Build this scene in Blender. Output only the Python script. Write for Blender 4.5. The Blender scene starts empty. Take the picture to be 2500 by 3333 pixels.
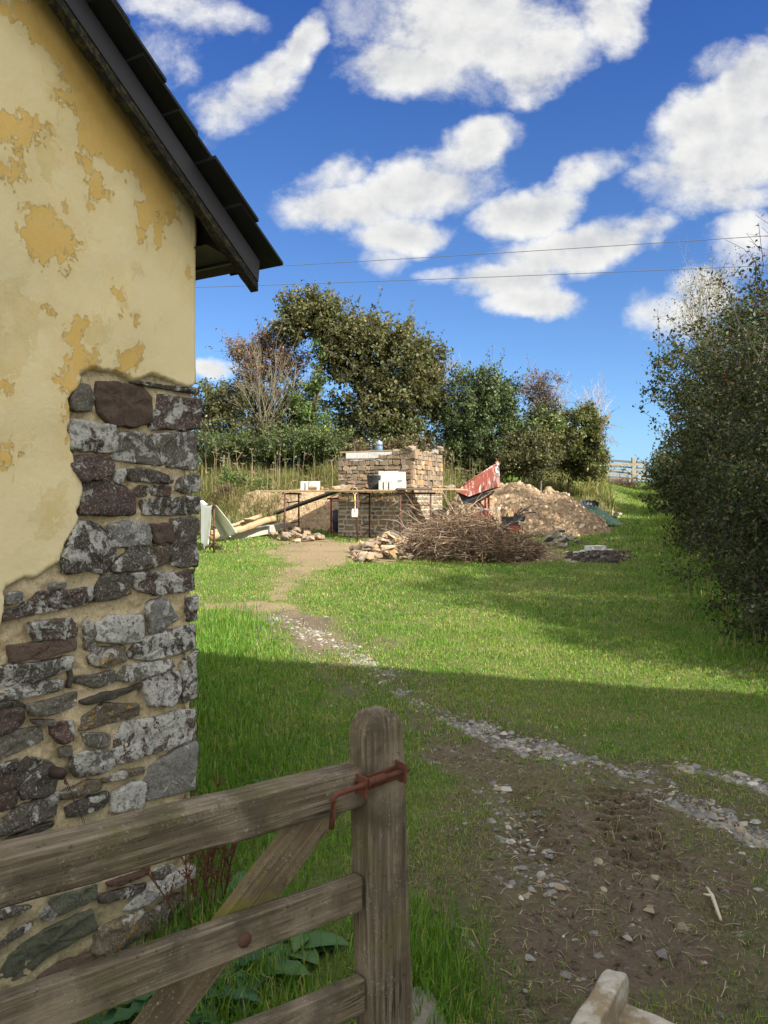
import bpy, bmesh, math, random
import numpy as np
from mathutils import Vector, Matrix

sc = bpy.context.scene
COL = sc.collection
R = math.radians
# ------------------------------------------------------------------ camera
EYE = 1.55
F, CX, HY = 2500.0, 1250.0, 1620.0          # focal length, centre column and horizon row of the photograph
cd = bpy.data.cameras.new('camera'); cam = bpy.data.objects.new('camera', cd); COL.objects.link(cam)
cam.location = (0, 0, EYE); cam.rotation_euler = (R(90), 0, 0)
cd.sensor_fit = 'VERTICAL'; cd.sensor_height = 36; cd.lens = 36 * F / 3333
cd.shift_y = -(1666.5 - HY) / 3333
cd.clip_start = 0.05; cd.clip_end = 5000
sc.camera = cam
# ------------------------------------------------------------------ light
SUN_EL = R(36); SUN_AZ = math.atan2(.77, -.64)
SV = Vector((math.sin(SUN_AZ) * math.cos(SUN_EL), math.cos(SUN_AZ) * math.cos(SUN_EL), math.sin(SUN_EL)))
sl = bpy.data.lights.new('sun', 'SUN'); sun = bpy.data.objects.new('sun', sl); COL.objects.link(sun)
sl.energy = 5.0; sl.angle = R(.55); sl.color = (1, .93, .80)
sun.rotation_euler = SV.to_track_quat('Z', 'Y').to_euler()
sun.location = (20, -20, 30)
vs = sc.view_settings
vs.view_transform = 'Standard'; vs.look = 'None'; vs.exposure = 1.38; vs.gamma = 1; vs.use_curve_mapping = False
SKY_STR = 0.15

# ------------------------------------------------------------------ node helper
class NT:
    def __init__(s, tree): s.t = tree; s.n = tree.nodes; s.l = tree.links
    def put(s, inp, v):
        if isinstance(v, bpy.types.NodeSocket): s.l.new(v, inp)
        elif v is not None:
            if isinstance(v, (tuple, list)) and len(v) == 3 and inp.type == 'RGBA': v = (*v, 1)
            inp.default_value = v
    def node(s, typ, ins=None, **props):
        n = s.n.new(typ)
        for k, v in props.items(): setattr(n, k, v)
        for k, v in (ins or {}).items(): s.put(n.inputs[k], v)
        return n
    def math(s, op, a, b=None, c=None, clamp=False):
        n = s.n.new('ShaderNodeMath'); n.operation = op; n.use_clamp = clamp
        for i, v in enumerate((a, b, c)):
            if v is not None: s.put(n.inputs[i], v)
        return n.outputs[0]
    def vmath(s, op, a, b=None):
        n = s.n.new('ShaderNodeVectorMath'); n.operation = op
        s.put(n.inputs[0], a)
        if b is not None: s.put(n.inputs[1], b)
        return n.outputs[1] if op in ('LENGTH', 'DOT_PRODUCT') else n.outputs[0]
    def noise(s, vec, scale, detail=4, rough=.55, dist=0, col=False):
        n = s.node('ShaderNodeTexNoise', {'Scale': scale, 'Detail': detail, 'Roughness': rough, 'Distortion': dist})
        if vec is not None: s.put(n.inputs['Vector'], vec)
        return n.outputs[1 if col else 0]
    def voro(s, vec, scale, out=0, feature='F1'):
        n = s.node('ShaderNodeTexVoronoi', {'Scale': scale}, feature=feature)
        if vec is not None: s.put(n.inputs['Vector'], vec)
        return n.outputs[out]
    def ramp(s, fac, stops, interp='LINEAR'):
        n = s.n.new('ShaderNodeValToRGB'); cr = n.color_ramp; cr.interpolation = interp
        while len(cr.elements) < len(stops): cr.elements.new(.5)
        for e, (p, c) in zip(cr.elements, stops):
            e.position = p
            e.color = (c, c, c, 1) if isinstance(c, (int, float)) else (*c, 1)
        s.put(n.inputs[0], fac); return n.outputs[0]
    def step(s, v, lo, hi):
        n = s.n.new('ShaderNodeMapRange'); n.interpolation_type = 'SMOOTHSTEP'
        s.put(n.inputs[0], v); s.put(n.inputs[1], lo); s.put(n.inputs[2], hi)
        n.inputs[3].default_value = 0; n.inputs[4].default_value = 1
        return n.outputs[0]
    def mix(s, f, a, b, mode='MIX'):
        n = s.n.new('ShaderNodeMix'); n.data_type = 'RGBA'; n.blend_type = mode
        s.put(n.inputs[0], f); s.put(n.inputs[6], a); s.put(n.inputs[7], b); return n.outputs[2]
    def attr(s, name): 
        n = s.n.new('ShaderNodeAttribute'); n.attribute_name = name; return n
    def mapping(s, vec, loc=(0,0,0), rot=(0,0,0), scale=(1,1,1), typ='POINT'):
        n = s.n.new('ShaderNodeMapping'); n.vector_type = typ
        s.put(n.inputs[0], vec); n.inputs[1].default_value = loc; n.inputs[2].default_value = rot; n.inputs[3].default_value = scale
        return n.outputs[0]

def new_mat(name):
    m = bpy.data.materials.new(name); m.use_nodes = True
    t = NT(m.node_tree); b = t.n['Principled BSDF']; t.bsdf = b
    b.inputs['Specular IOR Level'].default_value = .25
    return m, t
def finish(t, col, rough=.85, bump=None, bstr=.4, bdist=.01, metal=0):
    t.put(t.bsdf.inputs['Base Color'], col); t.put(t.bsdf.inputs['Roughness'], rough)
    t.bsdf.inputs['Metallic'].default_value = metal
    if bump is not None:
        n = t.node('ShaderNodeBump', {'Strength': bstr, 'Distance': bdist, 'Height': bump})
        t.l.new(n.outputs[0], t.bsdf.inputs['Normal'])
def opos(t):  # object coordinates
    return t.n.new('ShaderNodeTexCoord').outputs['Object']
def gpos(t):
    return t.n.new('ShaderNodeNewGeometry').outputs['Position']

# ------------------------------------------------------------------ sky with clouds (directions at infinity)
w = bpy.data.worlds.new('World'); sc.world = w; w.use_nodes = True
t = NT(w.node_tree); bg = t.n['Background']
sky = t.node('ShaderNodeTexSky', sky_type='NISHITA', sun_disc=False, sun_elevation=SUN_EL, sun_rotation=SUN_AZ,
             altitude=60, air_density=1.0, dust_density=.35, ozone_density=2.2)
gen = t.n.new('ShaderNodeTexCoord').outputs['Generated']
sep = t.node('ShaderNodeSeparateXYZ', {0: gen})
yy = t.math('MAXIMUM', sep.outputs[1], .05)
u = t.math('DIVIDE', sep.outputs[0], yy); v = t.math('DIVIDE', sep.outputs[2], yy)
uv = t.node('ShaderNodeCombineXYZ', {0: u, 1: v, 2: 0}).outputs[0]
CL = [  # column, row, half width, half height, tilt (degrees), weight
 (1500,90,440,250,0,1), (1330,230,260,110,-6,1), (1760,190,230,150,25,1), (2000,30,170,130,60,.75), (1180,60,150,150,0,.6),
 (860,270,260,95,42,.85), (990,140,130,80,50,.9), (740,350,110,120,60,.7), (600,30,260,80,-10,.62), (560,150,160,140,-30,.45),
 (1350,610,330,130,10,1), (1540,480,210,95,28,.98), (1120,680,250,110,-6,1), (1290,770,210,80,10,.9), (1080,560,150,70,30,.55), (1240,850,90,60,0,.6),
 (1720,680,260,95,14,.9), (1920,570,180,70,24,.72), (2160,560,190,90,10,.82),
 (2340,500,380,190,18,1), (2470,290,210,170,40,1), (2250,400,200,150,30,.9), (2330,640,230,70,0,.75),
 (1900,800,330,100,14,1), (1660,900,240,70,4,.9), (1740,975,220,70,2,.92), (2080,740,150,60,12,.85),
 (2190,1040,160,90,-15,.75), (2280,960,130,100,0,.66), (2420,800,140,130,0,.62),
 (690,1205,90,32,-6,.85), (1430,895,110,35,8,.5), (2350,170,120,55,20,.5),
 (-900,300,500,200,0,.9), (-1800,700,600,220,5,.9), (3500,500,500,260,0,1), (4400,800,700,300,0,.9), (1300,-700,600,260,0,.8), (3000,-600,700,300,10,.9)]
warp = t.noise(uv, 7, 4, .6, col=True)
wv = t.vmath('MULTIPLY', t.vmath('SUBTRACT', warp, (.5, .5, .5)), (.085, .065, 0))
uvw = t.vmath('ADD', uv, wv)
D = None
for (x, y, rx, ry, a, wt) in CL:
    mp = t.mapping(uvw, ((x - CX) / F, (HY - y) / F, 0), (0, 0, R(a)), (rx * .99 / F, ry * 1.0 / F, 1), 'TEXTURE')
    d = t.math('MULTIPLY_ADD', t.vmath('DOT_PRODUCT', mp, mp), -wt, wt)
    D = d if D is None else t.math('MAXIMUM', D, d)
D = t.math('MAXIMUM', D, -.6)
n1 = t.noise(t.mapping(uv, scale=(1, 1.2, 1)), 7.5, 14, .63, .1)
n2 = t.noise(t.mapping(uv, (.012, -.030, 0), scale=(1, 1.2, 1)), 7.5, 14, .63, .1)   # toward the light: relief on the billows
dens = t.math('ADD', D, t.math('MULTIPLY_ADD', n1, 2.5, -1.36))
alpha = t.math('MAXIMUM', t.step(dens, -.11, .70), t.math('MULTIPLY', t.step(t.math('ADD', D, t.math('MULTIPLY_ADD', t.noise(t.mapping(uv, rot=(0,0,.5), scale=(1,1.35,1)), 9, 12, .68, .3), 3.4, -1.6)), .1, 1.2), .6))
front = t.math('MULTIPLY', t.step(sep.outputs[1], .04, .16), t.math('SUBTRACT', 1, t.step(v, .72, 1.05)))
relief = t.math('MULTIPLY_ADD', t.math('SUBTRACT', n1, n2), .5, .0)
thick = t.step(D, .35, 1.0)
low = t.noise(uv, 4.5, 3, .5)
br = t.math('ADD', t.math('MULTIPLY_ADD', thick, -.10, .94), relief)
br = t.math('ADD', br, t.math('MULTIPLY_ADD', low, .15, -.055))
br = t.math('MINIMUM', t.math('MAXIMUM', br, .70), 1.02)
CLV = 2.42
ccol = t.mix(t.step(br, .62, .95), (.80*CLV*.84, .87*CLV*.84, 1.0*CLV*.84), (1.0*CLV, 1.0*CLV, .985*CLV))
ccol = t.vmath('MULTIPLY', ccol, t.node('ShaderNodeCombineXYZ', {0: br, 1: br, 2: br}).outputs[0])
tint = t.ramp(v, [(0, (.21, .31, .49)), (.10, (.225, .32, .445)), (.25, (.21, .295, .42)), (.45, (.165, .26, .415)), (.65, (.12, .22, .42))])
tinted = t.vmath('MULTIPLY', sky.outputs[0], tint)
# broken bright cumulus added out of view to lift the shade, brightest round the sun
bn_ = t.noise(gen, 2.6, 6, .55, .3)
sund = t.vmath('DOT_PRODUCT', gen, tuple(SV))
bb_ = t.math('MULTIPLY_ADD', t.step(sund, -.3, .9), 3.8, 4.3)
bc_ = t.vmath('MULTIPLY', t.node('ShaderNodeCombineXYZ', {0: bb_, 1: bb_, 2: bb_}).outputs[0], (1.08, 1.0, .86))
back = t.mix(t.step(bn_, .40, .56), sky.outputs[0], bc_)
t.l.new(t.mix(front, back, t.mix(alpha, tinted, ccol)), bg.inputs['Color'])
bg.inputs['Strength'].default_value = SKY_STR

# ------------------------------------------------------------------ numeric noise
def _h(ix, iy, iz, seed):
    n = (ix * 374761393 + iy * 668265263 + iz * 2147483647 + seed * 974634777) & 0xffffffff
    n = ((n ^ (n >> 13)) * 1274126177) & 0xffffffff
    n = ((n ^ (n >> 16)) * 2246822519) & 0xffffffff
    return ((n ^ (n >> 15)) & 0xffffff) / float(0xffffff)
def vnoise(x, y, z=0., seed=0):
    x, y, z = np.broadcast_arrays(np.asarray(x, float), np.asarray(y, float), np.asarray(z, float))
    ix, iy, iz = (np.floor(q).astype(np.int64) for q in (x, y, z))
    fx, fy, fz = x - ix, y - iy, z - iz
    fx, fy, fz = (q * q * (3 - 2 * q) for q in (fx, fy, fz))
    o = 0
    for dx in (0, 1):
        for dy in (0, 1):
            for dz in (0, 1):
                o = o + _h(ix + dx, iy + dy, iz + dz, seed) * (fx if dx else 1 - fx) * (fy if dy else 1 - fy) * (fz if dz else 1 - fz)
    return o
def fbm(x, y, z=0., seed=0, oct=4, gain=.5):
    a, s, tot = 1., 0., 0.
    x, y, z = np.asarray(x, float), np.asarray(y, float), np.asarray(z, float)
    for i in range(oct):
        s = s + a * vnoise(x, y, z, seed + i * 17); tot += a; a *= gain; x, y, z = x * 2.03, y * 2.03, z * 2.03
    return s / tot
def sstep(x, a, b):
    q = np.clip((np.asarray(x, float) - a) / (b - a), 0, 1); return q * q * (3 - 2 * q)

# ------------------------------------------------------------------ ground height
_PY = [-400, -20, 0, 3, 5, 8, 12, 15, 17.5, 18.5, 24, 30, 36, 41, 46, 100, 3000]
_PZ = [-1, -.1, 0, .0, .05, .14, .30, .43, .53, .57, .84, 1.3, 1.85, 2.3, 2.5, 2.6, 2.6]
def zg(X, Y):
    X = np.asarray(X, float); Y = np.asarray(Y, float)
    z = sum(np.interp(Y + d, _PY, _PZ) for d in (-1.2, -.6, 0, .6, 1.2)) / 5
    st = 20.2 + np.clip(X - 1.5, 0, 9) * .95 + np.clip(-6 - X, 0, 20) * .2
    bank = sstep(Y, st, st + 6.5) * np.where(X > 8, np.clip(1 - (X - 8) / 4, 0, 1), 1)
    z = z + bank * .95 * (1 - sstep(Y, 45, 80))
    return z
def px(x, y, Y): return Vector(((x - CX) / F * Y, Y, EYE - (y - HY) / F * Y))
def gp(x, y):                                  # where the view ray meets the ground
    a, b = (x - CX) / F, -(y - HY) / F
    Ys = np.concatenate([np.arange(1, 20, .01), np.arange(20, 90, .05)])
    d = EYE + b * Ys - zg(a * Ys, Ys)
    i = np.argmax(d < 0) if (d < 0).any() else len(Ys) - 1
    Y = Ys[i]; return Vector((a * Y, Y, float(zg(a * Y, Y))))
def onground(X, Y, dz=0): return Vector((X, Y, float(zg(X, Y)) + dz))

# ------------------------------------------------------------------ objects
def tag(o, label=None, cat=None, group=None, kind=None):
    for k, v in (('label', label), ('category', cat), ('group', group), ('kind', kind)):
        if v: o[k] = v
    return o
def empty(name, loc, rz=0):
    o = bpy.data.objects.new(name, None); COL.objects.link(o)
    o.location = loc; o.rotation_euler = (0, 0, rz); o.empty_display_size = .2
    return o
def adopt(o, parent, world=True):
    o.parent = parent
    if world:
        M = Matrix.Translation(parent.location) @ parent.rotation_euler.to_matrix().to_4x4()
        if parent.parent: M = M
        o.matrix_parent_inverse = M.inverted()
def copy_tree(o, parent=None):
    c = o.copy(); COL.objects.link(c)
    if parent is not None:
        c.parent = parent; c.matrix_parent_inverse = o.matrix_parent_inverse.copy()
    for ch in [q for q in CHILD.get(o.name, [])]: copy_tree(ch, c)
    return c
CHILD = {}
def link(o, parent, world):
    COL.objects.link(o)
    if parent is not None:
        if parent.type == 'MESH':                # sub-part: parent mesh keeps identity transform relative to its own root
            o.parent = parent; o.matrix_parent_inverse = Matrix()
        else: adopt(o, parent, world)
        CHILD.setdefault(parent.name, []).append(o)

def np_mesh(name, V, faces, mat, parent=None, cols=None, smooth=False, world=True, fattr=None, cname='col'):
    """V (n,3); faces: list of (m,k) int arrays"""
    V = np.asarray(V, np.float32)
    me = bpy.data.meshes.new(name)
    org = None
    if parent is None:
        org = np.array([V[:, 0].mean(), V[:, 1].mean(), V[:, 2].min()], np.float32); V = V - org
    faces = [np.asarray(f, np.int32) for f in faces if len(f)]
    me.vertices.add(len(V)); me.vertices.foreach_set('co', V.ravel())
    nl = sum(f.size for f in faces); npoly = sum(len(f) for f in faces)
    me.loops.add(nl); me.polygons.add(npoly)
    me.loops.foreach_set('vertex_index', np.concatenate([f.ravel() for f in faces]))
    tot = np.concatenate([np.full(len(f), f.shape[1], np.int32) for f in faces])
    st = np.concatenate([[0], np.cumsum(tot)[:-1]]).astype(np.int32)
    me.polygons.foreach_set('loop_start', st); me.polygons.foreach_set('loop_total', tot)
    if smooth: me.polygons.foreach_set('use_smooth', np.ones(npoly, bool))
    if cols is not None:
        c = np.ones((len(V), 4), np.float32); cols = np.asarray(cols, np.float32); c[:, :cols.shape[1]] = cols
        a = me.color_attributes.new(cname, 'FLOAT_COLOR', 'POINT'); a.data.foreach_set('color', c.ravel())
    for k, arr in (fattr or {}).items():
        a = me.attributes.new(k, 'FLOAT', 'POINT'); a.data.foreach_set('value', np.asarray(arr, np.float32))
    me.update(calc_edges=True); me.validate()
    for m in (mat if isinstance(mat, list) else [mat]): me.materials.append(m)
    o = bpy.data.objects.new(name, me)
    if org is not None: o.location = [float(q) for q in org]
    link(o, parent, world)
    return o

class MB:
    def __init__(s): s.V = []; s.F = []; s.C = []; s.cur = (1, 1, 1)
    def add(s, vs, fs, col=None):
        n = len(s.V); s.V += [tuple(v) for v in vs]; s.F += [tuple(i + n for i in f) for f in fs]
        s.C += [col or s.cur] * len(vs); return s
    def box(s, c, size, rot=None, col=None, jit=0, rng=random):
        hx, hy, hz = (q / 2 for q in size); vs = []
        for z in (-hz, hz):
            for (x, y) in ((-hx, -hy), (hx, -hy), (hx, hy), (-hx, hy)):
                p = Vector((x, y, z))
                if jit: p += Vector((rng.uniform(-jit, jit), rng.uniform(-jit, jit), rng.uniform(-jit, jit)))
                if rot is not None: p = rot @ p
                vs.append(p + Vector(c))
        return s.add(vs, [(0,3,2,1),(4,5,6,7),(0,1,5,4),(1,2,6,5),(2,3,7,6),(3,0,4,7)], col)
    def bar(s, a, b, wdt, thk, up=(0, 0, 1), col=None, jit=0):
        a, b = Vector(a), Vector(b); d = (b - a); L = d.length; d.normalize()
        side = d.cross(Vector(up)); side = side.normalized() if side.length > 1e-4 else Vector((1, 0, 0))
        u2 = side.cross(d)
        M = Matrix((d, side, u2)).transposed()
        return s.box((a + b) / 2, (L, wdt, thk), M, col, jit)
    def tube(s, pts, r, n=6, col=None, cap=True):
        pts = [Vector(p) for p in pts]
        rs = list(r) if hasattr(r, '__len__') else [r] * len(pts)
        vs, fs = [], []; ref = Vector((.3, .2, 1)).normalized()
        for i, p in enumerate(pts):
            d = (pts[min(i + 1, len(pts) - 1)] - pts[max(i - 1, 0)]).normalized()
            x = d.cross(ref)
            if x.length < 1e-3: x = d.cross(Vector((1, 0, 0)))
            x.normalize(); y = d.cross(x)
            for k in range(n):
                a = 2 * math.pi * k / n; vs.append(p + (x * math.cos(a) + y * math.sin(a)) * rs[i])
        for i in range(len(pts) - 1):
            for k in range(n):
                k2 = (k + 1) % n; fs.append((i*n+k, i*n+k2, (i+1)*n+k2, (i+1)*n+k))
        if cap: fs += [tuple(range(n - 1, -1, -1)), tuple(range((len(pts)-1)*n, len(pts)*n))]
        return s.add(vs, fs, col)
    def prism(s, poly, ext, col=None):
        poly = [Vector(p) for p in poly]; n = len(poly); e = Vector(ext)
        vs = poly + [p + e for p in poly]
        fs = [tuple(range(n - 1, -1, -1)), tuple(range(n, 2 * n))] + [(i, (i+1) % n, n + (i+1) % n, n + i) for i in range(n)]
        return s.add(vs, fs, col)
    def build(s, name, mat, parent=None, bevel=0, smooth=False, world=True, seg=2, sub=0, noise=0, nscale=6, seed=1):
        me = bpy.data.meshes.new(name)
        V = np.array(s.V, float); org = None
        if parent is None:
            org = np.array([V[:, 0].mean(), V[:, 1].mean(), V[:, 2].min()]); V = V - org
        me.from_pydata(V.tolist(), [], s.F)
        a = me.color_attributes.new('col', 'FLOAT_COLOR', 'POINT')
        c = np.ones((len(V), 4), np.float32); c[:, :3] = np.array(s.C); a.data.foreach_set('color', c.ravel())
        bm = bmesh.new(); bm.from_mesh(me)
        bmesh.ops.recalc_face_normals(bm, faces=bm.faces)
        if bevel:
            es = [e for e in bm.edges if len(e.link_faces) == 2 and e.calc_face_angle(0) > .5]
            bmesh.ops.bevel(bm, geom=es, offset=bevel, segments=seg, affect='EDGES', profile=.6, clamp_overlap=True)
        if sub:
            for _ in range(sub): bmesh.ops.subdivide_edges(bm, edges=[e for e in bm.edges if e.calc_length() > .02], cuts=1, use_grid_fill=True)
        if noise:
            co = np.array([v.co[:] for v in bm.verts])
            off = np.stack([fbm(co[:,0]*nscale, co[:,1]*nscale, co[:,2]*nscale, seed + k*31, 3) - .5 for k in range(3)], 1) * 2 * noise
            for v, o_ in zip(bm.verts, off): v.co += Vector(o_)
        bm.to_mesh(me); bm.free()
        if smooth: me.polygons.foreach_set('use_smooth', np.ones(len(me.polygons), bool))
        me.materials.append(mat); me.update()
        o = bpy.data.objects.new(name, me)
        if org is not None: o.location = org.tolist()
        link(o, parent, world)
        return o

# ------------------------------------------------------------------ materials
def m_col(name, rough=.85, nscale=30, namp=.35, bstr=.35, bdist=.01, metal=0, spec=.25):
    m, t = new_mat(name); p = opos(t)
    n = t.noise(p, nscale, 5, .6); n2 = t.noise(p, nscale * .17, 3)
    f = t.math('MULTIPLY_ADD', n, namp * 1.6, 1 - namp * .8); f = t.math('MULTIPLY', f, t.math('MULTIPLY_ADD', n2, namp, 1 - namp * .5))
    c = t.vmath('MULTIPLY', t.attr('col').outputs[0], t.node('ShaderNodeCombineXYZ', {0: f, 1: f, 2: f}).outputs[0])
    finish(t, c, rough, n, bstr, bdist, metal); t.bsdf.inputs['Specular IOR Level'].default_value = spec
    return m
def m_plain(name, col, rough=.8, nscale=20, namp=.3, bstr=.3, bdist=.005, metal=0, col2=None, c2lo=.5, c2hi=.62, c2scale=6, spec=.3):
    m, t = new_mat(name); p = opos(t)
    n = t.noise(p, nscale, 6, .6); f = t.math('MULTIPLY_ADD', n, namp * 2, 1 - namp)
    c = t.mix(1.0, t.mix(0, col, col), t.node('ShaderNodeCombineXYZ', {0: f, 1: f, 2: f}).outputs[0], 'MULTIPLY')
    if col2: c = t.mix(t.step(t.noise(p, c2scale, 6, .65), c2lo, c2hi), c, col2)
    finish(t, c, rough, n, bstr, bdist, metal); t.bsdf.inputs['Specular IOR Level'].default_value = spec
    return m
def m_leaf(name, rough=.55, trans=.35, spec=.35):
    m, t = new_mat(name)
    c = t.attr('col').outputs[0]
    t.put(t.bsdf.inputs['Base Color'], c); t.bsdf.inputs['Roughness'].default_value = rough
    t.bsdf.inputs['Specular IOR Level'].default_value = spec
    tr = t.n.new('ShaderNodeBsdfTranslucent')
    t.put(tr.inputs[0], t.mix(1.0, c, (1.25, 1.25, .55), 'MULTIPLY'))
    mx = t.n.new('ShaderNodeMixShader'); mx.inputs[0].default_value = trans
    t.l.new(t.bsdf.outputs[0], mx.inputs[1]); t.l.new(tr.outputs[0], mx.inputs[2])
    t.l.new(mx.outputs[0], t.n['Material Output'].inputs[0])
    return m
def m_wood(name, ca, cb, cc, axis='X', rot=0, green=.0, gcol=(.10, .105, .02), scale=1.0):
    m, t = new_mat(name); p = opos(t)
    p = t.mapping(p, rot=(0, rot, 0))
    st = {'X': (.05, 1, 1), 'Z': (1, 1, .05)}[axis]
    g = t.noise(t.mapping(p, scale=tuple(q if q == 1 else .028 for q in st)), 120 * scale, 6, .68, .5)
    g2 = t.noise(t.mapping(p, scale=tuple(q if q == 1 else .14 for q in st)), 22 * scale, 4, .6, .8)
    bl = t.noise(p, 9 * scale, 5, .62)
    fine = t.noise(p, 160 * scale, 3, .7)
    c = t.ramp(g, [(.32, ca), (.5, cb), (.68, cc)])
    c = t.mix(t.math('MULTIPLY', t.step(g2, .56, .7), .45), c, tuple(q * .6 for q in ca))
    ck = t.noise(t.mapping(p, scale=tuple(q if q == 1 else .02 for q in st)), 42 * scale, 3, .5, .3)
    crack = t.math('MULTIPLY', t.step(t.math('ABSOLUTE', t.math('SUBTRACT', ck, .5)), .012, .004), t.step(t.noise(p, 6, 2), .45, .6))
    c = t.mix(t.math('MULTIPLY', crack, .85), c, (.012, .010, .008))
    c = t.mix(t.math('MULTIPLY', t.step(bl, .46, .62), .85), c, tuple(q * .55 for q in cb))
    c = t.mix(t.math('MULTIPLY', t.step(t.noise(p, 3.5 * scale, 5, .6), .5, .68), .6), c, tuple(q * 1.15 for q in cc))
    c = t.mix(t.math('MULTIPLY', t.step(t.noise(p, 5 * scale, 6, .68), .50, .66), green), c, gcol)
    c = t.mix(t.math('MULTIPLY', t.math('MULTIPLY', t.step(fine, .57, .68), t.step(t.noise(p, 14 * scale, 4, .6), .46, .6)), .6), c, (.34, .335, .26))
    c = t.mix(t.math('MULTIPLY', t.step(t.noise(p, 75 * scale, 4, .7), .60, .68), .6), c, tuple(q * .5 for q in ca))
    finish(t, c, .9, t.math('SUBTRACT', t.math('ADD', g, t.math('MULTIPLY', fine, .4)), t.math('MULTIPLY', crack, 1.2)), .8, .004)
    return m
M = {}
M['leaf'] = m_leaf('leaf')
M['glossy_leaf'] = m_leaf('glossy_leaf', .55, .22, .3)
M['grass'] = m_leaf('grass_blade', .6, .42, .25)
M['bark'] = m_col('bark', .95, 14, .5, .7, .02)
M['stone'] = m_col('rubble_stone', .9, 12, .4, .5, .012)
M['rust'] = m_plain('rusty_steel', (.082, .042, .030), .85, 60, .45, .4, .002, .2, (.05, .026, .02), .52, .62, 14)
M['red_steel'] = m_plain('dark_red_steel', (.17, .025, .02), .6, 40, .3, .3, .002, .1)
M['board'] = m_plain('scaffold_board', (.34, .245, .14), .85, 26, .3, .3, .003, 0, (.25, .185, .115), .5, .6, 3)
M['dark_board'] = m_plain('dark_board', (.085, .075, .065), .85, 26, .35, .3, .003)
M['concrete'] = m_plain('concrete', (.30, .28, .245), .92, 40, .25, .35, .004, 0, (.28, .27, .23), .5, .64, 7)
M['white_block'] = m_plain('aerated_block', (.47, .475, .465), .92, 60, .12, .25, .003, 0, (.36, .37, .37), .52, .66, 9)
M['black_rubber'] = m_plain('black_rubber', (.022, .024, .028), .6, 30, .3, .3, .003, 0, (.13, .135, .15), .58, .7, 14)

# ================================================================== GROUND
def poly_px(pts): return np.array([gp(*p)[:2] for p in pts])
def sdist_poly(X, Y, P):                       # signed distance, positive inside
    d = np.full(X.shape, 1e9); ins = np.zeros(X.shape, bool); n = len(P)
    for i in range(n):
        (ax, ay), (bx, by) = P[i], P[(i + 1) % n]
        ex, ey = bx - ax, by - ay
        q = np.clip(((X - ax) * ex + (Y - ay) * ey) / (ex * ex + ey * ey + 1e-12), 0, 1)
        d = np.minimum(d, np.hypot(X - ax - q * ex, Y - ay - q * ey))
        cond = ((ay > Y) != (by > Y)) & (X < (bx - ax) * (Y - ay) / (by - ay + 1e-12) + ax)
        ins ^= cond
    return np.where(ins, d, -d)
def dist_line(X, Y, P):
    d = np.full(X.shape, 1e9)
    for (ax, ay), (bx, by) in zip(P[:-1], P[1:]):
        ex, ey = bx - ax, by - ay
        q = np.clip(((X - ax) * ex + (Y - ay) * ey) / (ex * ex + ey * ey + 1e-12), 0, 1)
        d = np.minimum(d, np.hypot(X - ax - q * ex, Y - ay - q * ey))
    return d
P_dirt = poly_px([(860,1770),(1010,1740),(1130,1768),(1320,1765),(1420,1790),(1300,1838),(1150,1835),(1085,1870),(1010,1905),(960,1940),(880,1960),(870,1880),(855,1830)])
P_dirt2 = poly_px([(640,1965),(760,1955),(960,1965),(1040,2010),(1130,2070),(1150,2110),(1010,2125),(960,2070),(880,2005),(640,1985)])
P_dirt3 = poly_px([(1080,1735),(1440,1735),(1760,1750),(1860,1790),(1900,1830),(1700,1842),(1500,1800),(1200,1790)])
P_mud = poly_px([(1700,2600),(1900,2560),(2160,2570),(2320,2640),(2500,2760),(2500,3333),(1560,3333),(1600,3200),(1720,3050),(1650,2900),(1690,2760)])
P_mud2 = poly_px([(1340,2440),(1560,2400),(1690,2480),(1760,2600),(1700,2640),(1500,2580),(1380,2500)])
P_ash = poly_px([(1850,1800),(1960,1790),(2050,1795),(2075,1820),(2010,1838),(1900,1835),(1840,1822)])
P_ashw = poly_px([(1840,1795),(1900,1783),(1990,1785),(1960,1800),(1870,1835),(1900,1845),(1850,1850),(1820,1830)])
P_lane = poly_px([(1980,1720),(2120,1690),(2180,1860),(2250,2090),(2080,2110),(2010,1940)])
L_gravel = np.array([gp(*p)[:2] for p in [(900,2010),(1060,2085),(1130,2110),(1230,2190),(1290,2240),(1390,2310),(1530,2360),(1640,2400),(1740,2430),(1900,2480),(2060,2510),(2200,2600),(2330,2660),(2500,2730)]])
L_gravel2 = np.array([gp(*p)[:2] for p in [(2250,2500),(2400,2530),(2520,2570)]])
L_gravel3 = np.array([gp(*p)[:2] for p in [(1640,2580),(1690,2700),(1760,2780),(1720,2860)]])
TR_A, TR_B = np.array(gp(1985,2555)[:2]), np.array(gp(2110,2830)[:2])
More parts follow.
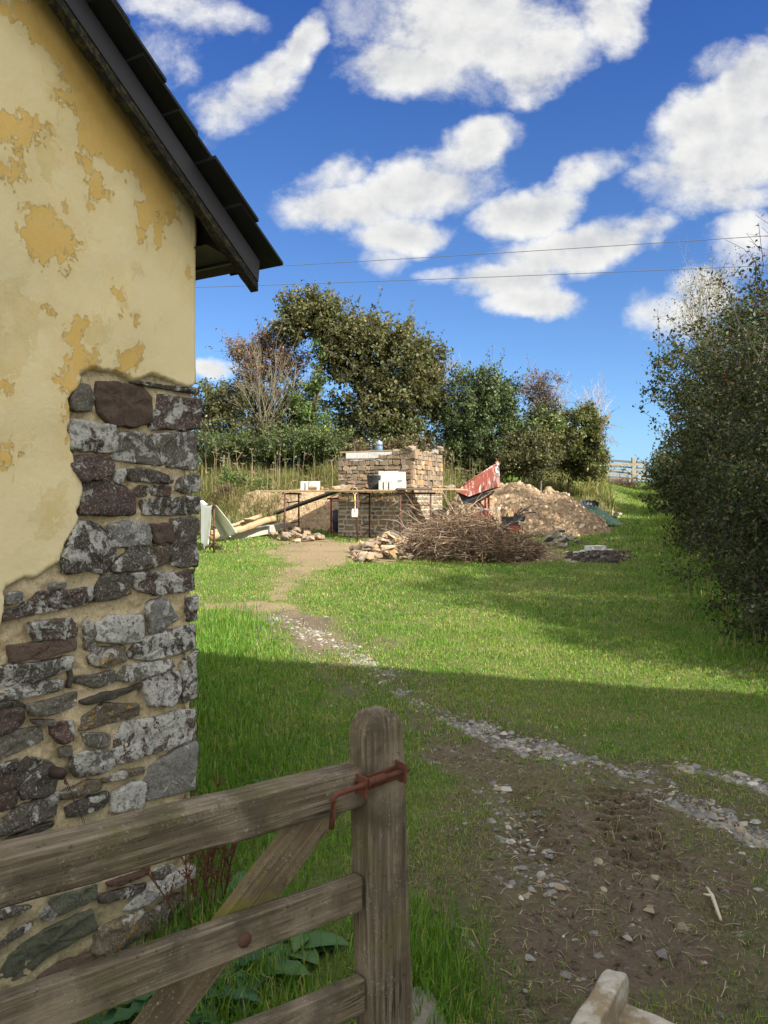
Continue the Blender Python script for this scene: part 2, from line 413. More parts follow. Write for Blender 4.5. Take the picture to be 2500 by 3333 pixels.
def masks(X, Y):
    wob = (fbm(X * 1.3, Y * 1.3, 0, 3, 4) - .5) * 1.3
    wf = (fbm(X * 7, Y * 7, 0, 9, 3) - .5)
    def pm(P, soft=.5, amp=.9): return sstep(sdist_poly(X, Y, P) + wob * amp + wf * .35 * amp, -soft * .5, soft)
    dirt = np.maximum(np.maximum(pm(P_dirt, 1.1, .75) * (.86 + .35*sstep(fbm(X*2.5, Y*2.0, 0, 88, 4), .36, .6)), pm(P_dirt2, .35, .3) * .9), pm(P_dirt3, .9, .9))
    mud = np.maximum(pm(P_mud, .45, .45), pm(P_mud2, .35, .5) * .75)
    patch = sstep(fbm(X * 3.1, Y * 2.6, 0, 21, 4), .50, .66)
    mud = np.clip(mud * (.62 + .6 * patch) , 0, 1)
    near = sstep(9.5 - Y, 0, 3)
    g = sstep(.10 - dist_line(X, Y, L_gravel) + wob * .16 + wf * .10, -.06, .08) * np.clip(sstep(fbm(X*2.2, Y*2.2, 0, 33, 3), .40, .56) + .12, 0, 1) * (.40 + .75*sstep(fbm(X*9, Y*9, 0, 34, 2), .38, .6))
    g = np.maximum(g, .8 * sstep(.13 - dist_line(X, Y, L_gravel2) + wob * .2 + wf*.15, 0, .1))
    g = np.maximum(g, .16 * sstep(.10 - dist_line(X, Y, L_gravel3) + wob * .22 + wf * .2, 0, .1))
    ash = pm(P_ash, .3, .5); ashw = pm(P_ashw, .3, .5)
    lane = pm(P_lane, 1.0, 1.0) * .45 * sstep(fbm(X * 1.5, Y * .8, 0, 5, 3), .42, .62)
    worn = np.clip(sstep(.75 - dist_line(X, Y, L_gravel) + wob * .7, -.2, .6) * .6 + .68 * sstep(X - .05 + wob*1.3, -.2, .6) * sstep(4.8 - Y + wob*1.2, 0, 1.1), 0, .8)
    return dirt, mud, g, ash, ashw, lane, worn
def tread(X, Y):
    d = TR_B - TR_A; L = np.hypot(*d); e = d / L; n = np.array([-e[1], e[0]])
    a = (X - TR_A[0]) * e[0] + (Y - TR_A[1]) * e[1]; b = (X - TR_A[0]) * n[0] + (Y - TR_A[1]) * n[1]
    inside = sstep(a, -.05, .1) * sstep(L + .1 - a, 0, .2)
    lug = np.abs(((a + .25 * np.abs(b)) / .085) % 1 - .5) * 2
    z1 = -.05 * sstep(lug, .35, .75) * sstep(.15 - np.abs(b), 0, .03) * inside
    z2 = -.026 * sstep(np.abs((((a - .02) - .2 * np.abs(b + .42)) / .085) % 1 - .5) * 2, .4, .8) * sstep(.12 - np.abs(b + .42), 0, .03) * inside
    return z1 + z2 + .012 * sstep(.20 - np.abs(b), 0, .05) * sstep(np.abs(b), .13, .17) * inside
def axis(segs):
    o = []
    for a, b, s in segs: o += list(np.arange(a, b, s))
    return np.array(o + [segs[-1][1]])
gx = axis([(-2500,-300,400), (-300,-60,40), (-60,-14,3), (-14,-4,.4), (-4,-1.6,.12), (-1.6,.86,.026), (.86,1.64,.012), (1.64,2.6,.026), (2.6,6,.12), (6,20,.4), (20,60,4), (60,300,40), (300,2500,400)])
gy = axis([(-2500,-300,400), (-300,-40,30), (-40,-4,2), (-4,1.2,.3), (1.2,3.1,.026), (3.1,4.36,.012), (4.36,6.2,.026), (6.2,12,.07), (12,24,.18), (24,50,.5), (50,110,5), (110,400,40), (400,3000,400)])
GX, GY = np.meshgrid(gx, gy)
dirt, mud, grav, ash, ashw, lane, worn = masks(GX, GY)
GZ = zg(GX, GY)
nearw = sstep(14 - GY, 0, 6) * sstep(GY, -3, 1) * sstep(9 - np.abs(GX), 0, 2)
bumpy = (fbm(GX * 5, GY * 5, 0, 41, 4) - .5) * .05 + (fbm(GX * 16, GY * 16, 0, 43, 4) - .5) * .055 * (mud + .2)
GZ = GZ + nearw * (bumpy - .02 * grav - .02 * mud) + tread(GX, GY) + (fbm(GX * .5, GY * .5, 0, 6, 3) - .5) * .12 * sstep(GY, 8, 14) * sstep(60 - GY, 0, 10)
GZ = GZ - .03 * ash + ash * (fbm(GX * 4, GY * 4, 0, 77, 3) - .45) * .25
ny, nx = GX.shape
ii = np.arange(ny * nx).reshape(ny, nx)
gf = np.stack([ii[:-1, :-1].ravel(), ii[:-1, 1:].ravel(), ii[1:, 1:].ravel(), ii[1:, :-1].ravel()], 1)
m, t = new_mat('ground'); p = gpos(t)
A = t.attr('mask').outputs[0]; sp = t.node('ShaderNodeSeparateColor', {0: A})
B = t.attr('mask_b').outputs[0]; sb = t.node('ShaderNodeSeparateColor', {0: B})
n_f = t.noise(p, 60, 6, .65); n_m = t.noise(p, 9, 5, .6); n_l = t.noise(p, .8, 4, .55)
turf = t.mix(n_f, (.050, .062, .016), (.125, .155, .035))
turf = t.mix(t.step(n_l, .45, .68), turf, t.mix(n_f, (.07, .085, .022), (.14, .15, .045)))
def edge(mask, amp=.9, lo=.42, hi=.58): return t.step(t.math('ADD', mask, t.math('MULTIPLY_ADD', t.math('ADD', n_f, n_m), amp * .5, -amp * .5)), lo, hi)
tan = t.mix(n_f, (.13, .092, .052), (.27, .205, .125)); tan = t.mix(t.step(n_m, .45, .65), tan, (.19, .145, .08)); tan = t.mix(t.step(n_l, .5, .66), tan, (.155, .12, .07))
n_q = t.noise(p, 26, 6, .7); mudc = t.mix(n_f, (.055, .040, .026), (.17, .13, .088)); mudc = t.mix(t.step(n_m, .48, .66), mudc, (.125, .096, .066)); mudc = t.mix(t.step(n_q, .47, .36), mudc, (.036, .027, .018)); mudc = t.mix(t.math('MULTIPLY', t.step(n_q, .58, .68), .7), mudc, (.19, .15, .105)); mudc = t.mix(t.math('MULTIPLY', t.step(n_l, .52, .62), .55), mudc, (.065, .05, .034))
vc = t.voro(p, 46, 1); gs = t.node('ShaderNodeSeparateColor', {0: vc})
grc = t.ramp(gs.outputs[0], [(0, (.07, .062, .05)), (.45, (.135, .125, .105)), (.8, (.20, .185, .155)), (1, (.27, .235, .18))])
c = t.mix(edge(sp.outputs[0]), turf, tan)
c = t.mix(t.math('MULTIPLY', edge(sb.outputs[0], 1.1), .75), c, mudc)
c = t.mix(edge(sp.outputs[1]), c, mudc)
c = t.mix(edge(sp.outputs[2], .7), c, grc)
c = t.mix(edge(sb.outputs[2], .9), c, t.mix(n_f, (.33, .32, .30), (.55, .53, .50)))
c = t.mix(edge(sb.outputs[1], .8), c, t.mix(n_f, (.012, .011, .010), (.07, .06, .05)))
h = t.math('ADD', n_f, t.math('MULTIPLY', t.voro(p, 46, 0), t.math('MULTIPLY', sp.outputs[2], -2.0)))
h = t.math('ADD', h, t.math('MULTIPLY', n_q, 1.6)); finish(t, c, .95, h, .9, .02)
ground = np_mesh('ground', np.stack([GX.ravel(), GY.ravel(), GZ.ravel()], 1), [gf], m, smooth=True,
                 cols=np.stack([dirt.ravel(), mud.ravel(), grav.ravel()], 1), cname='mask')
cb_ = np.ones((GX.size, 4), np.float32); cb_[:, 0] = np.maximum(lane, worn).ravel(); cb_[:, 1] = ash.ravel(); cb_[:, 2] = ashw.ravel()
a = ground.data.color_attributes.new('mask_b', 'FLOAT_COLOR', 'POINT'); a.data.foreach_set('color', cb_.ravel())
tag(ground, 'worn grass field rising up a lane with a gravelly muddy track', 'ground', kind='structure')
def gz_at(X, Y):   # interpolated height of the built sheet
    ix = np.clip(np.searchsorted(gx, X) - 1, 0, nx - 2); iy = np.clip(np.searchsorted(gy, Y) - 1, 0, ny - 2)
    fx = (X - gx[ix]) / (gx[ix+1] - gx[ix]); fy = (Y - gy[iy]) / (gy[iy+1] - gy[iy])
    return (GZ[iy, ix] * (1-fx) + GZ[iy, ix+1] * fx) * (1-fy) + (GZ[iy+1, ix] * (1-fx) + GZ[iy+1, ix+1] * fx) * fy

# ------------------------------------------------------------------ grass
def blades(name, X, Y, h, wd, cols, rng, label, lean=.5, cat='grass', mat=None, z0=None, kind='stuff', curl=1.0):
    n = len(X); z = gz_at(X, Y) if z0 is None else z0
    az = rng.uniform(0, 2 * np.pi, n); fz = az + rng.normal(0, .5, n) + np.pi / 2
    ln = np.abs(rng.normal(0, lean, n)) * h
    dx, dy = np.cos(az) * ln, np.sin(az) * ln
    wx, wy = np.cos(fz) * wd * .5, np.sin(fz) * wd * .5
    V = np.empty((n, 5, 3), np.float32)
    V[:, 0] = np.stack([X - wx, Y - wy, z - .008], 1); V[:, 1] = np.stack([X + wx, Y + wy, z - .008], 1)
    V[:, 2] = np.stack([X - wx * .75 + dx * .35, Y - wy * .75 + dy * .35, z + h * .6], 1)
    V[:, 3] = np.stack([X + wx * .75 + dx * .35, Y + wy * .75 + dy * .35, z + h * .6], 1)
    V[:, 4] = np.stack([X + dx, Y + dy, z + h * np.clip(1 - .35 * (ln / h) ** 2 * curl, .25, 1)], 1)
    b = np.arange(n)[:, None] * 5
    c = np.repeat(cols[:, None, :], 5, 1); 
    o = np_mesh(name, V.reshape(-1, 3), [b + np.array([[0, 1, 3, 2]]), b + np.array([[2, 3, 4]])], mat or M['grass'], cols=c.reshape(-1, 3))
    return tag(o, label, cat, kind=kind)
def pick_cols(n, rng, pal, wts):
    pal = np.array(pal); i = rng.choice(len(pal), n, p=np.array(wts) / sum(wts))
    return pal[i] * rng.uniform(.75, 1.25, (n, 1))
GPAL = [(.066,.155,.019), (.110,.225,.027), (.172,.275,.042), (.26,.27,.08), (.33,.29,.15)]
def outside_house(X, Y):
    e = np.array([-.52, -.854]); nn = np.array([.854, -.52])
    dx, dy = X + .708, Y - 2.9
    tt = dx * e[0] + dy * e[1]; oo = dx * nn[0] + dy * nn[1]
    return ~((tt > -.02) & (tt < 4.6) & (oo < .02) & (oo > -6.2))
def lawn(name, y0, y1, xr, dens, hh, ww, seed, label):
    rng = np.random.default_rng(seed)
    n = int(dens * (y1 - y0) * (xr[1] - xr[0]))
    X = rng.uniform(xr[0], xr[1], n); Y = rng.uniform(y0, y1, n)
    k = (np.abs(X) < Y * .56 + .7) & outside_house(X, Y)
    X, Y = X[k], Y[k]
    d, mu, g, a, aw, la, wo = masks(X, Y)
    clump = fbm(X * 4, Y * 4, 0, 51, 3)
    bare = np.clip(d * 1.0 + mu * 1.05 + g * 1.1 + a * 1.3 + aw * .9 + la * .35 + wo * .45, 0, 1)
    keep = rng.random(len(X)) < np.clip((1 - bare) ** 1.6 * (.45 + .9 * sstep(clump, .3, .6)) + .22 * sstep(clump, .50, .66) * (g < .3), 0, 1)
    X, Y, bare, clump = X[keep], Y[keep], bare[keep], clump[keep]
    big = fbm(X * .55, Y * .55, 0, 61, 4); mid = fbm(X * 2.3, Y * 2.3, 0, 63, 3)
    # lusher on the left by the house and at the edges, shorter and drier near the track
    lush = np.clip(sstep(-.1 - X, -.2, .9) * sstep(9 - Y, 0, 3) + sstep(big, .45, .62) * .5 + sstep(X - (.30 * Y + 1.0), -1.4, .2) * sstep(Y, 6, 8) * .8, 0, 1)
    n = len(X)
    h = hh * rng.uniform(.45, 1.35, n) * (.62 + .42 * lush) * (1 - .45 * bare)
    wd = ww * rng.uniform(.7, 1.4, n)
    c0 = pick_cols(n, rng, GPAL, [3, 4, 2.2, .5, .25]); c1 = pick_cols(n, rng, GPAL, [.8, 2, 2.6, 2.2, 1.5])
    f = np.clip(sstep(mid, .42, .68) * .8 + sstep(fbm(X * .9 + 7, Y * .7, 0, 67, 4), .48, .66) * .45 + bare * .9 - lush * .45, 0, 1)[:, None]
    sel = rng.random((n, 1)) < f
    return blades(name, X, Y, h, wd, np.where(sel, c1, c0), rng, label, .95)
lawn('lawn_grass', 1.35, 4.2, (-2.2, 3.0), 9500, .034, .0033, 1, 'short uneven grass around the gate and muddy track')
lawn('lawn_grass', 4.2, 8.5, (-4, 5.2), 4600, .040, .0054, 2, 'green turf in shade across the gravel track')
lawn('lawn_grass', 8.5, 15, (-7, 8.8), 1400, .05, .010, 3, 'sunlit lawn in front of the brush pile')
lawn('lawn_grass', 15, 43, (-12, 19), 240, .075, .024, 4, 'grass of the lane rising to the far gate')
# tall grass beside the house corner, below the gate and along the foot of the hedge
rng = np.random.default_rng(8)
def strip(name, pts, wdt, n, hh, ww, pal, wts, label, lean=.5):
    P = np.array(pts, float); seg = np.hypot(*(P[1:] - P[:-1]).T); cum = np.concatenate([[0], np.cumsum(seg)])
    q = rng.uniform(0, cum[-1], n); i = np.clip(np.searchsorted(cum, q) - 1, 0, len(seg) - 1); f = (q - cum[i]) / seg[i]
    X = P[i, 0] + (P[i+1, 0] - P[i, 0]) * f + rng.normal(0, wdt, n); Y = P[i, 1] + (P[i+1, 1] - P[i, 1]) * f + rng.normal(0, wdt, n)
    k = outside_house(X, Y); X, Y = X[k], Y[k]; n = len(X)
    cl = fbm(X * 3, Y * 3, 0, 14, 3)
    return blades(name, X, Y, hh * rng.uniform(.4, 1.4, n) * (.5 + cl), ww * rng.uniform(.7, 1.3, n), pick_cols(n, rng, pal, wts), rng, label, lean)
strip('tall_grass', [(-.66,2.9),(-.5,2.5),(-.35,2.0),(-.3,1.5)], .13, 7000, .08, .0048, GPAL, [4,4,1.5,.7,.5], 'long green grass at the corner of the house behind the gate')
strip('tall_grass', [(.12,1.75),(.16,2.2),(.1,2.8)], .10, 3500, .07, .0045, GPAL, [4,4,1.5,.5,.3], 'long grass beside the gate head')
strip('tall_grass', [(-.7,3.1),(-.9,4),(-1.6,6),(-1.9,9)], .35, 15000, .075, .0065, GPAL, [4,4,1.5,.3,.2], 'lush grass along the back of the house corner')
hedgeX = lambda Y: 4.15 + .304 * (np.asarray(Y, float) - 8.4)
hy = np.linspace(6.8, 40, 30)
strip('verge_grass', list(zip(hedgeX(hy) + .15, hy)), .30, 20000, .17, .012, GPAL, [3,3,2.5,2,1.6], 'long rough grass along the foot of the right hedge')
# loose gravel
def gravel(name, n, seed, smin, smax, label, test):
    rng = np.random.default_rng(seed)
    X = rng.uniform(-2, 3, n * 40); Y = rng.uniform(2.1, 9.5, n * 40)
    k = rng.random(len(X)) < test(X, Y); X, Y = X[k][:n], Y[k][:n]; n = len(X)
    s = rng.uniform(smin, smax, n) * rng.choice([1, 1, 1, 1, 1, 1, 1, 1.6, 1.6, 2.4], n)
    base = np.array([(1,0,0),(.3,.9,0),(-.8,.6,.05),(-.85,-.5,0),(.2,-1,0),(.35,-.3,.62),(-.35,.25,.66)])
    V = base[None] * s[:, None, None] * np.array([1, .75, .6]) * rng.uniform(.75, 1.25, (n, 7, 3))
    a = rng.uniform(0, 6.28, n); ca, sa = np.cos(a)[:, None], np.sin(a)[:, None]
    Vx = V[..., 0] * ca - V[..., 1] * sa + X[:, None]; Vy = V[..., 0] * sa + V[..., 1] * ca + Y[:, None]
    Vz = V[..., 2] + (gz_at(X, Y) - s * .08)[:, None]
    b = np.arange(n)[:, None] * 7
    tri = [(0,1,5),(1,6,5),(1,2,6),(2,3,6),(3,5,6),(3,4,5),(4,0,5)]
    c = pick_cols(n, rng, [(.095,.093,.09),(.155,.15,.14),(.22,.21,.19),(.22,.18,.125),(.32,.295,.25)], [3,4,2,2,.5])
    o = np_mesh(name, np.stack([Vx, Vy, Vz], 2).reshape(-1, 3), [np.concatenate([b + np.array([q]) for q in tri])], M['stone'], cols=np.repeat(c, 7, 0))
    return tag(o, label, 'gravel', kind='stuff')
gravel('gravel', 7000, 5, .005, .017, 'grey stone chippings along the worn track', lambda X, Y: masks(X, Y)[2])
gravel('gravel', 800, 6, .006, .016, 'scattered pebbles pressed into the mud', lambda X, Y: masks(X, Y)[1] * .05 + masks(X, Y)[6] * .12)
# dead straw and clippings lying on the mud
def litter(name, n, seed, label):
    rng = np.random.default_rng(seed); X = rng.uniform(-.2, 2.6, n*3); Y = rng.uniform(1.9, 5, n*3)
    mk = masks(X, Y); k = rng.random(n*3) < np.clip(mk[1] + mk[6], 0, 1) * .8 + .05; X, Y = X[k][:n], Y[k][:n]; n = len(X)
    L = rng.uniform(.012, .06, n); a = rng.uniform(0, 6.28, n); wd = rng.uniform(.0008, .0018, n)
    dx, dy = np.cos(a) * L / 2, np.sin(a) * L / 2; wx, wy = -np.sin(a) * wd, np.cos(a) * wd
    z0 = gz_at(X - dx, Y - dy) + .006; z1 = gz_at(X + dx, Y + dy) + .006 + rng.uniform(0, .008, n); zm = np.maximum(z0, z1) + .001
    V = np.stack([np.stack([X-dx-wx, Y-dy-wy, z0],1), np.stack([X-dx+wx, Y-dy+wy, z0+.001],1), np.stack([X+wx+wy, Y+wy-wx, zm],1), np.stack([X-wx+wy, Y-wy-wx, zm],1),
                  np.stack([X+dx+wx, Y+dy+wy, z1],1), np.stack([X+dx-wx, Y+dy-wy, z1],1)], 1)
    b = np.arange(n)[:, None] * 6
    c = pick_cols(n, rng, [(.30,.25,.14),(.20,.17,.09),(.10,.13,.04),(.40,.35,.23)], [3,3,2,1])
    o = np_mesh(name, V.reshape(-1,3), [b + np.array([[0,1,2,3]]), b + np.array([[3,2,4,5]])], M['grass'], cols=np.repeat(c, 6, 0))
    return tag(o, label, 'straw', kind='stuff')
litter('grass_litter', 3800, 12, 'dead grass stalks strewn over the mud')
# clods in the mud and burnt patch are part of the ground sheet; ash lumps
def lumps(name, n, poly, seed, smin, smax, pal, wts, label, cat, grow=0.):
    rng = np.random.default_rng(seed); P = np.asarray(poly); lo, hi = P.min(0), P.max(0)
    X = rng.uniform(lo[0], hi[0], n*6); Y = rng.uniform(lo[1], hi[1], n*6)
    k = sdist_poly(X, Y, P) > -grow; X, Y = X[k][:n], Y[k][:n]; n = len(X)
    s = rng.uniform(smin, smax, n); base = np.array([(1,0,-.6),(.3,.9,-.6),(-.8,.6,-.5),(-.85,-.5,-.6),(.2,-1,-.6),(.45,-.4,.5),(-.5,.35,.55)])
    V = base[None] * s[:, None, None] * rng.uniform(.6, 1.3, (n, 7, 3)); a = rng.uniform(0, 6.28, n); ca, sa = np.cos(a)[:, None], np.sin(a)[:, None]
    Vx = V[..., 0]*ca - V[..., 1]*sa + X[:, None]; Vy = V[..., 0]*sa + V[..., 1]*ca + Y[:, None]; Vz = V[..., 2] + (gz_at(X, Y) - s * .1)[:, None]
    b = np.arange(n)[:, None] * 7; tri = [(0,1,5),(1,6,5),(1,2,6),(2,3,6),(3,5,6),(3,4,5),(4,0,5)]
    c = pick_cols(n, rng, pal, wts)
    return tag(np_mesh(name, np.stack([Vx,Vy,Vz],2).reshape(-1,3), [np.concatenate([b + np.array([q]) for q in tri])], M['stone'], cols=np.repeat(c,7,0)), label, cat, kind='stuff')
lumps('ash', 700, P_ash, 31, .02, .09, [(.018,.015,.013),(.06,.045,.033),(.12,.11,.10)], [3,3,.5], 'burnt charcoal and ash of an old bonfire on the grass', 'ash')
lumps('soil_crumbs', 900, P_dirt3, 32, .02, .06, [(.22,.155,.09),(.33,.25,.16),(.15,.10,.06)], [2,2,1], 'loose earth and chips on the bare ground by the hut', 'soil')
lumps('soil_crumbs', 1400, P_mud, 33, .003, .012, [(.10,.075,.05),(.13,.10,.07),(.075,.055,.037)], [2,2,1], 'crumbs of dark soil on the muddy track', 'soil')

# ================================================================== HOUSE
HC = np.array([-.708, 2.9]); HE = np.array([-.52, -.854]); HE /= np.hypot(*HE); HN = np.array([.854, -.52]); HN /= np.hypot(*HN)
def wpx(x, y, off=0.):                         # photograph point -> (t along the gable, z) on the plane off in front of the wall
    a, b = (x - CX) / F, -(y - HY) / F
    Y = ((HC @ HN) + off) / (a * HN[0] + HN[1]); P = np.array([a * Y, Y])
    return (P - HC) @ HE, EYE + b * Y
def W(t_, z, off=0.):
    p = HC + HE * t_ + HN * off; return (float(p[0]), float(p[1]), float(z))
Z5 = lambda pts: [(x * .52006, 1150 + y * .52006) for x, y in pts]
Z3 = lambda pts: [(x * .46698, 2300 + y * .46698) for x, y in pts]
Z6 = lambda pts: [(x * .57264, y * .57264) for x, y in pts]
def wpoly(pts, off=0.): return np.array([wpx(x, y, off) for x, y in pts])
EW = 2.15                                       # half width of the gable
pk = wpx(200, 0); PITCH = math.atan2(pk[1] - wpx(655, 690)[1], pk[0]); Z_EAVE = wpx(655, 690)[1]
TP = math.tan(PITCH)
# stones of the gable corner: (outline in zoomed pixels, zoom, base colour, lichen amount)
ST = [
(5,[(440,330),(455,250),(485,205),(540,215),(572,290),(555,355),(470,350)],'g',.25),(5,[(605,290),(625,190),(720,190),(800,205),(880,215),(925,280),(915,430),(840,452),(700,440),(640,385)],'b',.05),
(5,[(840,180),(900,180),(1010,200),(1235,220),(1230,255),(1030,225),(850,195)],'d',.4),(5,[(940,430),(1000,270),(1120,285),(1215,295),(1238,440),(1210,470),(960,470)],'p',.45),
(5,[(445,420),(580,440),(690,460),(705,570),(690,615),(560,605),(445,595)],'p',.72),(5,[(725,520),(830,495),(960,510),(1110,495),(1225,510),(1230,640),(1210,725),(1060,705),(900,690),(720,660)],'g',.5),
(5,[(445,650),(540,640),(650,645),(680,700),(660,760),(600,780),(520,795),(455,730)],'p',.35),(5,[(705,735),(770,730),(775,760),(740,810),(705,800)],'l',.7),
(5,[(795,730),(900,725),(970,745),(1045,775),(1040,810),(900,800),(830,795)],'d',.35),(5,[(1115,800),(1200,760),(1245,780),(1240,860),(1150,870),(1115,850)],'d',.5),
(5,[(515,880),(545,810),(650,805),(760,840),(820,890),(815,1000),(700,1010),(510,1000)],'p',.3),(5,[(850,860),(880,830),(1040,830),(1035,890),(870,890)],'p',.45),
(5,[(900,920),(1020,905),(1240,900),(1245,1000),(1040,1010),(920,1005)],'d',.5),(5,[(400,1280),(430,1160),(500,1060),(600,1080),(680,1140),(705,1250),(640,1380),(560,1350),(400,1365)],'d',.5),
(5,[(690,1080),(760,1060),(910,1065),(935,1140),(920,1190),(720,1205)],'l',.5),(5,[(955,1080),(1040,1075),(1060,1110),(1055,1175),(970,1180)],'p',.15),
(5,[(1075,1050),(1220,1035),(1235,1200),(1230,1320),(1130,1330),(1080,1310)],'d',.42),(5,[(710,1330),(800,1220),(900,1205),(960,1260),(950,1340),(860,1350),(720,1360)],'d',.42),
(5,[(965,1220),(1050,1215),(1040,1310),(970,1330)],'b',.3),(5,[(600,1490),(640,1400),(740,1390),(800,1410),(790,1500),(690,1530),(600,1545)],'d',.35),
(5,[(835,1380),(900,1370),(1080,1375),(1245,1350),(1250,1470),(1120,1490),(960,1510),(860,1470)],'p',.55),(5,[(20,1610),(150,1580),(260,1490),(400,1490),(545,1465),(545,1560),(430,1590),(200,1630),(25,1670)],'p',.45),
(5,[(35,1530),(60,1495),(130,1490),(125,1555),(40,1560)],'l',.5),(5,[(315,1440),(400,1435),(400,1462),(315,1470)],'l',.4),
(5,[(195,1690),(300,1680),(420,1665),(455,1700),(450,1770),(330,1780),(220,1790)],'b',.5),(5,[(80,1830),(200,1820),(310,1795),(440,1785),(440,1850),(300,1890),(85,1930)],'b',.12),
(5,[(530,1700),(575,1695),(590,1840),(530,1840)],'g',.5),(5,[(600,1700),(700,1650),(860,1640),(875,1720),(865,1790),(760,1810),(605,1790)],'l',.8),
(5,[(920,1600),(950,1550),(1030,1545),(1085,1660),(1000,1720),(940,1750)],'l',.45),(5,[(1165,1550),(1240,1520),(1245,1650),(1170,1665)],'d',.5),
(5,[(820,1860),(900,1790),(1040,1740),(1235,1700),(1240,1830),(1100,1880),(930,1910),(825,1900)],'d',.6),(5,[(570,1900),(620,1850),(760,1840),(770,1920),(640,1960),(580,1940)],'o',.45),
(5,[(0,1960),(200,1940),(410,1900),(410,1970),(230,2040),(0,2080)],'d',.5),(5,[(415,2080),(420,1970),(440,1970),(445,2040),(430,2090)],'d',0),
(5,[(0,2130),(120,2070),(340,2045),(370,2060),(350,2110),(180,2150),(0,2165)],'g',.55),(5,[(470,2020),(600,2010),(690,1990),(680,2060),(600,2085),(480,2060)],'g',.35),
(5,[(735,2010),(800,1960),(930,1930),(1050,1920),(1060,1960),(980,2000),(850,2050),(740,2040)],'g',.5),(5,[(890,2090),(940,2012),(1040,1990),(1110,2005),(1115,2100),(1050,2200),(930,2190)],'p',.75),
(5,[(1135,1940),(1230,1870),(1250,2000),(1235,2150),(1140,2170)],'d',.6),(5,[(520,2170),(650,2120),(780,2100),(850,2070),(840,2095),(700,2150),(560,2190)],'d',.05),
(5,[(0,2190),(60,2175),(140,2200),(100,2260),(0,2270)],'d',.3),(5,[(190,2200),(330,2165),(460,2125),(465,2200),(350,2250),(200,2260)],'g',.4),
(3,[(0,30),(140,10),(140,110),(60,160),(0,180)],'p',.25),(3,[(220,90),(350,90),(355,130),(240,120)],'g',.3),(3,[(360,120),(490,110),(485,220),(420,235),(365,190)],'r',.35),
(3,[(570,160),(600,60),(720,-20),(940,-10),(930,60),(800,100),(660,140)],'o',.3),(3,[(0,190),(250,150),(270,230),(120,300),(0,350)],'g',.3),
(3,[(580,190),(690,180),(740,200),(740,265),(610,275)],'g',.4),(3,[(790,330),(830,200),(900,100),(1040,90),(1260,30),(1270,230),(1150,290),(960,350),(830,385)],'p',.66),
(3,[(1280,40),(1380,20),(1380,170),(1360,200),(1285,240)],'b',.5),(3,[(420,290),(490,270),(485,330),(425,345)],'g',.2),(3,[(510,350),(600,310),(740,310),(770,400),(740,440),(560,490),(515,440)],'g',.5),
(3,[(110,440),(200,360),(300,390),(380,420),(370,510),(340,590),(150,630),(100,540)],'d',.3),(3,[(0,460),(70,455),(90,560),(105,660),(0,720)],'p',.3),(3,[(0,410),(95,370),(90,410),(0,450)],'d',.4),
(3,[(1000,560),(1060,420),(1200,310),(1340,260),(1370,330),(1365,560),(1200,600),(1050,640)],'l',.3),(3,[(780,730),(800,600),(940,525),(990,540),(975,690),(880,720)],'w',.95),
(3,[(720,500),(840,450),(990,425),(980,460),(860,490),(750,520)],'o',.4),(3,[(420,600),(600,520),(690,520),(670,580),(520,620),(440,640)],'o',.35),
(3,[(480,690),(600,640),(730,600),(740,640),(700,700),(560,750),(480,755)],'d',.4),(3,[(0,820),(120,710),(260,650),(370,690),(360,750),(200,830),(0,890)],'d',.4),
(3,[(300,640),(380,590),(390,640),(320,690)],'l',.5),(3,[(80,910),(200,850),(330,810),(335,840),(200,890)],'d',.1),(3,[(370,1420),(380,1330),(660,1250),(650,1340),(520,1400),(420,1430)],'m',.2),
(3,[(700,1310),(780,1290),(900,1255),(990,1230),(980,1270),(850,1330),(720,1360)],'d',.3),(3,[(760,1220),(990,1140),(980,1170),(850,1230),(770,1240)],'r',.05),
(3,[(880,1390),(960,1300),(1080,1210),(1310,1110),(1310,1180),(1150,1280),(1010,1370),(900,1410)],'w',.8),(3,[(1070,1150),(1150,1110),(1200,1110),(1160,1180),(1080,1200)],'g',.4),
(3,[(10,1870),(100,1720),(250,1600),(420,1510),(600,1430),(620,1550),(480,1640),(330,1740),(200,1850),(60,1900)],'m',.04),(3,[(0,1640),(80,1580),(200,1510),(190,1550),(80,1620),(0,1670)],'d',.4),
(3,[(260,1470),(330,1400),(375,1440),(350,1475)],'l',.5),(3,[(290,1880),(400,1790),(620,1720),(625,1800),(480,1880),(340,1930)],'b',.1),(3,[(80,2000),(200,1930),(280,1900),(280,1950),(180,2000)],'g',.4),
(3,[(650,1700),(700,1560),(830,1480),(980,1420),(1030,1460),(1040,1550),(900,1640),(760,1720)],'o',.4),(3,[(1060,1440),(1150,1360),(1240,1310),(1290,1380),(1180,1500),(1080,1560)],'o',.4),
(3,[(740,1770),(850,1700),(960,1690),(930,1740),(800,1800)],'g',.3),(3,[(1280,1370),(1400,1260),(1410,1350),(1300,1440)],'l',.5),(3,[(0,1425),(60,1405),(190,1385),(60,1450),(0,1470)],'d',.4),
(3,[(660,2060),(800,1930),(960,1850),(1000,1900),(850,2010),(700,2120)],'g',.4),(3,[(1010,1700),(1120,1600),(1260,1500),(1290,1590),(1150,1720),(1030,1800)],'o',.3),(3,[(1300,1600),(1400,1480),(1410,1640),(1320,1720)],'d',.4),
(3,[(1050,1860),(1250,1740),(1400,1690),(1400,1800),(1200,1920),(1070,1960)],'g',.3),(3,[(640,2200),(900,2060),(1000,2000),(1010,2100),(800,2220),(660,2280)],'m',.2)]
SCOL = {'g':(.13,.118,.092),'b':(.105,.073,.053),'d':(.075,.063,.05),'p':(.082,.054,.044),'l':(.21,.205,.185),'r':(.105,.06,.048),'o':(.125,.105,.07),'w':(.33,.315,.305),'m':(.095,.10,.068)}
